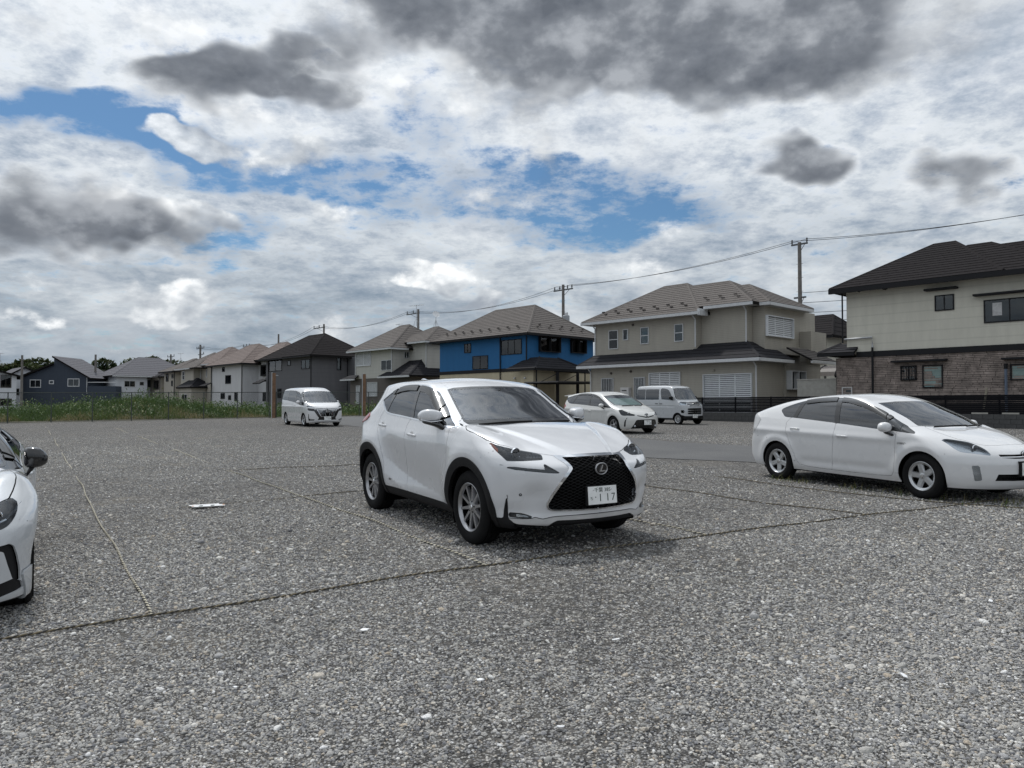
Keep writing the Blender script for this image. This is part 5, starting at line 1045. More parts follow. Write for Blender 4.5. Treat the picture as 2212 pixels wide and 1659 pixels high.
# the small silver one-box van
def van_shape():
    s = CarShape()
    s.cab = curve([(-1.9,1.83),(-1.6,1.86),(-1.0,1.885),(0,1.89),(.5,1.875),(.75,1.83),(.88,1.74),(1.05,1.50),(1.2,1.28),(1.35,1.08),(1.6,.8),(2.0,.4)])
    s.hood = curve([(-1.9,.8),(.9,1.06),(1.2,1.125),(1.35,1.09),(1.5,1.04),(1.65,.97),(2.0,.8)])
    s.hcrown = curve([(-1.9,.03),(1.2,.04),(2.0,.08)])
    s.wsmask = lambda x: sstep(.4,.8,x); s.wk = .12
    s.crown = curve([(-1.9,.10),(.3,.09),(.9,.06),(2.0,.05)])
    s.topk = lambda x: 1/np.sqrt(1+1.2*sstep(.8,.95,x)*(1-sstep(1.2,1.4,x)))
    s.belt = curve([(-1.9,1.08),(.5,1.06),(1.1,1.02),(2.0,1.0)])
    s.low = curve([(.1,.70),(.2,.715),(.3,.728),(.5,.734),(.8,.736),(1.0,.730),(1.2,.72)])
    s.tumble = curve([(0,0),(.2,.018),(.4,.045),(.6,.085),(.72,.13),(.8,.2),(.95,.4)])
    s.ghk = curve([(-1.9,1.0),(1.6,1.0)])
    s.plan = curve([(-1.9,.95),(-1.6,.985),(-1.2,1.0),(1.0,1.0),(1.35,.99),(1.6,.95),(2.0,.85)])
    s.front = curve([(0,1.6),(.2,1.66),(.35,1.69),(.6,1.70),(.85,1.685),(1.0,1.63),(1.1,1.5),(1.3,1.3),(1.9,.9)])
    s.fplan = curve([(0,0),(.3,.02),(.5,.06),(.62,.11),(.72,.20),(.8,.35),(.9,.6)])
    s.rear = curve([(0,-1.6),(.3,-1.67),(.6,-1.695),(1.1,-1.69),(1.6,-1.65),(1.85,-1.60),(1.95,-1.5)])
    s.rplan = curve([(0,0),(.5,.015),(.65,.05),(.74,.14),(.85,.4)])
    s.bottom = curve([(-1.9,.32),(-1.4,.26),(1.4,.24),(1.9,.24)])
    s.kt=.08; s.kf=.07; s.kr=.06
    s.extra_side = lambda x, z: -.010*np.exp(-((z-.86)/.025)**2)*(1-sstep(.95,1.05,x))
    s.spine = (-1.2, .95, .9)
    return s

# the low sports coupe cut by the left edge
def coupe_shape():
    s = CarShape()
    s.cab = curve([(-2.6,.70),(-2.1,.99),(-1.8,1.03),(-1.5,1.10),(-1.0,1.24),(-.6,1.295),(-.3,1.305),(0,1.285),(.3,1.18),(.7,.985),(.95,.86),(1.2,.72),(2.6,.1)])
    s.hood = curve([(-2.6,.5),(.4,.82),(.8,.88),(1.0,.87),(1.3,.828),(1.6,.77),(1.85,.70),(2.0,.635),(2.15,.56),(2.6,.3)])
    s.hcrown = curve([(-2.6,.0),(.9,.0),(1.3,-.02),(1.7,.03),(2.1,.12),(2.6,.15)])
    s.wsmask = lambda x: sstep(-.3,.2,x); s.wk = .34
    s.crown = curve([(-2.6,.2),(-1.5,.16),(0,.13),(.35,.10),(.9,.06),(2.6,.05)])
    s.topk = lambda x: 1/np.sqrt(1+.25*sstep(0,.3,x)*(1-sstep(.9,1.0,x)))
    s.belt = curve([(-2.6,.98),(-1.6,.96),(-.8,.93),(0,.90),(.7,.87),(2.6,.8)])
    s.low = curve([(.08,.84),(.16,.865),(.24,.865),(.4,.858),(.6,.880),(.72,.882),(.82,.862),(.9,.83),(1.0,.79)])
    s.tumble = curve([(0,0),(.1,.06),(.2,.14),(.3,.24),(.37,.33),(.45,.4),(.6,.7)])
    s.ghk = curve([(-2.6,2.0),(-1.6,1.5),(-.9,1.1),(0,.95),(1.2,.9)])
    s.plan = curve([(-2.6,.80),(-2.1,.93),(-1.7,.99),(-1.29,1.005),(-.6,.975),(0,.965),(.6,.975),(1.1,.995),(1.4,.995),(1.7,.98),(1.95,.94),(2.2,.85),(2.6,.55)])
    s.front = curve([(0,2.0),(.12,2.08),(.2,2.115),(.35,2.125),(.48,2.13),(.58,2.11),(.66,2.04),(.74,1.9),(.85,1.65),(1.3,.9)])
    s.fplan = curve([(0,0),(.2,.02),(.4,.08),(.55,.13),(.68,.21),(.78,.31),(.88,.50),(1.1,1.1)])
    s.rear = curve([(0,-1.95),(.25,-2.05),(.45,-2.125),(.7,-2.12),(.9,-2.08),(1.0,-2.05),(1.2,-1.7),(1.4,-1.2)])
    s.rplan = curve([(0,0),(.4,.03),(.6,.1),(.75,.22),(.85,.4),(.95,.7),(1.1,1.1)])
    s.bottom = curve([(-2.6,.28),(-2.0,.20),(-1.6,.14),(1.5,.12),(2.0,.125),(2.6,.14)])
    s.kt=.09; s.kf=.08; s.kr=.10
    def es(x, z):
        y = 0
        for xc, a in ((1.2875,.03),(-1.2875,.035)):
            r = np.hypot(x-xc, z-.33); y = y + a*np.exp(-((r-.38)/.12)**2)*sstep(.1,.5,z)
        return y
    s.extra_side = es; s.spine = (-1.4, 1.3, .55)
    def et(x, y): return .06*np.exp(-((y-.70)/.13)**2)*np.exp(-((x-1.25)/.45)**2)
    s.extra_top = et
    return s

def shade_panel(name, sh, shape, material, parent, push=0., skirt=.012, side=0, smooth=True):
    """Make a panel object from a piece of the half shell. side: 0 joins both halves, +1 left only, -1 right only."""
    sh = sh.compact()
    if not sh.F: return None
    N = shape.normals(sh.V); V = sh.V + N*push
    cen = np.abs(sh.V[:, 1]) < 1e-5
    V[cen, 1] = 0
    edges = {}
    for q in sh.F:
        for i in range(len(q)):
            a, b = q[i], q[(i+1) % len(q)]
            edges[(a, b)] = edges.get((a, b), 0) + 1
    bnd = [(a, b) for (a, b) in edges if (b, a) not in edges and not (cen[a] and cen[b])]
    Vs, Ns, Fs = [V], [N], list(sh.F); base = len(V)
    if skirt and bnd:
        sv, sn, k = [], [], base
        for a, b in bnd:
            d = V[b] - V[a]; nn = np.cross(d, N[a] + N[b]); l = np.linalg.norm(nn)
            nn = nn/l if l > 1e-12 else N[a]
            sv += [V[a], V[b], V[b] - N[b]*skirt, V[a] - N[a]*skirt]; sn += [nn]*4
            Fs.append((k+1, k, k+3, k+2)); k += 4
        Vs.append(np.array(sv)); Ns.append(np.array(sn))
    V = np.vstack(Vs); N = np.vstack(Ns)
    halves = []
    if side in (0, 1): halves.append((V, N, Fs))
    if side in (0, -1): halves.append((V*[1, -1, 1], N*[1, -1, 1], [tuple(q[::-1]) for q in Fs]))
    AV, AN, AF, b = [], [], [], 0
    for v, n, f in halves:
        AV.append(v); AN.append(n); AF += [tuple(b+i for i in q) for q in f]; b += len(v)
    AV = np.vstack(AV); AN = np.vstack(AN)
    if side == 0:      # weld the centre line
        key = {}; mp = np.arange(len(AV))
        for i in np.where(np.abs(AV[:, 1]) < 1e-6)[0]:
            kk = tuple(np.round(AV[i], 6)); mp[i] = key.setdefault(kk, i)
        AF = [tuple(mp[list(q)].tolist()) for q in AF]
        AF = [q for q in AF if len(set(q)) == len(q)]
    o = mesh_obj(name, AV, AF, material, parent, smooth)
    o.data.normals_split_custom_set_from_vertices(AN.tolist())
    return o
PROJ = {'side': lambda P: P[:, [0, 2]], 'front': lambda P: np.stack([np.abs(P[:, 1]), P[:, 2]], 1), 'top': lambda P: np.stack([P[:, 0], np.abs(P[:, 1])], 1),
        'corner': lambda P: np.stack([(P[:, 0] - np.abs(P[:, 1]))*.7071, P[:, 2]], 1)}
class Body:
    """A half shell being taken apart into panels."""
    def __init__(s, shape, root, ns, nc, nt):
        s.S = shape; s.root = root; s.sh = Shell.sheet(shape.grid(ns, nc, nt))
        g = np.cross(s.sh.V[s.sh.F[len(s.sh.F)//2][1]] - s.sh.V[s.sh.F[len(s.sh.F)//2][0]], s.sh.V[s.sh.F[len(s.sh.F)//2][2]] - s.sh.V[s.sh.F[len(s.sh.F)//2][0]])
        n0 = shape.normals(s.sh.V[[s.sh.F[len(s.sh.F)//2][0]]])[0]
        if g @ n0 < 0: s.sh.F = [q[::-1] for q in s.sh.F]
    def field(s, sh, view, outline, where=None, line=False, w=.003):
        P = PROJ[view](sh.V)
        g = (sdline(P, outline) - w) if line else sdpoly(P, outline)
        if where is not None: g = np.where(where(sh.V), g, .5)
        return g
    def take(s, view, outline, where=None, gap=0., g=None, src=None):
        """Remove a region from the shell and return it; a gap leaves a dark joint round it."""
        sh = src or s.sh
        gg = s.field(sh, view, outline, where) if g is None else g(sh.V)
        ins, out = sh.cut(gg - gap)
        if src is None: s.sh = out
        if gap:
            g2 = s.field(ins, view, outline, where) if g is None else g(ins.V)
            ins, joint = ins.cut(g2 + gap)
            s.joints.append(joint.compact())
        ins = ins.compact()
        return ins if src is None else (ins, out.compact())
    joints = None
    def seam(s, view, pts, where=None, w=.0035):
        g = s.field(s.sh, view, pts, where, True, w)
        a, s.sh = s.sh.cut(g); s.joints.append(a.compact())
    def part(s, name, sh, material, push=0., skirt=.012, both=True, parent=None):
        """both: one object across the car; else a left and a right one."""
        if both: return shade_panel(name, sh, s.S, material, parent or s.root, push, skirt, 0)
        return [shade_panel(name, sh, s.S, material, parent or s.root, push, skirt, k) for k in (1, -1)]
    def finish_joints(s, material):
        V, F, b = [], [], 0
        for j in s.joints:
            if j.F: V.append(j.V); F += [tuple(b+i for i in q) for q in j.F]; b += len(j.V)
        if V: shade_panel('panel_gap', Shell(np.vstack(V), F), s.S, material, s.root, -.008, 0, 0)
def wheel(parent, x, y, r, w, rim_r, style, mats, tilt=0.):
    """Alloy wheel with tyre. y > 0 is the left side; outer face points away from the car."""
    rimm, tyre, dark = mats; b = MB()
    hw = w/2; lip = hw - .012
    b.lathe([(rim_r, lip-.004), (rim_r+.006, lip), (rim_r-.004, lip+.004), (rim_r-.018, lip-.006), (rim_r-.026, lip-.03)], n=56)
    face = lip - .016
    def spoke(a, r0, r1, w0, w1, d0, d1, th=.02):
        c, q = math.cos(a), math.sin(a)
        def P(rr, tt, yy): return (rr*c - tt*q, yy, rr*q + tt*c)
        V = [P(r0,-w0,d0),P(r0,w0,d0),P(r1,w1,d1),P(r1,-w1,d1),P(r0,-w0*1.5,d0-th),P(r0,w0*1.5,d0-th),P(r1,w1*1.4,d1-th),P(r1,-w1*1.4,d1-th)]
        b.add(V, [(0,1,2,3),(0,4,5,1),(1,5,6,2),(2,6,7,3),(3,7,4,0),(7,6,5,4)])
    if style == 'ten':        # ten slim straight spokes
        for k in range(10): spoke(2*math.pi*k/10+.12, .055, rim_r-.012, .016, .0105, face-.010, face-.002, .03)
        b.lathe([(0, face-.004), (.045, face-.006), (.07, face-.014), (.078, face-.04)], n=28)
    elif style == 'five':     # five broad blades, offset like a turbine cover
        for k in range(5):
            a = 2*math.pi*k/5 + .35
            spoke(a, .030, rim_r-.012, .030, .030, face-.004, face+.002, .02); spoke(a+.10, .07, rim_r-.012, .020, .024, face-.014, face-.010, .02)
        b.lathe([(0, face-.001), (.040, face-.002), (.055, face-.010), (.06, face-.04)], n=28)
        b.lathe([(rim_r-.004, lip+.003), (rim_r-.034, face), (rim_r-.036, face-.02)], n=56)
    elif style == 'split':    # five pairs
        for k in range(5):
            a = 2*math.pi*k/5 + .3
            spoke(a-.13, .05, rim_r-.01, .014, .011, face-.008, face, .03); spoke(a+.13, .05, rim_r-.01, .014, .011, face-.008, face, .03)
        b.lathe([(0, face-.002), (.05, face-.004), (.066, face-.014), (.075, face-.04)], n=28)
    else:                     # blades
        for k in range(10): spoke(2*math.pi*k/10, .045, rim_r-.012, .012, .016, face-.008, face-.002, .03)
        b.lathe([(0, face), (.05, face-.002), (.06, face-.012), (.07, face-.04)], n=28)
    o = b.build('wheel', rimm, parent, smooth=True)
    o.location = (x, y, r-.006); o.rotation_euler = (0, R(17.)*(1 if x > 0 else 2.3), (0 if y > 0 else math.pi) + tilt)
    t = MB()
    prof = [(rim_r-.012, -lip), (rim_r+.012, -hw+.004), (rim_r+.05, -hw-.006), (r-.045, -hw-.002), (r-.016, -hw+.012), (r-.004, -hw+.03), (r, -hw+.045)]
    for g in (-.5, 0, .5): prof += [(r, g*hw-.006), (r-.009, g*hw-.005), (r-.009, g*hw+.005), (r, g*hw+.006)]
    prof += [(r, hw-.045), (r-.004, hw-.03), (r-.016, hw-.012), (r-.045, hw+.002), (rim_r+.05, hw+.006), (rim_r+.012, hw-.002), (rim_r-.004, lip-.002)]
    t.lathe(prof, n=72)
    t.build('tyre', tyre, o, smooth=True)
    c = MB(); c.lathe([(0, -.01), (rim_r-.055, -.01), (rim_r-.055, -.028), (0, -.028)], n=40); c.build('brake_disc', MATS['disc'], o, smooth=True)
    c = MB(); c.lathe([(rim_r-.02, -.03), (0, -.03)], n=40); c.lathe([(rim_r-.026, lip-.03), (rim_r-.034, lip-.06), (rim_r-.034, -.03)], n=40); c.build('hub', dark, o)
    for k in range(5):
        a = 2*math.pi*k/5 + .75; c = MB(); c.lathe([(0, face-.004), (.008, face-.005), (.010, face-.02)], n=8, center=(.052*math.cos(a), 0, .052*math.sin(a)))
        c.build('wheel_nut', dark, o)
    c = MB(); c.lathe([(0, face+.006), (.022, face+.005), (.026, face-.002)], n=20); c.build('centre_cap', MATS['chrome'], o, smooth=True)
    return o
def arch_liner(parent, x, r, y0, y1, material):
    for sgn in (1, -1):
        b = MB(); n = 22; P = [(x + r*math.cos(a), .33 + r*math.sin(a)) for a in np.linspace(-.45, math.pi+.45, n)]
        V = [(p[0], sgn*y0, p[1]) for p in P] + [(p[0], sgn*y1, p[1]) for p in P]
        b.add(V, [(i, i+1, n+i+1, n+i) for i in range(n-1)] + [tuple(range(n))])
        b.build('arch_liner', material, parent)
def number_plate(parent, x, z, tilt, top, kana, big, white=True, y=0., yaw=0.):
    """Japanese plate: small top row, one kana and four digits."""
    o = MB(); o.box((-.165, -.0825, -.002), (.165, .0825, .002)); p = o.build('number_plate', MATS['plate_white'], parent, bevel=.003)
    p.location = (x, y, z); p.rotation_euler = Euler((R(90)-tilt, 0, R(90)+yaw)); V, F = [], []
    def put(body, size, cx, cy, sx=1.):
        v, f = text_shape(body, size, .0006); b = len(V); V.extend((a*sx+cx, c+cy, e+.0028) for a, c, e in v); F.extend(tuple(b+i for i in q) for q in f)
    put(top, .046, .0, .046, 1.1); put(kana, .036, -.128, -.028)
    for ch, cx in zip(big, (-.082, -.028, .058, .122) if True else ()):
        if ch == '.': put('\u30fb', .05, cx, -.02)
        elif ch == '-': continue
        elif ch != ' ': put(ch, .098, cx, -.026, .95)
    if '-' in big: pass
    mesh_obj('lettering', V, F, MATS['plate_ink'], p)
    for sx in (-.105, .105):
        b = MB(); b.lathe([(0, .004), (.006, .0035), (.007, .002)], 'z', 10, (sx, .05, 0)); b.build('plate_bolt', MATS['chrome'], p)
    return p
def blob(name, rows, material, parent, n=20, sub=1, loc=(0, 0, 0), rot=(0, 0, 0)):
    """Closed form from elliptical sections: (x, cy, cz, ry, rz, power)."""
    V, F = [], []
    for x, cy, cz, ry, rz, pw in rows:
        for k in range(n):
            a = 2*math.pi*k/n; c, q = math.cos(a), math.sin(a)
            V.append((x, cy + ry*math.copysign(abs(c)**pw, c), cz + rz*math.copysign(abs(q)**pw, q)))
    m = len(rows)
    for i in range(m-1):
        for k in range(n): F.append((i*n+k, i*n+(k+1) % n, (i+1)*n+(k+1) % n, (i+1)*n+k))
    F += [tuple(range(n-1, -1, -1)), tuple((m-1)*n+k for k in range(n))]
    o = mesh_obj(name, V, F, material, parent, True)
    bm = bmesh.new(); bm.from_mesh(o.data); bmesh.ops.recalc_face_normals(bm, faces=bm.faces); bm.to_mesh(o.data); bm.free()
    if sub: md = o.modifiers.new('round', 'SUBSURF'); md.levels = md.render_levels = sub
    o.location = loc; o.rotation_euler = rot; return o
def car_root(name, x, y, yaw, label):
    n = Vector((-.0041, -.0141, 1)).normalized(); a = R(yaw); fx = Vector((math.cos(a), math.sin(a), 0)); fx = (fx - n*fx.dot(n)).normalized(); fy = n.cross(fx)
    o = empty(name, label=label, cat='car')
    o.matrix_world = Matrix(((fx.x, fy.x, n.x, x), (fx.y, fy.y, n.y, y), (fx.z, fy.z, n.z, ground_z(x, y)), (0, 0, 0, 1)))
    return o
def wiper(parent, pts, material):
    b = MB(); b.tube(pts, .008, 5); b.tube([(p[0]-.01, p[1], p[2]-.012) for p in pts], .005, 4); return b.build('wiper', material, parent)
def seat(parent, x, y, z, material):
    """Front or rear seat: cushion, raked back and headrest as one upholstered piece."""
    b = MB(); b.prism([(x-.25,z),(x+.28,z+.02),(x+.30,z+.14),(x-.22,z+.12)], 'y', y-.23, y+.23)
    b.prism([(x-.30,z+.08),(x-.18,z+.10),(x-.36,z+.66),(x-.46,z+.64)], 'y', y-.22, y+.22)
    b.prism([(x-.46,z+.67),(x-.38,z+.68),(x-.41,z+.84),(x-.49,z+.82)], 'y', y-.12, y+.12)
    return b.build('seat', material, parent, smooth=True, bevel=.03)
def steering_wheel(parent, x, y, z, material):
    b = MB(); n = 28; P = [(0, .175*math.cos(2*math.pi*k/n), .175*math.sin(2*math.pi*k/n)) for k in range(n+1)]
    b.tube(P, .014, 6); b.box((-.02, -.05, -.05), (.03, .05, .05)); b.box((-.01, -.17, -.012), (.01, .17, .012))
    o = b.build('steering_wheel', material, parent); o.location = (x, y, z); o.rotation_euler = (0, R(-25), 0); return o

# ---------------------------------------------------------------- white crossover
def surf(shape, pts, axis):
    """Push points out onto the body along x, y or z."""
    P = np.array(pts, float); O = P.copy(); D = np.zeros_like(P); D[:, axis] = 1
    O[:, axis] = (1.0, 0., .7)[axis]
    t = shape.march(O, D, 2.2, 60); return O + D*t[:, None]
def build_crossover():
    root = car_root('crossover_car', -.34, 9.006, -59.06, 'large white crossover with black lozenge grille and plate 117, nearest car in the middle')
    sh = nx_shape(); b = Body(sh, root, 170, 84, 160); b.joints = []
    W = MATS['pearl_white']; K = MATS['black_plastic']; G = MATS['gap_black']
    far = lambda V: np.abs(V[:, 1]) > .5
    circ = lambda x, z, r: [(x + r*math.cos(a), z + r*math.sin(a)) for a in np.linspace(0, 2*math.pi, 72, endpoint=False)]
    # wheel openings, then the black mouldings round them
    for xc, zc, r, ro in ((1.33, .355, .405, .488), (-1.33, .365, .408, .492)):
        b.take('side', circ(xc, zc, r), far)
        m = b.take('side', circ(xc, zc+.005, ro), lambda V: (np.abs(V[:, 1]) > .5) & (V[:, 2] > .2)); b.part('arch_moulding', m, K, .010, .045, False)
    # glass
    ws = [(-.2,1.552),(.298,1.547),(.570,1.527),(.602,1.437),(.630,1.335),(.660,1.237),(.680,1.172),(.655,1.140),(.534,1.139),(.360,1.147),(.194,1.156),(-.2,1.163)]
    cab = lambda V: (V[:, 0] > .05) & (V[:, 0] < 1.25) & (V[:, 2] > 1.05)
    w = b.take('front', ws, lambda V: cab(V) & (V[:, 0] > .2)); ring, inner = w.cut(-(b.field(w, 'front', ws) + .022)); b.part('windshield_border', ring, MATS['gloss_black'], -.001, .006)
    lowz = [(-.1,1.05),(.9,1.05),(.9,1.185),(.5,1.19),(.3,1.197),(-.1,1.205)]; cowl, inner = inner.cut(b.field(inner, 'front', lowz))
    b.part('cowl_panel', cowl, MATS['gloss_black'], -.003, 0); b.part('windshield', inner, MATS['windshield_glass'], -.002, 0)
    win = smooth_outline([(-1.151,1.390),(-1.0,1.286),(-.841,1.240),(-.475,1.216),(-.135,1.194),(.247,1.168),(.543,1.148),(.738,1.132),(.835,1.120),(.80,1.142),(.662,1.224),(.480,1.329),(.319,1.424),(.178,1.495),(.02,1.538),(-.223,1.562),(-.475,1.567),(-.712,1.549),(-.895,1.502),(-1.044,1.440)], 4, (0, 8))
    sw = lambda V: (np.abs(V[:, 1]) > .5) & (V[:, 2] > 1.0)
    trim = b.take('side', win, sw, g=lambda V: np.where(sw(V), sdpoly(V[:, [0, 2]], win) - .016, .5)); trimr, glassr = trim.cut(-sdpoly(trim.V[:, [0, 2]], win)); b.part('window_trim', trimr, MATS['chrome'], .003, .012, False)
    div = lambda S_, pts, wd: S_.cut(sdline(S_.V[:, [0, 2]], pts) - wd)
    for pts, wd in (([(-.78,1.54),(-.93,1.24)], .016), ([(-.215,1.58),(-.125,1.17)], .040), ([(.46,1.345),(.585,1.13)], .012)):
        a, glassr = div(glassr, pts, wd); b.part('window_pillar', a, MATS['gloss_black'], .001, .006, False)
    vis = [(-.86,1.52),(-.712,1.549),(-.475,1.567),(-.223,1.562),(.02,1.538),(.178,1.495),(.319,1.424),(.480,1.329),(.60,1.26)]
    a, glassr = glassr.cut(sdline(glassr.V[:, [0, 2]], vis) - .062); b.part('rain_visor', a, MATS['visor_smoke'], .012, .012, False)
    rear_g, front_g = glassr.cut(glassr.V[:, 0] + .17); b.part('door_glass', rear_g, MATS['privacy_glass'], -.003, 0, False); b.part('door_glass', front_g, MATS['side_glass'], -.003, 0, False)
    # bonnet
    hood = [(1.03,-.02),(1.10,.30),(1.11,.50),(1.09,.66),(1.06,.72),(1.12,.80),(1.21,.858),(1.26,.872),(1.33,.876),(1.45,.868),(1.60,.838),(1.74,.780),(1.861,.668),(1.92,.578),(1.988,.493),(2.046,.403),(2.085,.30),(2.115,.20),(2.125,.10),(2.128,-.02)]
    b.part('bonnet', b.take('top', hood, lambda V: (V[:, 2] > .8) & (V[:, 0] > .95), .0035), W)
    # nose
    front = lambda V: (V[:, 0] > 1.2)
    frame = [(-.05,.905),(.215,.889),(.394,.889),(.378,.853),(.354,.820),(.342,.778),(.388,.721),(.449,.642),(.494,.552),(.522,.468),(.520,.435),(.50,.404),(.465,.392),(.273,.384),(-.05,.376)]
    gr = [(-.05,.872),(.193,.869),(.330,.866),(.312,.800),(.308,.775),(.360,.713),(.428,.630),(.474,.544),(.506,.464),(.506,.441),(.492,.417),(.465,.406),(.273,.398),(-.05,.390)]
    fr = b.take('front', frame, front); hole, ring = fr.cut(b.field(fr, 'front', gr)); b.part('grille_surround', ring, MATS['chrome'], .006, .05)
    b.part('grille_back', hole, G, -.055, 0)
    bars = MB(); segs = []
    for i in range(-18, 19):
        for sg in (1, -1):
            for j in range(34):
                za = .38 + j*.0148; ya = i*.072 + sg*.036*(j % 2); yb = ya + sg*.036*(1 if j % 2 == 0 else -1); segs += [(ya, za), ((ya+yb)/2, za+.0074), (yb, za+.0148)]
    segs = np.array(segs); A_ = np.column_stack([np.zeros(len(segs)), np.abs(segs[:, 0]), segs[:, 1]]); ok = sdpoly(A_[:, 1:], gr) < .004; xs = surf(sh, A_, 0)[:, 0] - .022
    for k in range(0, len(segs), 3):
        run = [(xs[q], segs[q, 0], segs[q, 1]) for q in range(k, k+3) if ok[q]]
        if len(run) > 1: bars.tube(run, .0027, 4)
    bars.build('grille_mesh', MATS['black_plastic'], root)
    lamp = smooth_outline([(.548,1.010),(.646,.982),(.779,.954),(.913,.926),(1.051,.900),(1.083,.885),(1.108,.852),(.946,.846),(.790,.845),(.732,.885),(.653,.935)], 4, (0, 6, 8))
    lp = b.take('corner', lamp, lambda V: (V[:, 0] > 1.2) & (np.abs(V[:, 1]) > .3))
    amber, dark = lp.cut(b.field(lp, 'corner', [(.53,1.03),(.62,.985),(.672,.955),(.690,.92),(.64,.92)]))
    lamps = b.part('headlight', dark, MATS['lamp_black'], -.045, .0, False)
    for k, o in zip((1, -1), lamps):
        shade_panel('lens', lp, sh, MATS['lamp_glass'], o, .001, .05, k); shade_panel('turn_signal', amber, sh, MATS['amber_lens'], o, -.004, 0, k)
        c = np.array([1.885, .685, .903]); c = surf(sh, [c], 0)[0]
        q = MB(); q.lathe([(0, .012), (.026, .010), (.040, 0), (.042, -.02)], 'x', 24); pr = q.build('projector', MATS['gloss_black'], o, True); pr.location = (c[0]-.045, k*.69, .905)
        q = MB(); q.lathe([(.042, .004), (.050, .007), (.055, -.004), (.042, -.012)], 'x', 28, closed=True); pr = q.build('projector_ring', MATS['chrome'], o, True); pr.location = (c[0]-.042, k*.69, .905)
        q = MB()
        for i in range(7): y = .62 - i*.028; xx = surf(sh, [(0, y, .885)], 0)[0][0]; q.add([(xx-.03, k*y, .865), (xx-.018, k*(y-.022), .862), (xx-.016, k*(y-.022), .895-.002*i), (xx-.03, k*y, .905-.003*i)], [(0, 1, 2, 3)])
        q.build('lamp_reflector', MATS['reflector'], o)
    slit = [(.700,.815),(.834,.801),(.958,.789),(1.075,.779),(1.150,.772),(1.122,.815),(1.132,.822),(1.185,.795),(1.237,.766),(1.285,.734),(1.175,.741),(1.032,.755),(.882,.768),(.787,.785)]
    m = b.take('corner', slit, lambda V: (V[:, 0] > 1.2) & (np.abs(V[:, 1]) > .25)); b.part('running_light', m, MATS['gloss_black'], -.022, 0, False); b.part('running_light_cover', m, MATS['lamp_glass'], 0., .02, False)
    fog = smooth_outline([(.800,.378),(.915,.374),(.981,.358),(1.032,.338),(1.000,.326),(.915,.326),(.800,.335)], 3, (0, 3, 6))
    m = b.take('corner', fog, front); b.part('fog_light', m, MATS['lamp_black'], -.012, 0, False); fl, _ = m.cut(b.field(m, 'corner', [(.87,.366),(.96,.352),(1.0,.335),(.87,.338)])); b.part('fog_reflector', fl, MATS['reflector'], -.004, 0, False); b.part('fog_light_cover', m, MATS['lamp_glass'], 0, .02, False)
    fin = [(.803,.562),(.797,.380),(.800,.327),(.850,.290),(.86,.2),(.40,.2),(.55,.318),(.748,.322),(.760,.409),(.780,.487)]
    m = b.take('corner', fin, front); b.part('bumper_fin', m, K, .004, .02, False)
    under = [(1.62,.300),(1.401,.302),(1.235,.304),(1.205,.292),(1.155,.263),(1.018,.270),(.884,.276),(.82,.299),(.7,.30),(.7,.1),(1.62,.1)]
    m = b.take('corner', under, front); b.part('front_valance', m, K, -.012, .01)
    lip = [(1.62,.343),(1.401,.343),(1.230,.340),(1.181,.334),(1.111,.319),(1.046,.336),(1.010,.325),(.915,.322),(.798,.326),(.82,.25),(1.62,.25)]
    m = b.take('corner', lip, front, .003); b.part('front_lip', m, MATS['lip_silver'], .012, .02)
    b.seam('corner', [(.649,.933),(.587,.909),(.517,.872),(.455,.830)], lambda V: V[:, 0] > 1.2)
    # sills, doors, tail
    sill = [(-2.6,.44),(-1.8,.40),(-1.2,.36),(-.79,.358),(-.206,.350),(.361,.327),(.9,.318),(1.2,.31),(1.2,.0),(-2.6,.0)]
    m = b.take('side', sill, lambda V: V[:, 0] < 1.1); b.part('sill_cladding', m, K, .004, .01)
    bs = [(-.14,1.20),(-.225,1.10),(-.24,1.03),(-.236,.85),(-.246,.65),(-.250,.5),(-.24,.42),(-.21,.345)]
    rs = [(-.79,.352),(-.839,.617),(-.937,.817),(-1.073,1.004),(-1.120,1.114),(-1.085,1.196),(-.985,1.282)]
    fs = [(.88,.31),(.893,.5),(.893,.69),(.885,.80),(.884,.94),(.900,1.03),(.865,1.13)]
    dw = lambda V: (np.abs(V[:, 1]) > .5) & (V[:, 2] < 1.32)
    b.part('door', b.take('side', bs + rs + [(-.8,1.28),(-.4,1.26)], dw, .0035), W, both=False)
    b.part('door', b.take('side', bs[::-1] + [(0,1.25),(.5,1.2),(.82,1.15)] + fs[::-1] + [(.3,.33)], dw, .0035), W, both=False)
    b.seam('side', [(.80,1.16),(.775,1.19),(.70,1.27)], lambda V: (V[:, 2] > 1.1) & (np.abs(V[:, 1]) > .6))
    tl = [(-2.5,1.215),(-1.52,1.215),(-1.47,1.185),(-1.56,1.130),(-1.75,1.090),(-2.5,1.05)]
    m = b.take('side', tl, lambda V: V[:, 0] < -1.2); b.part('tail_lamp', m, MATS['red_lens'], .012, .02, False)
    rg = [(-.05,1.52),(.50,1.49),(.62,1.24),(.55,1.17),(-.05,1.15)]
    m = b.take('front', rg, lambda V: V[:, 0] < -1.7); b.part('rear_glass', m, MATS['privacy_glass'], -.002, 0)
    b.seam('top', [(.20,.555),(.0,.555),(-.4,.562),(-1.2,.55),(-1.7,.50)], lambda V: V[:, 2] > 1.4, .004)
    b.part('body_shell', b.sh, W); b.finish_joints(G)
    # wheels
    for x in (1.33, -1.33):
        arch_liner(root, x, .415, .52, .86, G)
        for y in (.785, -.785): wheel(root, x, y, .362, .225, .237, 'ten', (MATS['alloy'], MATS['tyre_rubber'], MATS['gap_black']))
    q = MB(); q.box((-2.0, -.62, .26), (2.0, .62, .42)); q.build('underbody', G, root)
    # emblem, plate, sensors
    c = surf(sh, [(0, 0, .762)], 0)[0][0] - .012
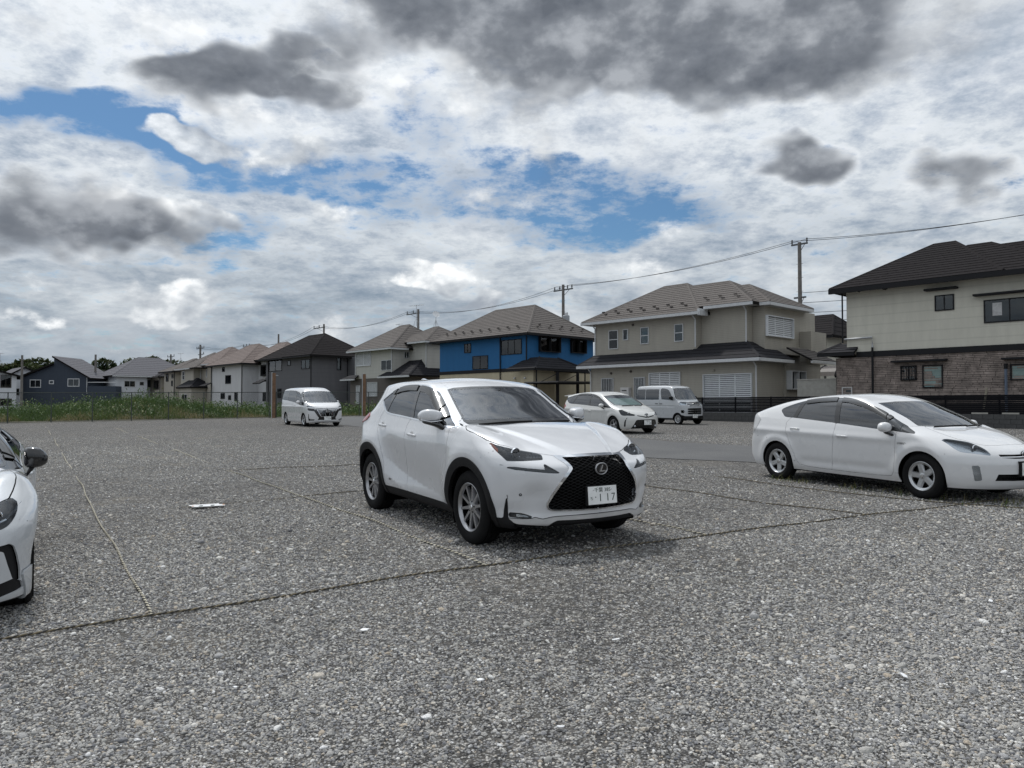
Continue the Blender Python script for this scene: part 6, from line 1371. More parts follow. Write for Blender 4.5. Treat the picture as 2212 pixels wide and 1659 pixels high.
    q = MB(); q.lathe([(0, .004), (.072, .003), (.076, -.02)], 'x', 36); em = q.build('emblem', MATS['gloss_black'], root, True); em.location = (c, 0, .762); em.scale = (1, .86, .68)
    q = MB(); q.lathe([(.070, .006), (.077, .010), (.084, .004), (.080, -.01), (.070, -.002)], 'x', 44, closed=True); q.build('emblem_ring', MATS['alloy'], em, True)
    q = MB(); q.prism([(.018,.052),(.002,.052),(-.030,-.038),(.052,-.038),(.058,-.024),(-.008,-.024)], 'x', .004, .012); lo = q.build('emblem_letter', MATS['chrome'], em); lo.scale = (1, 1, 1)
    c = surf(sh, [(0, 0, .52)], 0)[0][0]
    q = MB(); q.box((-.03, -.178, -.092), (.0, .178, .092)); pb = q.build('plate_bracket', MATS['black_plastic'], root, bevel=.006); pb.location = (c+.012, 0, .52); pb.rotation_euler = (0, R(-5), 0)
    number_plate(root, c+.017, .52, R(5), '\u5343\u8449 385', '\u3061', '.117')
    for k in (1, -1):
        for yy, zz in ((.735, .545), (.60, .90)):
            if zz > .8: continue
            p = surf(sh, [(0, yy, zz)], 0)[0]; q = MB(); q.lathe([(.006, .003), (.010, .0035), (.0135, .002), (.014, -.004)], 'x', 16); s_ = q.build('parking_sensor', MATS['black_plastic'], root); s_.location = (p[0], k*yy, zz); s_.rotation_euler = (0, 0, k*R(38))
    # mirrors
    for k in (1, -1):
        rows = [(-.03,-k*.03,.005,.02,.025,.9),(-.01,-k*.015,.005,.070,.045,.7),(.05,0,.006,.090,.062,.62),(.11,k*.012,.008,.092,.066,.6),(.165,k*.03,.006,.078,.058,.62),(.20,k*.045,-.004,.048,.038,.7),(.212,k*.05,-.008,.02,.016,1)]
        mo = blob('mirror', rows, W, root, 20, 1, (.60, k*.868, 1.232), (0, 0, k*R(100)))
        rows = [(-.02,-k*.02,-.050,.065,.010,.8),(.10,k*.008,-.064,.094,.011,.8),(.19,k*.04,-.042,.055,.010,.8)]
        blob('mirror_trim', rows, MATS['chrome'], mo, 16, 0)
        blob('mirror_base', [(-.03,-k*.13,-.135,.04,.030,.8),(.0,-k*.08,-.115,.055,.035,.8),(.04,0,-.085,.075,.028,.8),(.19,.01,-.060,.06,.02,.8)], MATS['gloss_black'], mo, 16, 1)
        for x0, x1, zc, dz in ((-.150,.075,1.005,-.02),(-1.07,-.86,1.085,-.02)):
            p0, p1 = surf(sh, [(x0, 0, zc+.012), (x1, 0, zc-.012)], 1); mid = (p0+p1)/2
            h = blob('door_handle', [(-.115,0,.008,.004,.008,1),(-.10,.014,.006,.010,.014,.8),(-.05,.026,.003,.010,.017,.8),(.05,.026,-.003,.010,.017,.8),(.10,.014,-.006,.010,.014,.8),(.115,0,-.008,.004,.008,1)], W, root, 12, 1)
            h.location = (mid[0], k*mid[1], mid[2])
            if k < 0: h.scale = (1, -1, 1)
            q = MB(); q.lathe([(0, .002), (.036, .001), (.042, -.004)], 'y', 20); cu = q.build('handle_cup', MATS['lip_silver'], root, True); cu.location = (mid[0], k*(mid[1]-.001), mid[2]); cu.scale = (1.25, k, .95)
    v, f = text_shape('HYBRID', .035, .001); p = surf(sh, [(-.70, 0, .445)], 1)[0]
    for k in (1, -1):
        o = mesh_obj('badge', [(-k*a, 0, c_) for a, c_, e in v], f, MATS['lamp_black'], root); o.location = (-.70, k*(p[1]+.003), .445)
    # cabin
    q = MB(); q.box((-1.9, -.80, .50), (1.1, .80, .62)); q.prism([(.55,.62),(1.15,.62),(1.10,1.10),(.78,1.10),(.58,1.0)], 'y', -.74, .74); q.build('dashboard', MATS['dash_plastic'], root)
    for x, y in ((-.02,.36),(-.02,-.36),(-.92,.38),(-.92,-.38)): seat(root, x, y, .62, MATS['upholstery'])
    steering_wheel(root, .46, -.36, 1.02, MATS['dash_plastic'])
    q = MB(); q.box((.42, -.11, 1.38), (.45, .11, 1.44)); q.tube([(.44,0,1.44),(.40,0,1.52)], .012); q.build('rear_view_mirror', MATS['gloss_black'], root)
    q = MB(); q.prism([(-1.72,1.58),(-1.5,1.62),(-1.42,1.635),(-1.70,1.68),(-1.74,1.67)], 'y', -.018, .018); q.build('antenna', W, root, bevel=.006)
    wiper(root, [(1.09,-.02,1.158),(1.075,.25,1.165),(1.03,.52,1.165)], MATS['black_plastic']); wiper(root, [(1.04,-.62,1.15),(1.07,-.30,1.168),(1.085,.0,1.172)], MATS['black_plastic'])
    return root

# ---------------------------------------------------------------- the other cars
FAR = lambda y0: (lambda V: np.abs(V[:, 1]) > y0)
def ring_pts(x, z, r): return [(x + r*math.cos(a), z + r*math.sin(a)) for a in np.linspace(0, 2*math.pi, 64, endpoint=False)]
def cut_arches(b, xs, z, r, ymin):
    for x in xs: b.take('side', ring_pts(x, z, r), FAR(ymin))
def fit_windshield(b, outline, where, border=.018):
    w = b.take('front', outline, where); ring, inner = w.cut(-(b.field(w, 'front', outline) + border))
    b.part('windshield_border', ring, MATS['gloss_black'], -.001, .005); b.part('windshield', inner, MATS['windshield_glass'], -.002, 0)
def fit_windows(b, outline, where, dividers, split, visor=None, trim=None, vw=.06, rear='privacy_glass', front='side_glass'):
    g = b.take('side', outline, where)
    if trim: ring, g = g.cut(-(b.field(g, 'side', outline) + .012)); b.part('window_trim', ring, trim, .002, .008, False)
    for pts, wd in dividers:
        a, g = g.cut(sdline(g.V[:, [0, 2]], pts) - wd); b.part('window_pillar', a, MATS['gloss_black'], .001, .005, False)
    if visor:
        a, g = g.cut(sdline(g.V[:, [0, 2]], visor) - vw); b.part('rain_visor', a, MATS['visor_smoke'], .011, .011, False)
    r, f = g.cut(g.V[:, 0] - split); b.part('door_glass', r, MATS[rear], -.003, 0, False); b.part('door_glass', f, MATS[front], -.003, 0, False)
def fit_lamp(b, view, pts, where, back, name='headlight', depth=.04, glass_='lamp_glass', sharp=(), sm=True, bulb=None):
    o = smooth_outline(pts, 4, sharp) if sm else pts
    m = b.take(view, o, where)
    ls = b.part(name, m, MATS[back], -depth, 0, False)
    for k, l in zip((1, -1), ls):
        if l is None: continue
        shade_panel('lens', m, b.S, MATS[glass_], l, .001, depth, k)
        if bulb:
            for y, z, r in bulb:
                x = surf(b.S, [(0, y, z)], 0)[0][0]
                q = MB(); q.lathe([(0, .010), (r*.55, .008), (r*.8, 0), (r*.85, -.02)], 'x', 20); o = q.build('projector', MATS['gloss_black'], l, True); o.location = (x-depth, k*y, z)
                q = MB(); q.lathe([(r*.85, .004), (r, .006), (r*1.08, -.004), (r*.85, -.012)], 'x', 24, closed=True); o = q.build('projector_ring', MATS['chrome'], l, True); o.location = (x-depth+.003, k*y, z)
def fit_wheels(root, xs, y, r, w, rim, style, rimm, archr, y0, y1, tilt=0.):
    for x in xs:
        arch_liner(root, x, archr+.01, y0, y1, MATS['gap_black'])
        for yy in (y, -y): wheel(root, x, yy, r, w, rim, style, (rimm, MATS['tyre_rubber'], MATS['gap_black']), tilt if x > 0 else 0)
def fit_mirrors(root, x, y, z, s, body, base, ang=104):
    for k in (1, -1):
        rows = [(-.01,0,-.01,.03,.03,1),(.0,0,0,.065,.055,.8),(.05,0,0,.085,.076,.75),(.11,.004,.002,.085,.078,.75),(.165,.010,.0,.065,.06,.85),(.19,.014,0,.025,.025,1)]
        m = blob('mirror', [tuple(a*s if i < 5 else a for i, a in enumerate(q)) for q in rows], body, root, 18, 1, (x, k*y, z), (0, 0, k*R(ang)))
        blob('mirror_base', [(-.02*s,-k*.06*s,-.12*s,.03,.02,.8),(.02*s,-k*.02*s,-.095*s,.045*s,.025*s,.8),(.09*s,0,-.07*s,.055*s,.02*s,.8)], base, m, 12, 1)
def fit_handles(b, root, spots, body):
    for k in (1, -1):
        for x, z, sl in spots:
            p = surf(b.S, [(x, 0, z)], 1)[0]
            h = blob('door_handle', [(-.11,0,.008*sl,.004,.008,1),(-.095,.014,.006*sl,.010,.014,.8),(-.05,.024,.003*sl,.010,.016,.8),(.05,.024,-.003*sl,.010,.016,.8),(.095,.014,-.006*sl,.010,.014,.8),(.11,0,-.008*sl,.004,.008,1)], body, root, 12, 1, (x, k*p[1], z))
            if k < 0: h.scale = (1, -1, 1)
def cabin(root, x0, x1, yw, zf, dash, seats, wheel_at, trim=None):
    q = MB(); q.box((x0, -yw, zf-.12), (x1, yw, zf)); q.prism(dash, 'y', -yw+.04, yw-.04); q.build('dashboard', MATS['dash_plastic'], root)
    for x, y, z in seats: seat(root, x, y, z, MATS['upholstery'])
    if wheel_at: steering_wheel(root, *wheel_at, MATS['dash_plastic'])
def oval_badge(root, shape, z, kind, s=1.):
    c = surf(shape, [(0, 0, z)], 0)[0][0] + .004
    q = MB(); q.lathe([(0, .003), (.06, .002), (.062, -.012)], 'x', 28); o = q.build('emblem', MATS['gloss_black'], root, True); o.location = (c, 0, z); o.scale = (1, s, s*.72)
    def ring(ry, rz, cz, r=.006): n = 26; q.tube([(.006, ry*math.cos(2*math.pi*i/n), cz + rz*math.sin(2*math.pi*i/n)) for i in range(n+1)], r, 5)
    q = MB(); ring(.058, .058, 0)
    if kind == 'triple': ring(.040, .022, .026); ring(.018, .046, -.006)
    elif kind == 'bar': q.box((.002, -.072, -.012), (.010, .072, .012))
    else: q.prism([(-.035,-.03),(.012,-.03),(.034,.0),(.02,.03),(-.03,.034),(-.03,.02),(.008,.016),(.016,.0),(.004,-.016),(-.02,-.016),(-.02,.01),(-.035,.01)], 'x', .003, .009)
    q.build('emblem_ring', MATS['chrome'], o, True)
def build_hatchback():
    root = car_root('hatchback_car', 5.836, 12.009, -65.62, 'low white hatchback with five-spoke wheels beside the right edge, plate starting 42'); sh = prius_shape(); b = Body(sh, root, 150, 70, 130); b.joints = []
    W = MATS['solid_white']; K = MATS['black_plastic']; G = MATS['gap_black']; front = lambda V: V[:, 0] > 1.3
    cut_arches(b, (1.35, -1.35), .30, .355, .45)
    fit_windshield(b, [(-.2,1.335),(.30,1.328),(.585,1.305),(.595,1.196),(.614,1.087),(.640,.985),(.537,.979),(.35,.977),(-.2,.975)], lambda V: (V[:, 0] > .3) & (V[:, 2] > .93) & (V[:, 0] < 1.42))
    win = smooth_outline([(-1.325,1.188),(-1.26,1.104),(-1.180,1.060),(-.981,1.050),(-.506,1.018),(-.125,.992),(.343,.955),(.616,.932),(.971,.908),(1.258,.886),(1.255,.905),(1.079,.990),(.815,1.120),(.545,1.230),(.269,1.316),(.0,1.370),(-.263,1.384),(-.545,1.374),(-.822,1.343),(-1.092,1.276)], 4, (9,))
    fit_windows(b, win, lambda V: (np.abs(V[:, 1]) > .5) & (V[:, 2] > .85), [([(-.885,1.34),(-.985,1.04)], .040), ([(-.20,1.39),(-.085,.97)], .045), ([(.76,1.14),(.86,.90)], .018), ([(1.02,1.02),(1.05,.88)], .008), ([(1.3,.88),(1.10,.95)], .05)], -.15, [(-.82,1.335),(-.545,1.366),(-.263,1.376),(.0,1.362),(.269,1.308),(.545,1.222),(.80,1.118)], vw=.055)
    hood = [(1.30,-.2),(1.27,.40),(1.24,.58),(1.264,.640),(1.44,.652),(1.60,.640),(1.706,.612),(1.784,.555),(1.903,.49),(1.97,.42),(2.02,.26),(2.03,.1),(2.03,-.2)]
    b.part('bonnet', b.take('top', hood, lambda V: (V[:, 2] > .62) & (V[:, 0] > 1.1), .003), W)
    fit_lamp(b, 'corner', [(.580,.822),(.664,.830),(.788,.814),(.912,.791),(1.025,.741),(1.097,.690),(1.142,.628),(.963,.650),(.801,.668),(.724,.707),(.652,.769)], front, 'reflector', sharp=(0, 6), bulb=((.56,.715,.045),))
    m = b.take('front', [(-.2,.645),(.17,.642),(.207,.642),(.408,.645),(.392,.603),(.215,.588),(-.2,.585)], front); b.part('upper_grille', m, G, -.03, 0); b.part('grille_bar', m.cut(np.abs(PROJ['front'](m.V)[:, 1]-.615)-.006)[0], MATS['chrome'], -.008, .006)
    low = [(-.2,.388),(.249,.388),(.452,.388),(.478,.300),(-.2,.292)]
    m = b.take('front', low, front); b.part('lower_grille', m, G, -.05, 0)
    for zz in (.315, .338, .362): a, _ = m.cut(np.abs(m.V[:, 2]-zz)-.005); b.part('grille_bar', a, K, -.015, .01)
    fog = [(.900,.497),(.994,.500),(1.022,.305),(.937,.297)]
    m = b.take('corner', fog, front); up, lo = m.cut(.385 - m.V[:, 2]); b.part('turn_signal', up, MATS['reflector'], -.012, 0, False); b.part('fog_light', lo, MATS['lip_silver'], -.02, 0, False); b.part('fog_light_cover', m, MATS['lamp_glass'], 0, .015, False)
    b.seam('corner', [(.724,.700),(.63,.645),(.50,.590)], lambda V: V[:, 0] > 1.2)
    bs = [(-.105,.99),(-.122,.86),(-.146,.656),(-.175,.429),(-.195,.262)]
    rs = [(-.659,.270),(-.838,.292),(-.905,.351),(-.945,.455),(-1.030,.618),(-1.108,.770),(-1.136,.865),(-1.136,.973),(-1.066,1.05)]
    fs = [(.40,.256),(.651,.256),(.878,.272),(.926,.327),(.946,.463),(.962,.670),(.971,.824),(.99,.92)]
    dw = lambda V: (np.abs(V[:, 1]) > .5) & (V[:, 2] < 1.12)
    b.part('door', b.take('side', bs + rs + [(-.8,1.08),(-.3,1.04)], dw, .003), W, both=False)
    b.part('door', b.take('side', bs[::-1] + [(.3,1.0),(.8,.96)] + fs[::-1], dw, .003), W, both=False)
    b.seam('side', [(-.905,.340),(-.985,.348)], FAR(.5)); b.seam('side', [(.93,.318),(1.02,.318)], FAR(.5))
    b.seam('side', [(-2.3,.745),(-1.93,.731),(-1.560,.693),(-1.49,.62)], FAR(.5)); b.seam('side', [(1.11,.965),(1.065,.995)], lambda V: (np.abs(V[:, 1]) > .6) & (V[:, 2] > .9))
    tl = [(-2.4,1.15),(-1.93,1.120),(-1.77,1.015),(-1.86,.83),(-1.98,.748),(-2.4,.74)]
    m = b.take('side', tl, lambda V: (V[:, 0] < -1.5) & (np.abs(V[:, 1]) > .42)); cl, rd = m.cut(-(sdline(m.V[:, [0, 2]], [(-1.74,1.03),(-1.87,.80)]) - .045)); b.part('tail_lamp', m, MATS['lip_silver'], .004, .012, False)
    m = b.take('front', [(-.2,1.10),(.5,1.08),(.55,.96),(-.2,.94)], lambda V: V[:, 0] < -1.7); b.part('rear_glass', m, MATS['privacy_glass'], -.002, 0)
    m = b.take('side', [(-2.6,.0),(2.6,.0),(2.6,.185),(-2.6,.215)], None); b.part('underbody_edge', m, K, -.004, 0)
    b.part('body_shell', b.sh, W); b.finish_joints(G)
    fit_wheels(root, (1.35, -1.35), .750, .315, .195, .2, 'five', MATS['alloy_bright'], .355, .5, .80)
    q = MB(); q.box((-1.9, -.6, .19), (1.9, .6, .36)); q.build('underbody', G, root)
    oval_badge(root, sh, .645, 'triple', .98)
    c = surf(sh, [(0, 0, .455)], 0)[0][0]; q = MB(); q.box((-.05, -.185, -.10), (0, .185, .10)); pb = q.build('plate_bracket', K, root); pb.location = (c+.012, 0, .455)
    number_plate(root, c+.017, .455, 0, '\u6c34\u6238 301', '\u307e', '42-1'.replace('-', '') + ' ')
    fit_mirrors(root, .87, .865, .965, .98, W, MATS['gloss_black'], 100)
    fit_handles(b, root, [(-.935,.878,.6),(.04,.80,.6)], W)
    v, f = text_shape('HYBRID', .04, .001); p = surf(sh, [(1.07, 0, .745)], 1)[0]
    for k in (1, -1): o = mesh_obj('badge', [(-k*a, 0, c_) for a, c_, e in v], f, MATS['lamp_black'], root); o.location = (1.07, k*(p[1]+.003), .742)
    cabin(root, -1.7, 1.25, .74, .42, [(.70,.42),(1.25,.42),(1.32,.90),(.95,.93),(.72,.84)], [(-.02,.36,.40),(-.02,-.36,.40),(-.88,.36,.42),(-.88,-.36,.42)], (.55,-.36,.86))
    wiper(root, [(1.40,.05,.985),(1.36,.32,.99),(1.28,.55,.985)], K); wiper(root, [(1.34,-.55,.985),(1.40,-.25,.995),(1.42,.02,.995)], K)
    return root
def build_wagon():
    root = car_root('wagon_car', 3.828, 29.655, -61.08, 'off-white wagon with silver sunshade behind its windscreen, plate 158, behind the crossover'); sh = wagon_shape(); b = Body(sh, root, 90, 40, 84); b.joints = []
    W = MATS['warm_white']; K = MATS['black_plastic']; G = MATS['gap_black']; front = lambda V: V[:, 0] > 1.3
    cut_arches(b, (1.39, -1.39), .31, .365, .45)
    fit_windshield(b, [(-.2,1.435),(.30,1.425),(.655,1.395),(.68,1.27),(.705,1.14),(.69,1.045),(.5,1.035),(-.2,1.032)], lambda V: (V[:, 0] > .3) & (V[:, 2] > .98) & (V[:, 0] < 1.6))
    win = smooth_outline([(-1.98,1.31),(-1.80,1.179),(-1.6,1.095),(-1.2,1.072),(-.615,1.044),(.625,.974),(1.10,.945),(1.235,.935),(1.20,.980),(.759,1.179),(.272,1.370),(-.173,1.462),(-.569,1.490),(-.941,1.485),(-1.267,1.445),(-1.621,1.385)], 4, (7,))
    fit_windows(b, win, lambda V: (np.abs(V[:, 1]) > .5) & (V[:, 2] > .9), [([(-1.18,1.47),(-1.36,1.06)], .035), ([(-.27,1.5),(-.15,1.0)], .045), ([(.75,1.2),(.88,.93)], .03)], -.2, [(-1.15,1.46),(-.941,1.478),(-.569,1.482),(-.173,1.455),(.272,1.362),(.70,1.20)])
    b.part('bonnet', b.take('top', [(1.40,-.2),(1.38,.4),(1.30,.62),(1.345,.70),(1.5,.72),(1.700,.70),(1.90,.62),(2.02,.50),(2.10,.30),(2.13,.1),(2.13,-.2)], lambda V: (V[:, 2] > .7) & (V[:, 0] > 1.2), .003), W)
    fit_lamp(b, 'corner', [(.585,.872),(.710,.885),(.853,.828),(1.057,.752),(1.230,.708),(1.165,.664),(.950,.672),(.732,.686)], front, 'lamp_black', sharp=(0, 4), bulb=((.60,.745,.05),(.47,.70,.03)))
    m = b.take('front', [(-.2,.588),(.05,.592),(.400,.660),(.395,.692),(.05,.632),(-.2,.62)], front); b.part('upper_grille', m, G, -.02, 0)
    m = b.take('front', [(-.2,.538),(.397,.528),(.449,.502),(.54,.30),(.60,.17),(-.2,.17)], front); b.part('lower_grille', m, MATS['gloss_black'], -.02, .02)
    m = b.take('corner', [(.923,.607),(.962,.608),(.890,.476),(.872,.264),(.810,.263),(.829,.449)], front); b.part('bumper_slot', m, G, -.015, 0, False)
    for k in (1, -1):
        q = MB(); q.lathe([(0, .01), (.03, .008), (.038, 0), (.04, -.03)], 'x', 18); o = q.build('fog_light', MATS['reflector'], root, True); x = surf(sh, [(0, .47, .29)], 0)[0][0]; o.location = (x, k*.47, .29)
    for sx in (-.31, .87): b.seam('side', [(sx-.02,1.0),(sx,.7),(sx-.02,.28)], FAR(.5), .004)
    b.seam('side', [(-1.05,1.04),(-1.12,.86),(-.98,.60),(-.88,.33),(-.75,.28),(.85,.27)], FAR(.5), .004); b.seam('corner', [(.73,.69),(.60,.64),(.45,.59)], lambda V: V[:, 0] > 1.2, .004)
    m = b.take('side', [(-2.6,1.1),(-1.95,1.08),(-1.85,.98),(-2.05,.82),(-2.6,.8)], lambda V: V[:, 0] < -1.5); b.part('tail_lamp', m, MATS['red_lens'], .006, .012, False)
    m = b.take('front', [(-.2,1.36),(.55,1.33),(.6,1.12),(-.2,1.08)], lambda V: V[:, 0] < -1.7); b.part('rear_glass', m, MATS['privacy_glass'], -.002, 0)
    b.part('body_shell', b.sh, W); b.finish_joints(G)
    q = MB(); q.prism([(-1.95,1.44),(-2.33,1.405),(-2.34,1.38),(-1.95,1.38)], 'y', -.58, .58); q.build('roof_spoiler', W, root, bevel=.01)
    fit_wheels(root, (1.39, -1.39), .765, .325, .2, .208, 'split', MATS['alloy'], .365, .5, .82)
    q = MB(); q.box((-1.9, -.6, .2), (1.9, .6, .36)); q.build('underbody', G, root)
    oval_badge(root, sh, .705, 'triple', 1.25)
    c = surf(sh, [(0, 0, .42)], 0)[0][0]; number_plate(root, c+.02, .42, 0, '\u5343\u8449 302', '\u305f', ' 158')
    fit_mirrors(root, .80, .885, 1.03, .98, W, K); fit_handles(b, root, [(-.10,.83,.6),(-1.0,.87,.6)], W)
    cabin(root, -1.8, 1.3, .74, .45, [(.75,.45),(1.3,.45),(1.38,.95),(1.0,.97),(.78,.88)], [(0,.36,.45),(0,-.36,.45),(-.9,.36,.47),(-.9,-.36,.47)], (.60,-.36,.90))
    q = MB(); rows = 5      # folding sunshade standing behind the windscreen
    P = [(1.30,1.02),(1.05,1.12),(.82,1.22),(.62,1.31)]
    V = [(x + (.018 if (i+j) % 2 else 0), y, z) for j, (x, z) in enumerate(P) for i, y in enumerate(np.linspace(-.62, .62, 13))]; n = 13
    q.add(V, [(j*n+i, j*n+i+1, (j+1)*n+i+1, (j+1)*n+i) for j in range(3) for i in range(12)]); ss = q.build('sunshade', MATS['sunshade']); ss.matrix_world = root.matrix_world.copy()
    tag(ss, 'silvery green folding sunshade propped inside the wagon windscreen', 'sunshade')
    wiper(root, [(1.50,.05,1.03),(1.44,.45,1.035)], K); wiper(root, [(1.46,-.5,1.03),(1.51,0,1.04)], K)
    return root
def build_minivan():
    root = car_root('minivan_car', -9.872, 37.246, -57.23, 'tall white minivan with chrome barred grille and plate 169 beside the rusty posts'); sh = serena_shape(); b = Body(sh, root, 90, 40, 84); b.joints = []
    W = MATS['solid_white']; K = MATS['gloss_black']; G = MATS['gap_black']; front = lambda V: V[:, 0] > 1.5
    cut_arches(b, (1.43, -1.43), .30, .355, .45)
    fit_windshield(b, [(-.2,1.665),(.35,1.66),(.70,1.635),(.765,1.438),(.815,1.20),(.80,1.135),(.60,1.118),(-.2,1.112)], lambda V: (V[:, 0] > .7) & (V[:, 2] > 1.05) & (V[:, 0] < 1.95))
    win = [(-2.27,1.70),(-2.20,1.26),(-1.053,1.207),(.285,1.106),(.75,1.04),(1.067,.993),(1.617,.969),(1.461,1.129),(.95,1.40),(.60,1.56),(.35,1.63),(-.199,1.69),(-1.261,1.715)]
    fit_windows(b, win, lambda V: (np.abs(V[:, 1]) > .5) & (V[:, 2] > .9), [([(-1.22,1.72),(-1.12,1.2)], .05), ([(.0,1.7),(.20,1.1)], .05), ([(.55,1.6),(1.0,1.0)], .04)], .1, [(-1.2,1.70),(-.199,1.68),(.35,1.615),(.60,1.55)], vw=.05)
    b.part('bonnet', b.take('top', [(1.75,-.2),(1.66,.5),(1.56,.74),(1.66,.79),(1.85,.78),(2.05,.68),(2.19,.59),(2.27,.50),(2.31,.2),(2.32,-.2)], lambda V: (V[:, 2] > .86) & (V[:, 0] > 1.4), .004), W)
    fit_lamp(b, 'corner', [(.700,1.000),(.848,.986),(1.049,.942),(1.120,.895),(.90,.915),(.760,.930)], front, 'reflector', 'headlight', .02, sm=False)
    fit_lamp(b, 'corner', [(.760,.872),(.885,.866),(1.159,.838),(1.251,.725),(1.05,.735),(.880,.755)], front, 'lamp_black', 'headlight', .03, sm=False)
    blk = b.take('front', [(-.2,.90),(.50,.85),(.60,.73),(.44,.47),(.395,.42),(.45,.318),(-.2,.31)], front)
    gr = [(-.2,.845),(.50,.833),(.30,.465),(-.2,.462)]; g, blk = blk.cut(b.field(blk, 'front', gr)); b.part('grille_surround', blk, K, -.004, .03); b.part('grille_back', g, G, -.03, 0)
    ring = g.cut(-(b.field(g, 'front', [(-2,.845),(.50,.833),(.30,.465),(-2,.462)]) + .018))[0]; b.part('grille_frame', ring, MATS['chrome'], .004, .02)
    for zz in np.linspace(.50, .80, 7):
        a, _ = g.cut(np.abs(g.V[:, 2]-zz)-.009); b.part('grille_bar', a, MATS['chrome'], -.006, .012)
    m = b.take('corner', [(.872,.62),(.915,.60),(.93,.378),(1.196,.341),(1.122,.275),(.872,.289)], front); b.part('fog_light', m, G, -.008, 0, False)
    fl = [(.95,.345),(1.16,.325),(1.11,.292),(.95,.30)]; a, _ = m.cut(b.field(m, 'corner', fl)); b.part('fog_light_lens', a, MATS['reflector'], .002, .008, False)
    b.seam('side', [(-1.1,.52),(1.03,.415)], FAR(.5), .006)
    for pts in ([(.17,1.1),(.10,.8),(.12,.3)], [(1.02,1.0),(1.12,.75),(1.05,.55)], [(-1.1,1.2),(-1.16,.9),(-1.0,.62)], [(-1.1,.98),(-2.3,.99)]): b.seam('side', pts, FAR(.5), .006)
    m = b.take('side', [(-2.6,1.66),(-2.31,1.62),(-2.28,1.0),(-2.36,.95),(-2.6,.95)], lambda V: (V[:, 0] < -2) & (np.abs(V[:, 1]) > .5)); b.part('tail_lamp', m, MATS['red_lens'], .004, .01, False)
    m = b.take('front', [(-.2,1.68),(.6,1.65),(.66,1.2),(-.2,1.17)], lambda V: V[:, 0] < -1.9); b.part('rear_glass', m, MATS['privacy_glass'], -.002, 0)
    b.part('body_shell', b.sh, W); b.finish_joints(G)
    fit_wheels(root, (1.43, -1.43), .745, .32, .195, .213, 'split', MATS['alloy_bright'], .355, .5, .80)
    q = MB(); q.box((-2.0, -.6, .2), (1.9, .6, .40)); q.build('underbody', G, root)
    oval_badge(root, sh, .71, 'bar', 1.25); c = surf(sh, [(0, 0, .40)], 0)[0][0]; number_plate(root, c+.02, .395, 0, '\u6210\u7530 301', '\u3055', ' 169')
    q = MB(); q.prism([(2.25,.24),(2.40,.25),(2.40,.29),(2.25,.30)], 'y', -.42, .42); q.build('skid_trim', MATS['lip_silver'], root)
    fit_mirrors(root, 1.02, .875, 1.14, 1.0, W, MATS['black_plastic']); fit_handles(b, root, [(-.20,1.015,.3),(.12,.99,.3)], W)
    cabin(root, -2.1, 1.6, .76, .62, [(1.0,.62),(1.6,.62),(1.68,1.06),(1.3,1.08),(1.05,.98)], [(.45,.38,.62),(.45,-.38,.62),(-.6,.38,.62),(-.6,-.38,.62),(-1.5,.36,.62),(-1.5,-.36,.62)], (.92,-.38,1.03))
    wiper(root, [(1.78,.1,1.12),(1.70,.6,1.12)], K); wiper(root, [(1.74,-.6,1.12),(1.79,0,1.125)], K)
    return root
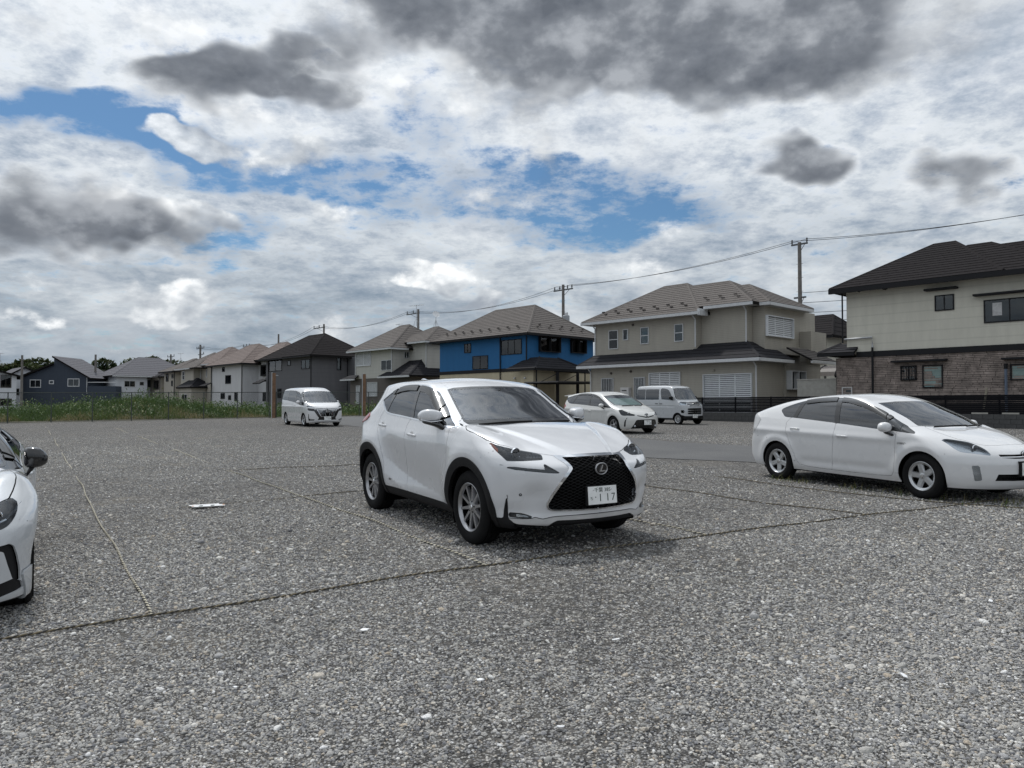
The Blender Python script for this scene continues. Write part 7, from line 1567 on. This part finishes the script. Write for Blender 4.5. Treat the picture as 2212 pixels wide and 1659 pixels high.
def build_van():
    root = car_root('micro_van', 7.78, 37.4, -56.0, 'small silver one-box van with upright grille and plate 23-04 against the dark fence'); sh = van_shape(); b = Body(sh, root, 80, 40, 84); b.joints = []
    W = MATS['silver_white']; K = MATS['black_plastic']; G = MATS['gap_black']; front = lambda V: V[:, 0] > .95
    cut_arches(b, (1.225, -1.225), .26, .315, .4)
    fit_windshield(b, [(-.2,1.745),(.35,1.74),(.60,1.72),(.66,1.50),(.705,1.26),(.69,1.20),(.58,1.185),(-.2,1.18)], lambda V: (V[:, 0] > .7) & (V[:, 2] > 1.1), .02)
    sw = lambda V: (np.abs(V[:, 1]) > .45) & (V[:, 2] > 1.05)
    for pts in (smooth_outline([(-1.58,1.69),(-1.0,1.695),(-.97,1.66),(-.96,1.22),(-1.0,1.18),(-1.56,1.18),(-1.6,1.22),(-1.61,1.65)], 3), smooth_outline([(-.93,1.695),(-.07,1.69),(-.03,1.65),(.0,1.22),(-.04,1.185),(-.88,1.18),(-.92,1.22),(-.95,1.66)], 3)):
        m = b.take('side', pts, sw); b.part('side_window', m, MATS['privacy_glass'], -.003, .008, False)
    m = b.take('side', smooth_outline([(.075,1.70),(.45,1.70),(.66,1.60),(.82,1.38),(.94,1.16),(.60,1.175),(.22,1.20),(.17,1.24)], 4), sw); b.part('door_glass', m, MATS['side_glass'], -.003, .008, False)
    fit_lamp(b, 'corner', [(.451,1.085),(.761,1.082),(.765,.931),(.448,.931)], front, 'reflector', 'headlight', .02, sm=False)
    m = b.take('front', [(-.2,1.057),(.42,1.057),(.47,.925),(-.2,.932)], front); b.part('upper_grille', m, MATS['gloss_black'], -.015, .015); a, _ = m.cut(np.abs(m.V[:, 2]-.99)-.012); b.part('grille_bar', a, MATS['chrome'], -.002, .01)
    m = b.take('front', [(-.2,.905),(.45,.905),(.45,.88),(-.2,.88)], front); b.part('grille_bar', m, MATS['chrome'], .006, .012)
    m = b.take('front', [(-.2,.785),(.465,.785),(.465,.485),(-.2,.485)], front); b.part('lower_grille', m, G, -.02, 0)
    for zz in (.785, .685, .585, .488): a, _ = m.cut(np.abs(m.V[:, 2]-zz)-.013); b.part('grille_bar', a, MATS['alloy_bright'], .004, .02)
    m = b.take('corner', [(.50,.69),(.678,.69),(.677,.555),(.52,.555)], front); b.part('fog_light', m, G, -.015, 0, False)
    for k in (1, -1):
        q = MB(); q.lathe([(0, .01), (.03, .006), (.036, -.01)], 'x', 14); o = q.build('fog_light_lens', MATS['reflector'], root, True); x = surf(sh, [(0, .62, .62)], 0)[0][0]; o.location = (x, k*.63, .62)
    m = b.take('corner', [(.42,.455),(.60,.452),(.70,.41),(1.3,.405),(1.3,.0),(.42,.0)], front); b.part('lower_bumper', m, K, .004, .01)
    m = b.take('side', [(-2,.0),(1.2,.0),(1.2,.30),(-2,.32)], None); b.part('sill_cladding', m, K, -.004, 0)
    for pts in ([(-.0,1.75),(.05,1.2),(.06,.33)], [(.985,1.15),(.99,.6)], [(-.94,1.74),(-.92,.7)], [(-1.6,.87),(1.0,.865)], [(-1.66,1.76),(.62,1.775),(.80,1.66)]): b.seam('side', pts, FAR(.45), .005)
    m = b.take('side', [(-2,1.0),(-1.62,1.0),(-1.62,.6),(-2,.6)], lambda V: V[:, 0] < -1.4); b.part('tail_lamp', m, MATS['red_lens'], .004, .01, False)
    m = b.take('front', [(-.2,1.72),(.5,1.70),(.58,1.2),(-.2,1.18)], lambda V: V[:, 0] < -1.3); b.part('rear_glass', m, MATS['privacy_glass'], -.002, 0)
    b.part('body_shell', b.sh, W); b.finish_joints(G)
    fit_wheels(root, (1.225, -1.225), .64, .275, .145, .185, 'blade', MATS['alloy_bright'], .315, .42, .69)
    q = MB(); q.box((-1.5, -.5, .26), (1.5, .5, .42)); q.build('underbody', G, root)
    oval_badge(root, sh, .99, 'd', 1.05); c = surf(sh, [(0, 0, .40)], 0)[0][0]; number_plate(root, c+.02, .40, 0, '\u6210\u7530 480', '\u308a', '2304', y=-.03)
    fit_mirrors(root, .93, .745, 1.28, 1.05, K, K); q = MB(); q.tube([(.25,-.35,1.88),(.02,-.36,2.02)], .006, 5); q.build('antenna', K, root)
    fit_handles(b, root, [(.14,.985,0),(-.15,.985,0)], K)
    cabin(root, -1.5, 1.2, .64, .72, [(.75,.72),(1.2,.72),(1.25,1.12),(1.0,1.15),(.8,1.05)], [(.15,.33,.70),(.15,-.33,.70)], (.58,-.33,1.13))
    wiper(root, [(1.22,.1,1.19),(1.19,.5,1.19)], K); wiper(root, [(1.20,-.5,1.19),(1.23,0,1.195)], K)
    return root
def build_coupe():
    root = car_root('sports_coupe', -4.84, 6.03, -57.3, 'low pale silver sports coupe with black door mirror, cut off by the left edge'); sh = coupe_shape(); b = Body(sh, root, 130, 80, 130); b.joints = []
    W = MATS['ice_silver']; K = MATS['black_plastic']; G = MATS['gap_black']; front = lambda V: V[:, 0] > 1.2
    cut_arches(b, (1.2875, -1.2875), .32, .365, .45)
    fit_windshield(b, [(-.2,1.20),(.30,1.19),(.52,1.17),(.60,1.10),(.66,1.02),(.70,.94),(.70,.915),(.6,.905),(-.2,.87)], lambda V: (V[:, 0] > .2) & (V[:, 2] > .82) & (V[:, 0] < 1.15))
    win = smooth_outline([(-1.35,1.03),(-1.2,.99),(-.6,.945),(.0,.915),(.55,.885),(.66,.895),(.50,.99),(.20,1.12),(-.1,1.19),(-.5,1.20),(-.95,1.15)], 4)
    fit_windows(b, win, lambda V: (np.abs(V[:, 1]) > .45) & (V[:, 2] > .8), [([(-.72,1.25),(-.62,.9)], .03), ([(.42,1.1),(.46,.85)], .015)], -.65, [(-.6,1.20),(-.1,1.185),(.20,1.115),(.46,1.0)], vw=.05, rear='side_glass')
    b.part('bonnet', b.take('top', [(.95,-.2),(.93,.4),(.92,.62),(1.05,.72),(1.17,.760),(1.26,.772),(1.35,.768),(1.46,.755),(1.575,.735),(1.67,.67),(1.76,.56),(1.86,.40),(1.90,.2),(1.91,-.2)], lambda V: (V[:, 2] > .6) & (V[:, 0] > .85), .004), W)
    fit_lamp(b, 'corner', [(.95,.700),(.80,.738),(.670,.762),(.588,.772),(.560,.757),(.593,.720),(.689,.662),(.781,.618),(.874,.600),(.97,.60),(1.02,.65)], front, 'lamp_black', bulb=((.66,.675,.045),))
    for k in (1, -1):
        P = surf(sh, [(0, y, z) for y, z in ((.80,.735),(.77,.70),(.72,.655),(.66,.635),(.58,.628))], 0); q = MB(); q.tube([(x-.02, k*y, z) for x, y, z in P], .009, 5); q.build('daylight_strip', MATS['reflector'], root)
    b.seam('corner', [(.696,.660),(.628,.637),(.48,.585)], lambda V: V[:, 0] > 1.1)
    vent = [(1.3,.50),(.897,.505),(.788,.512),(.753,.492),(.723,.426),(.694,.336),(.687,.251),(.762,.282),(.801,.373),(.836,.470),(.90,.478),(1.3,.47)]
    m = b.take('corner', vent, front); b.part('bumper_vent', m, K, -.02, .02, False)
    m = b.take('corner', [(1.6,.27),(.890,.264),(.762,.282),(.676,.252),(.650,.203),(.882,.172),(1.6,.165)], front); b.part('bumper_inlet', m, K, -.012, .02)
    m = b.take('corner', [(.686,.312),(.569,.330),(.50,.34),(.40,.34),(.40,.10),(.62,.12),(.64,.19),(.665,.245)], front, .003); b.part('bumper_winglet', m, W, .012, .02, False)
    m = b.take('corner', [(2,.15),(.60,.15),(.45,.135),(.45,.0),(2,.0)], front); b.part('front_splitter', m, K, -.01, 0)
    b.part('door', b.take('side', [(-.62,.95),(-.66,.7),(-.62,.35),(-.5,.27),(.6,.25),(.78,.30),(.80,.6),(.72,.93)], lambda V: (np.abs(V[:, 1]) > .5) & (V[:, 2] < .95), .003), W, both=False)
    m = b.take('side', [(-2.5,.95),(-1.9,.93),(-1.9,.80),(-2.5,.76)], lambda V: V[:, 0] < -1.6); b.part('tail_lamp', m, MATS['red_lens'], .004, .01, False)
    m = b.take('top', [(-1.55,-.2),(-1.5,.45),(-1.0,.55),(-.95,-.2)], lambda V: V[:, 2] > 1.0); b.part('rear_glass', m, MATS['privacy_glass'], -.002, 0)
    b.part('body_shell', b.sh, W); b.finish_joints(G)
    fit_wheels(root, (1.2875, -1.2875), .765, .318, .215, .228, 'ten', MATS['alloy'], .365, .5, .84)
    q = MB(); q.box((-1.8, -.6, .13), (1.8, .6, .30)); q.build('underbody', G, root)
    for k in (1, -1):
        rows = [(-.01,0,-.0,.03,.05,.8),(.0,0,0,.06,.082,.7),(.05,0,0,.08,.088,.65),(.10,k*.004,-.004,.078,.078,.7),(.14,k*.010,-.014,.055,.052,.8),(.16,k*.014,-.02,.025,.02,1)]
        m = blob('mirror', rows, MATS['gloss_black'], root, 18, 1, (.50, k*.825, .965), (0, 0, k*R(100)))
        blob('mirror_base', [(.0,-k*.01,-.15,.03,.018,.8),(.03,0,-.10,.04,.022,.8),(.07,0,-.05,.06,.03,.8)], MATS['black_plastic'], m, 12, 1)
    fit_handles(b, root, [(-.45,.76,0)], W)
    cabin(root, -1.2, 1.0, .70, .36, [(.5,.36),(1.0,.36),(1.02,.80),(.7,.86),(.52,.78)], [(-.25,.36,.26),(-.25,-.36,.26)], (.35,-.36,.80))
    q = MB(); V = [(x + (.015 if i % 2 else 0), y, z) for (x, z) in ((.90,.88),(.62,1.0),(.38,1.12)) for i, y in enumerate(np.linspace(-.55, .55, 13))]
    q.add(V, [(j*13+i, j*13+i+1, (j+1)*13+i+1, (j+1)*13+i) for j in range(2) for i in range(12)]); ss = q.build('sunshade', MATS['sunshade']); ss.matrix_world = root.matrix_world.copy()
    tag(ss, 'pale green folding sunshade inside the sports coupe windscreen', 'sunshade')
    wiper(root, [(1.0,-.1,.885),(.98,.3,.895),(.92,.6,.915)], K)
    return root
for build in (build_crossover, build_hatchback, build_wagon, build_minivan, build_van, build_coupe): build()
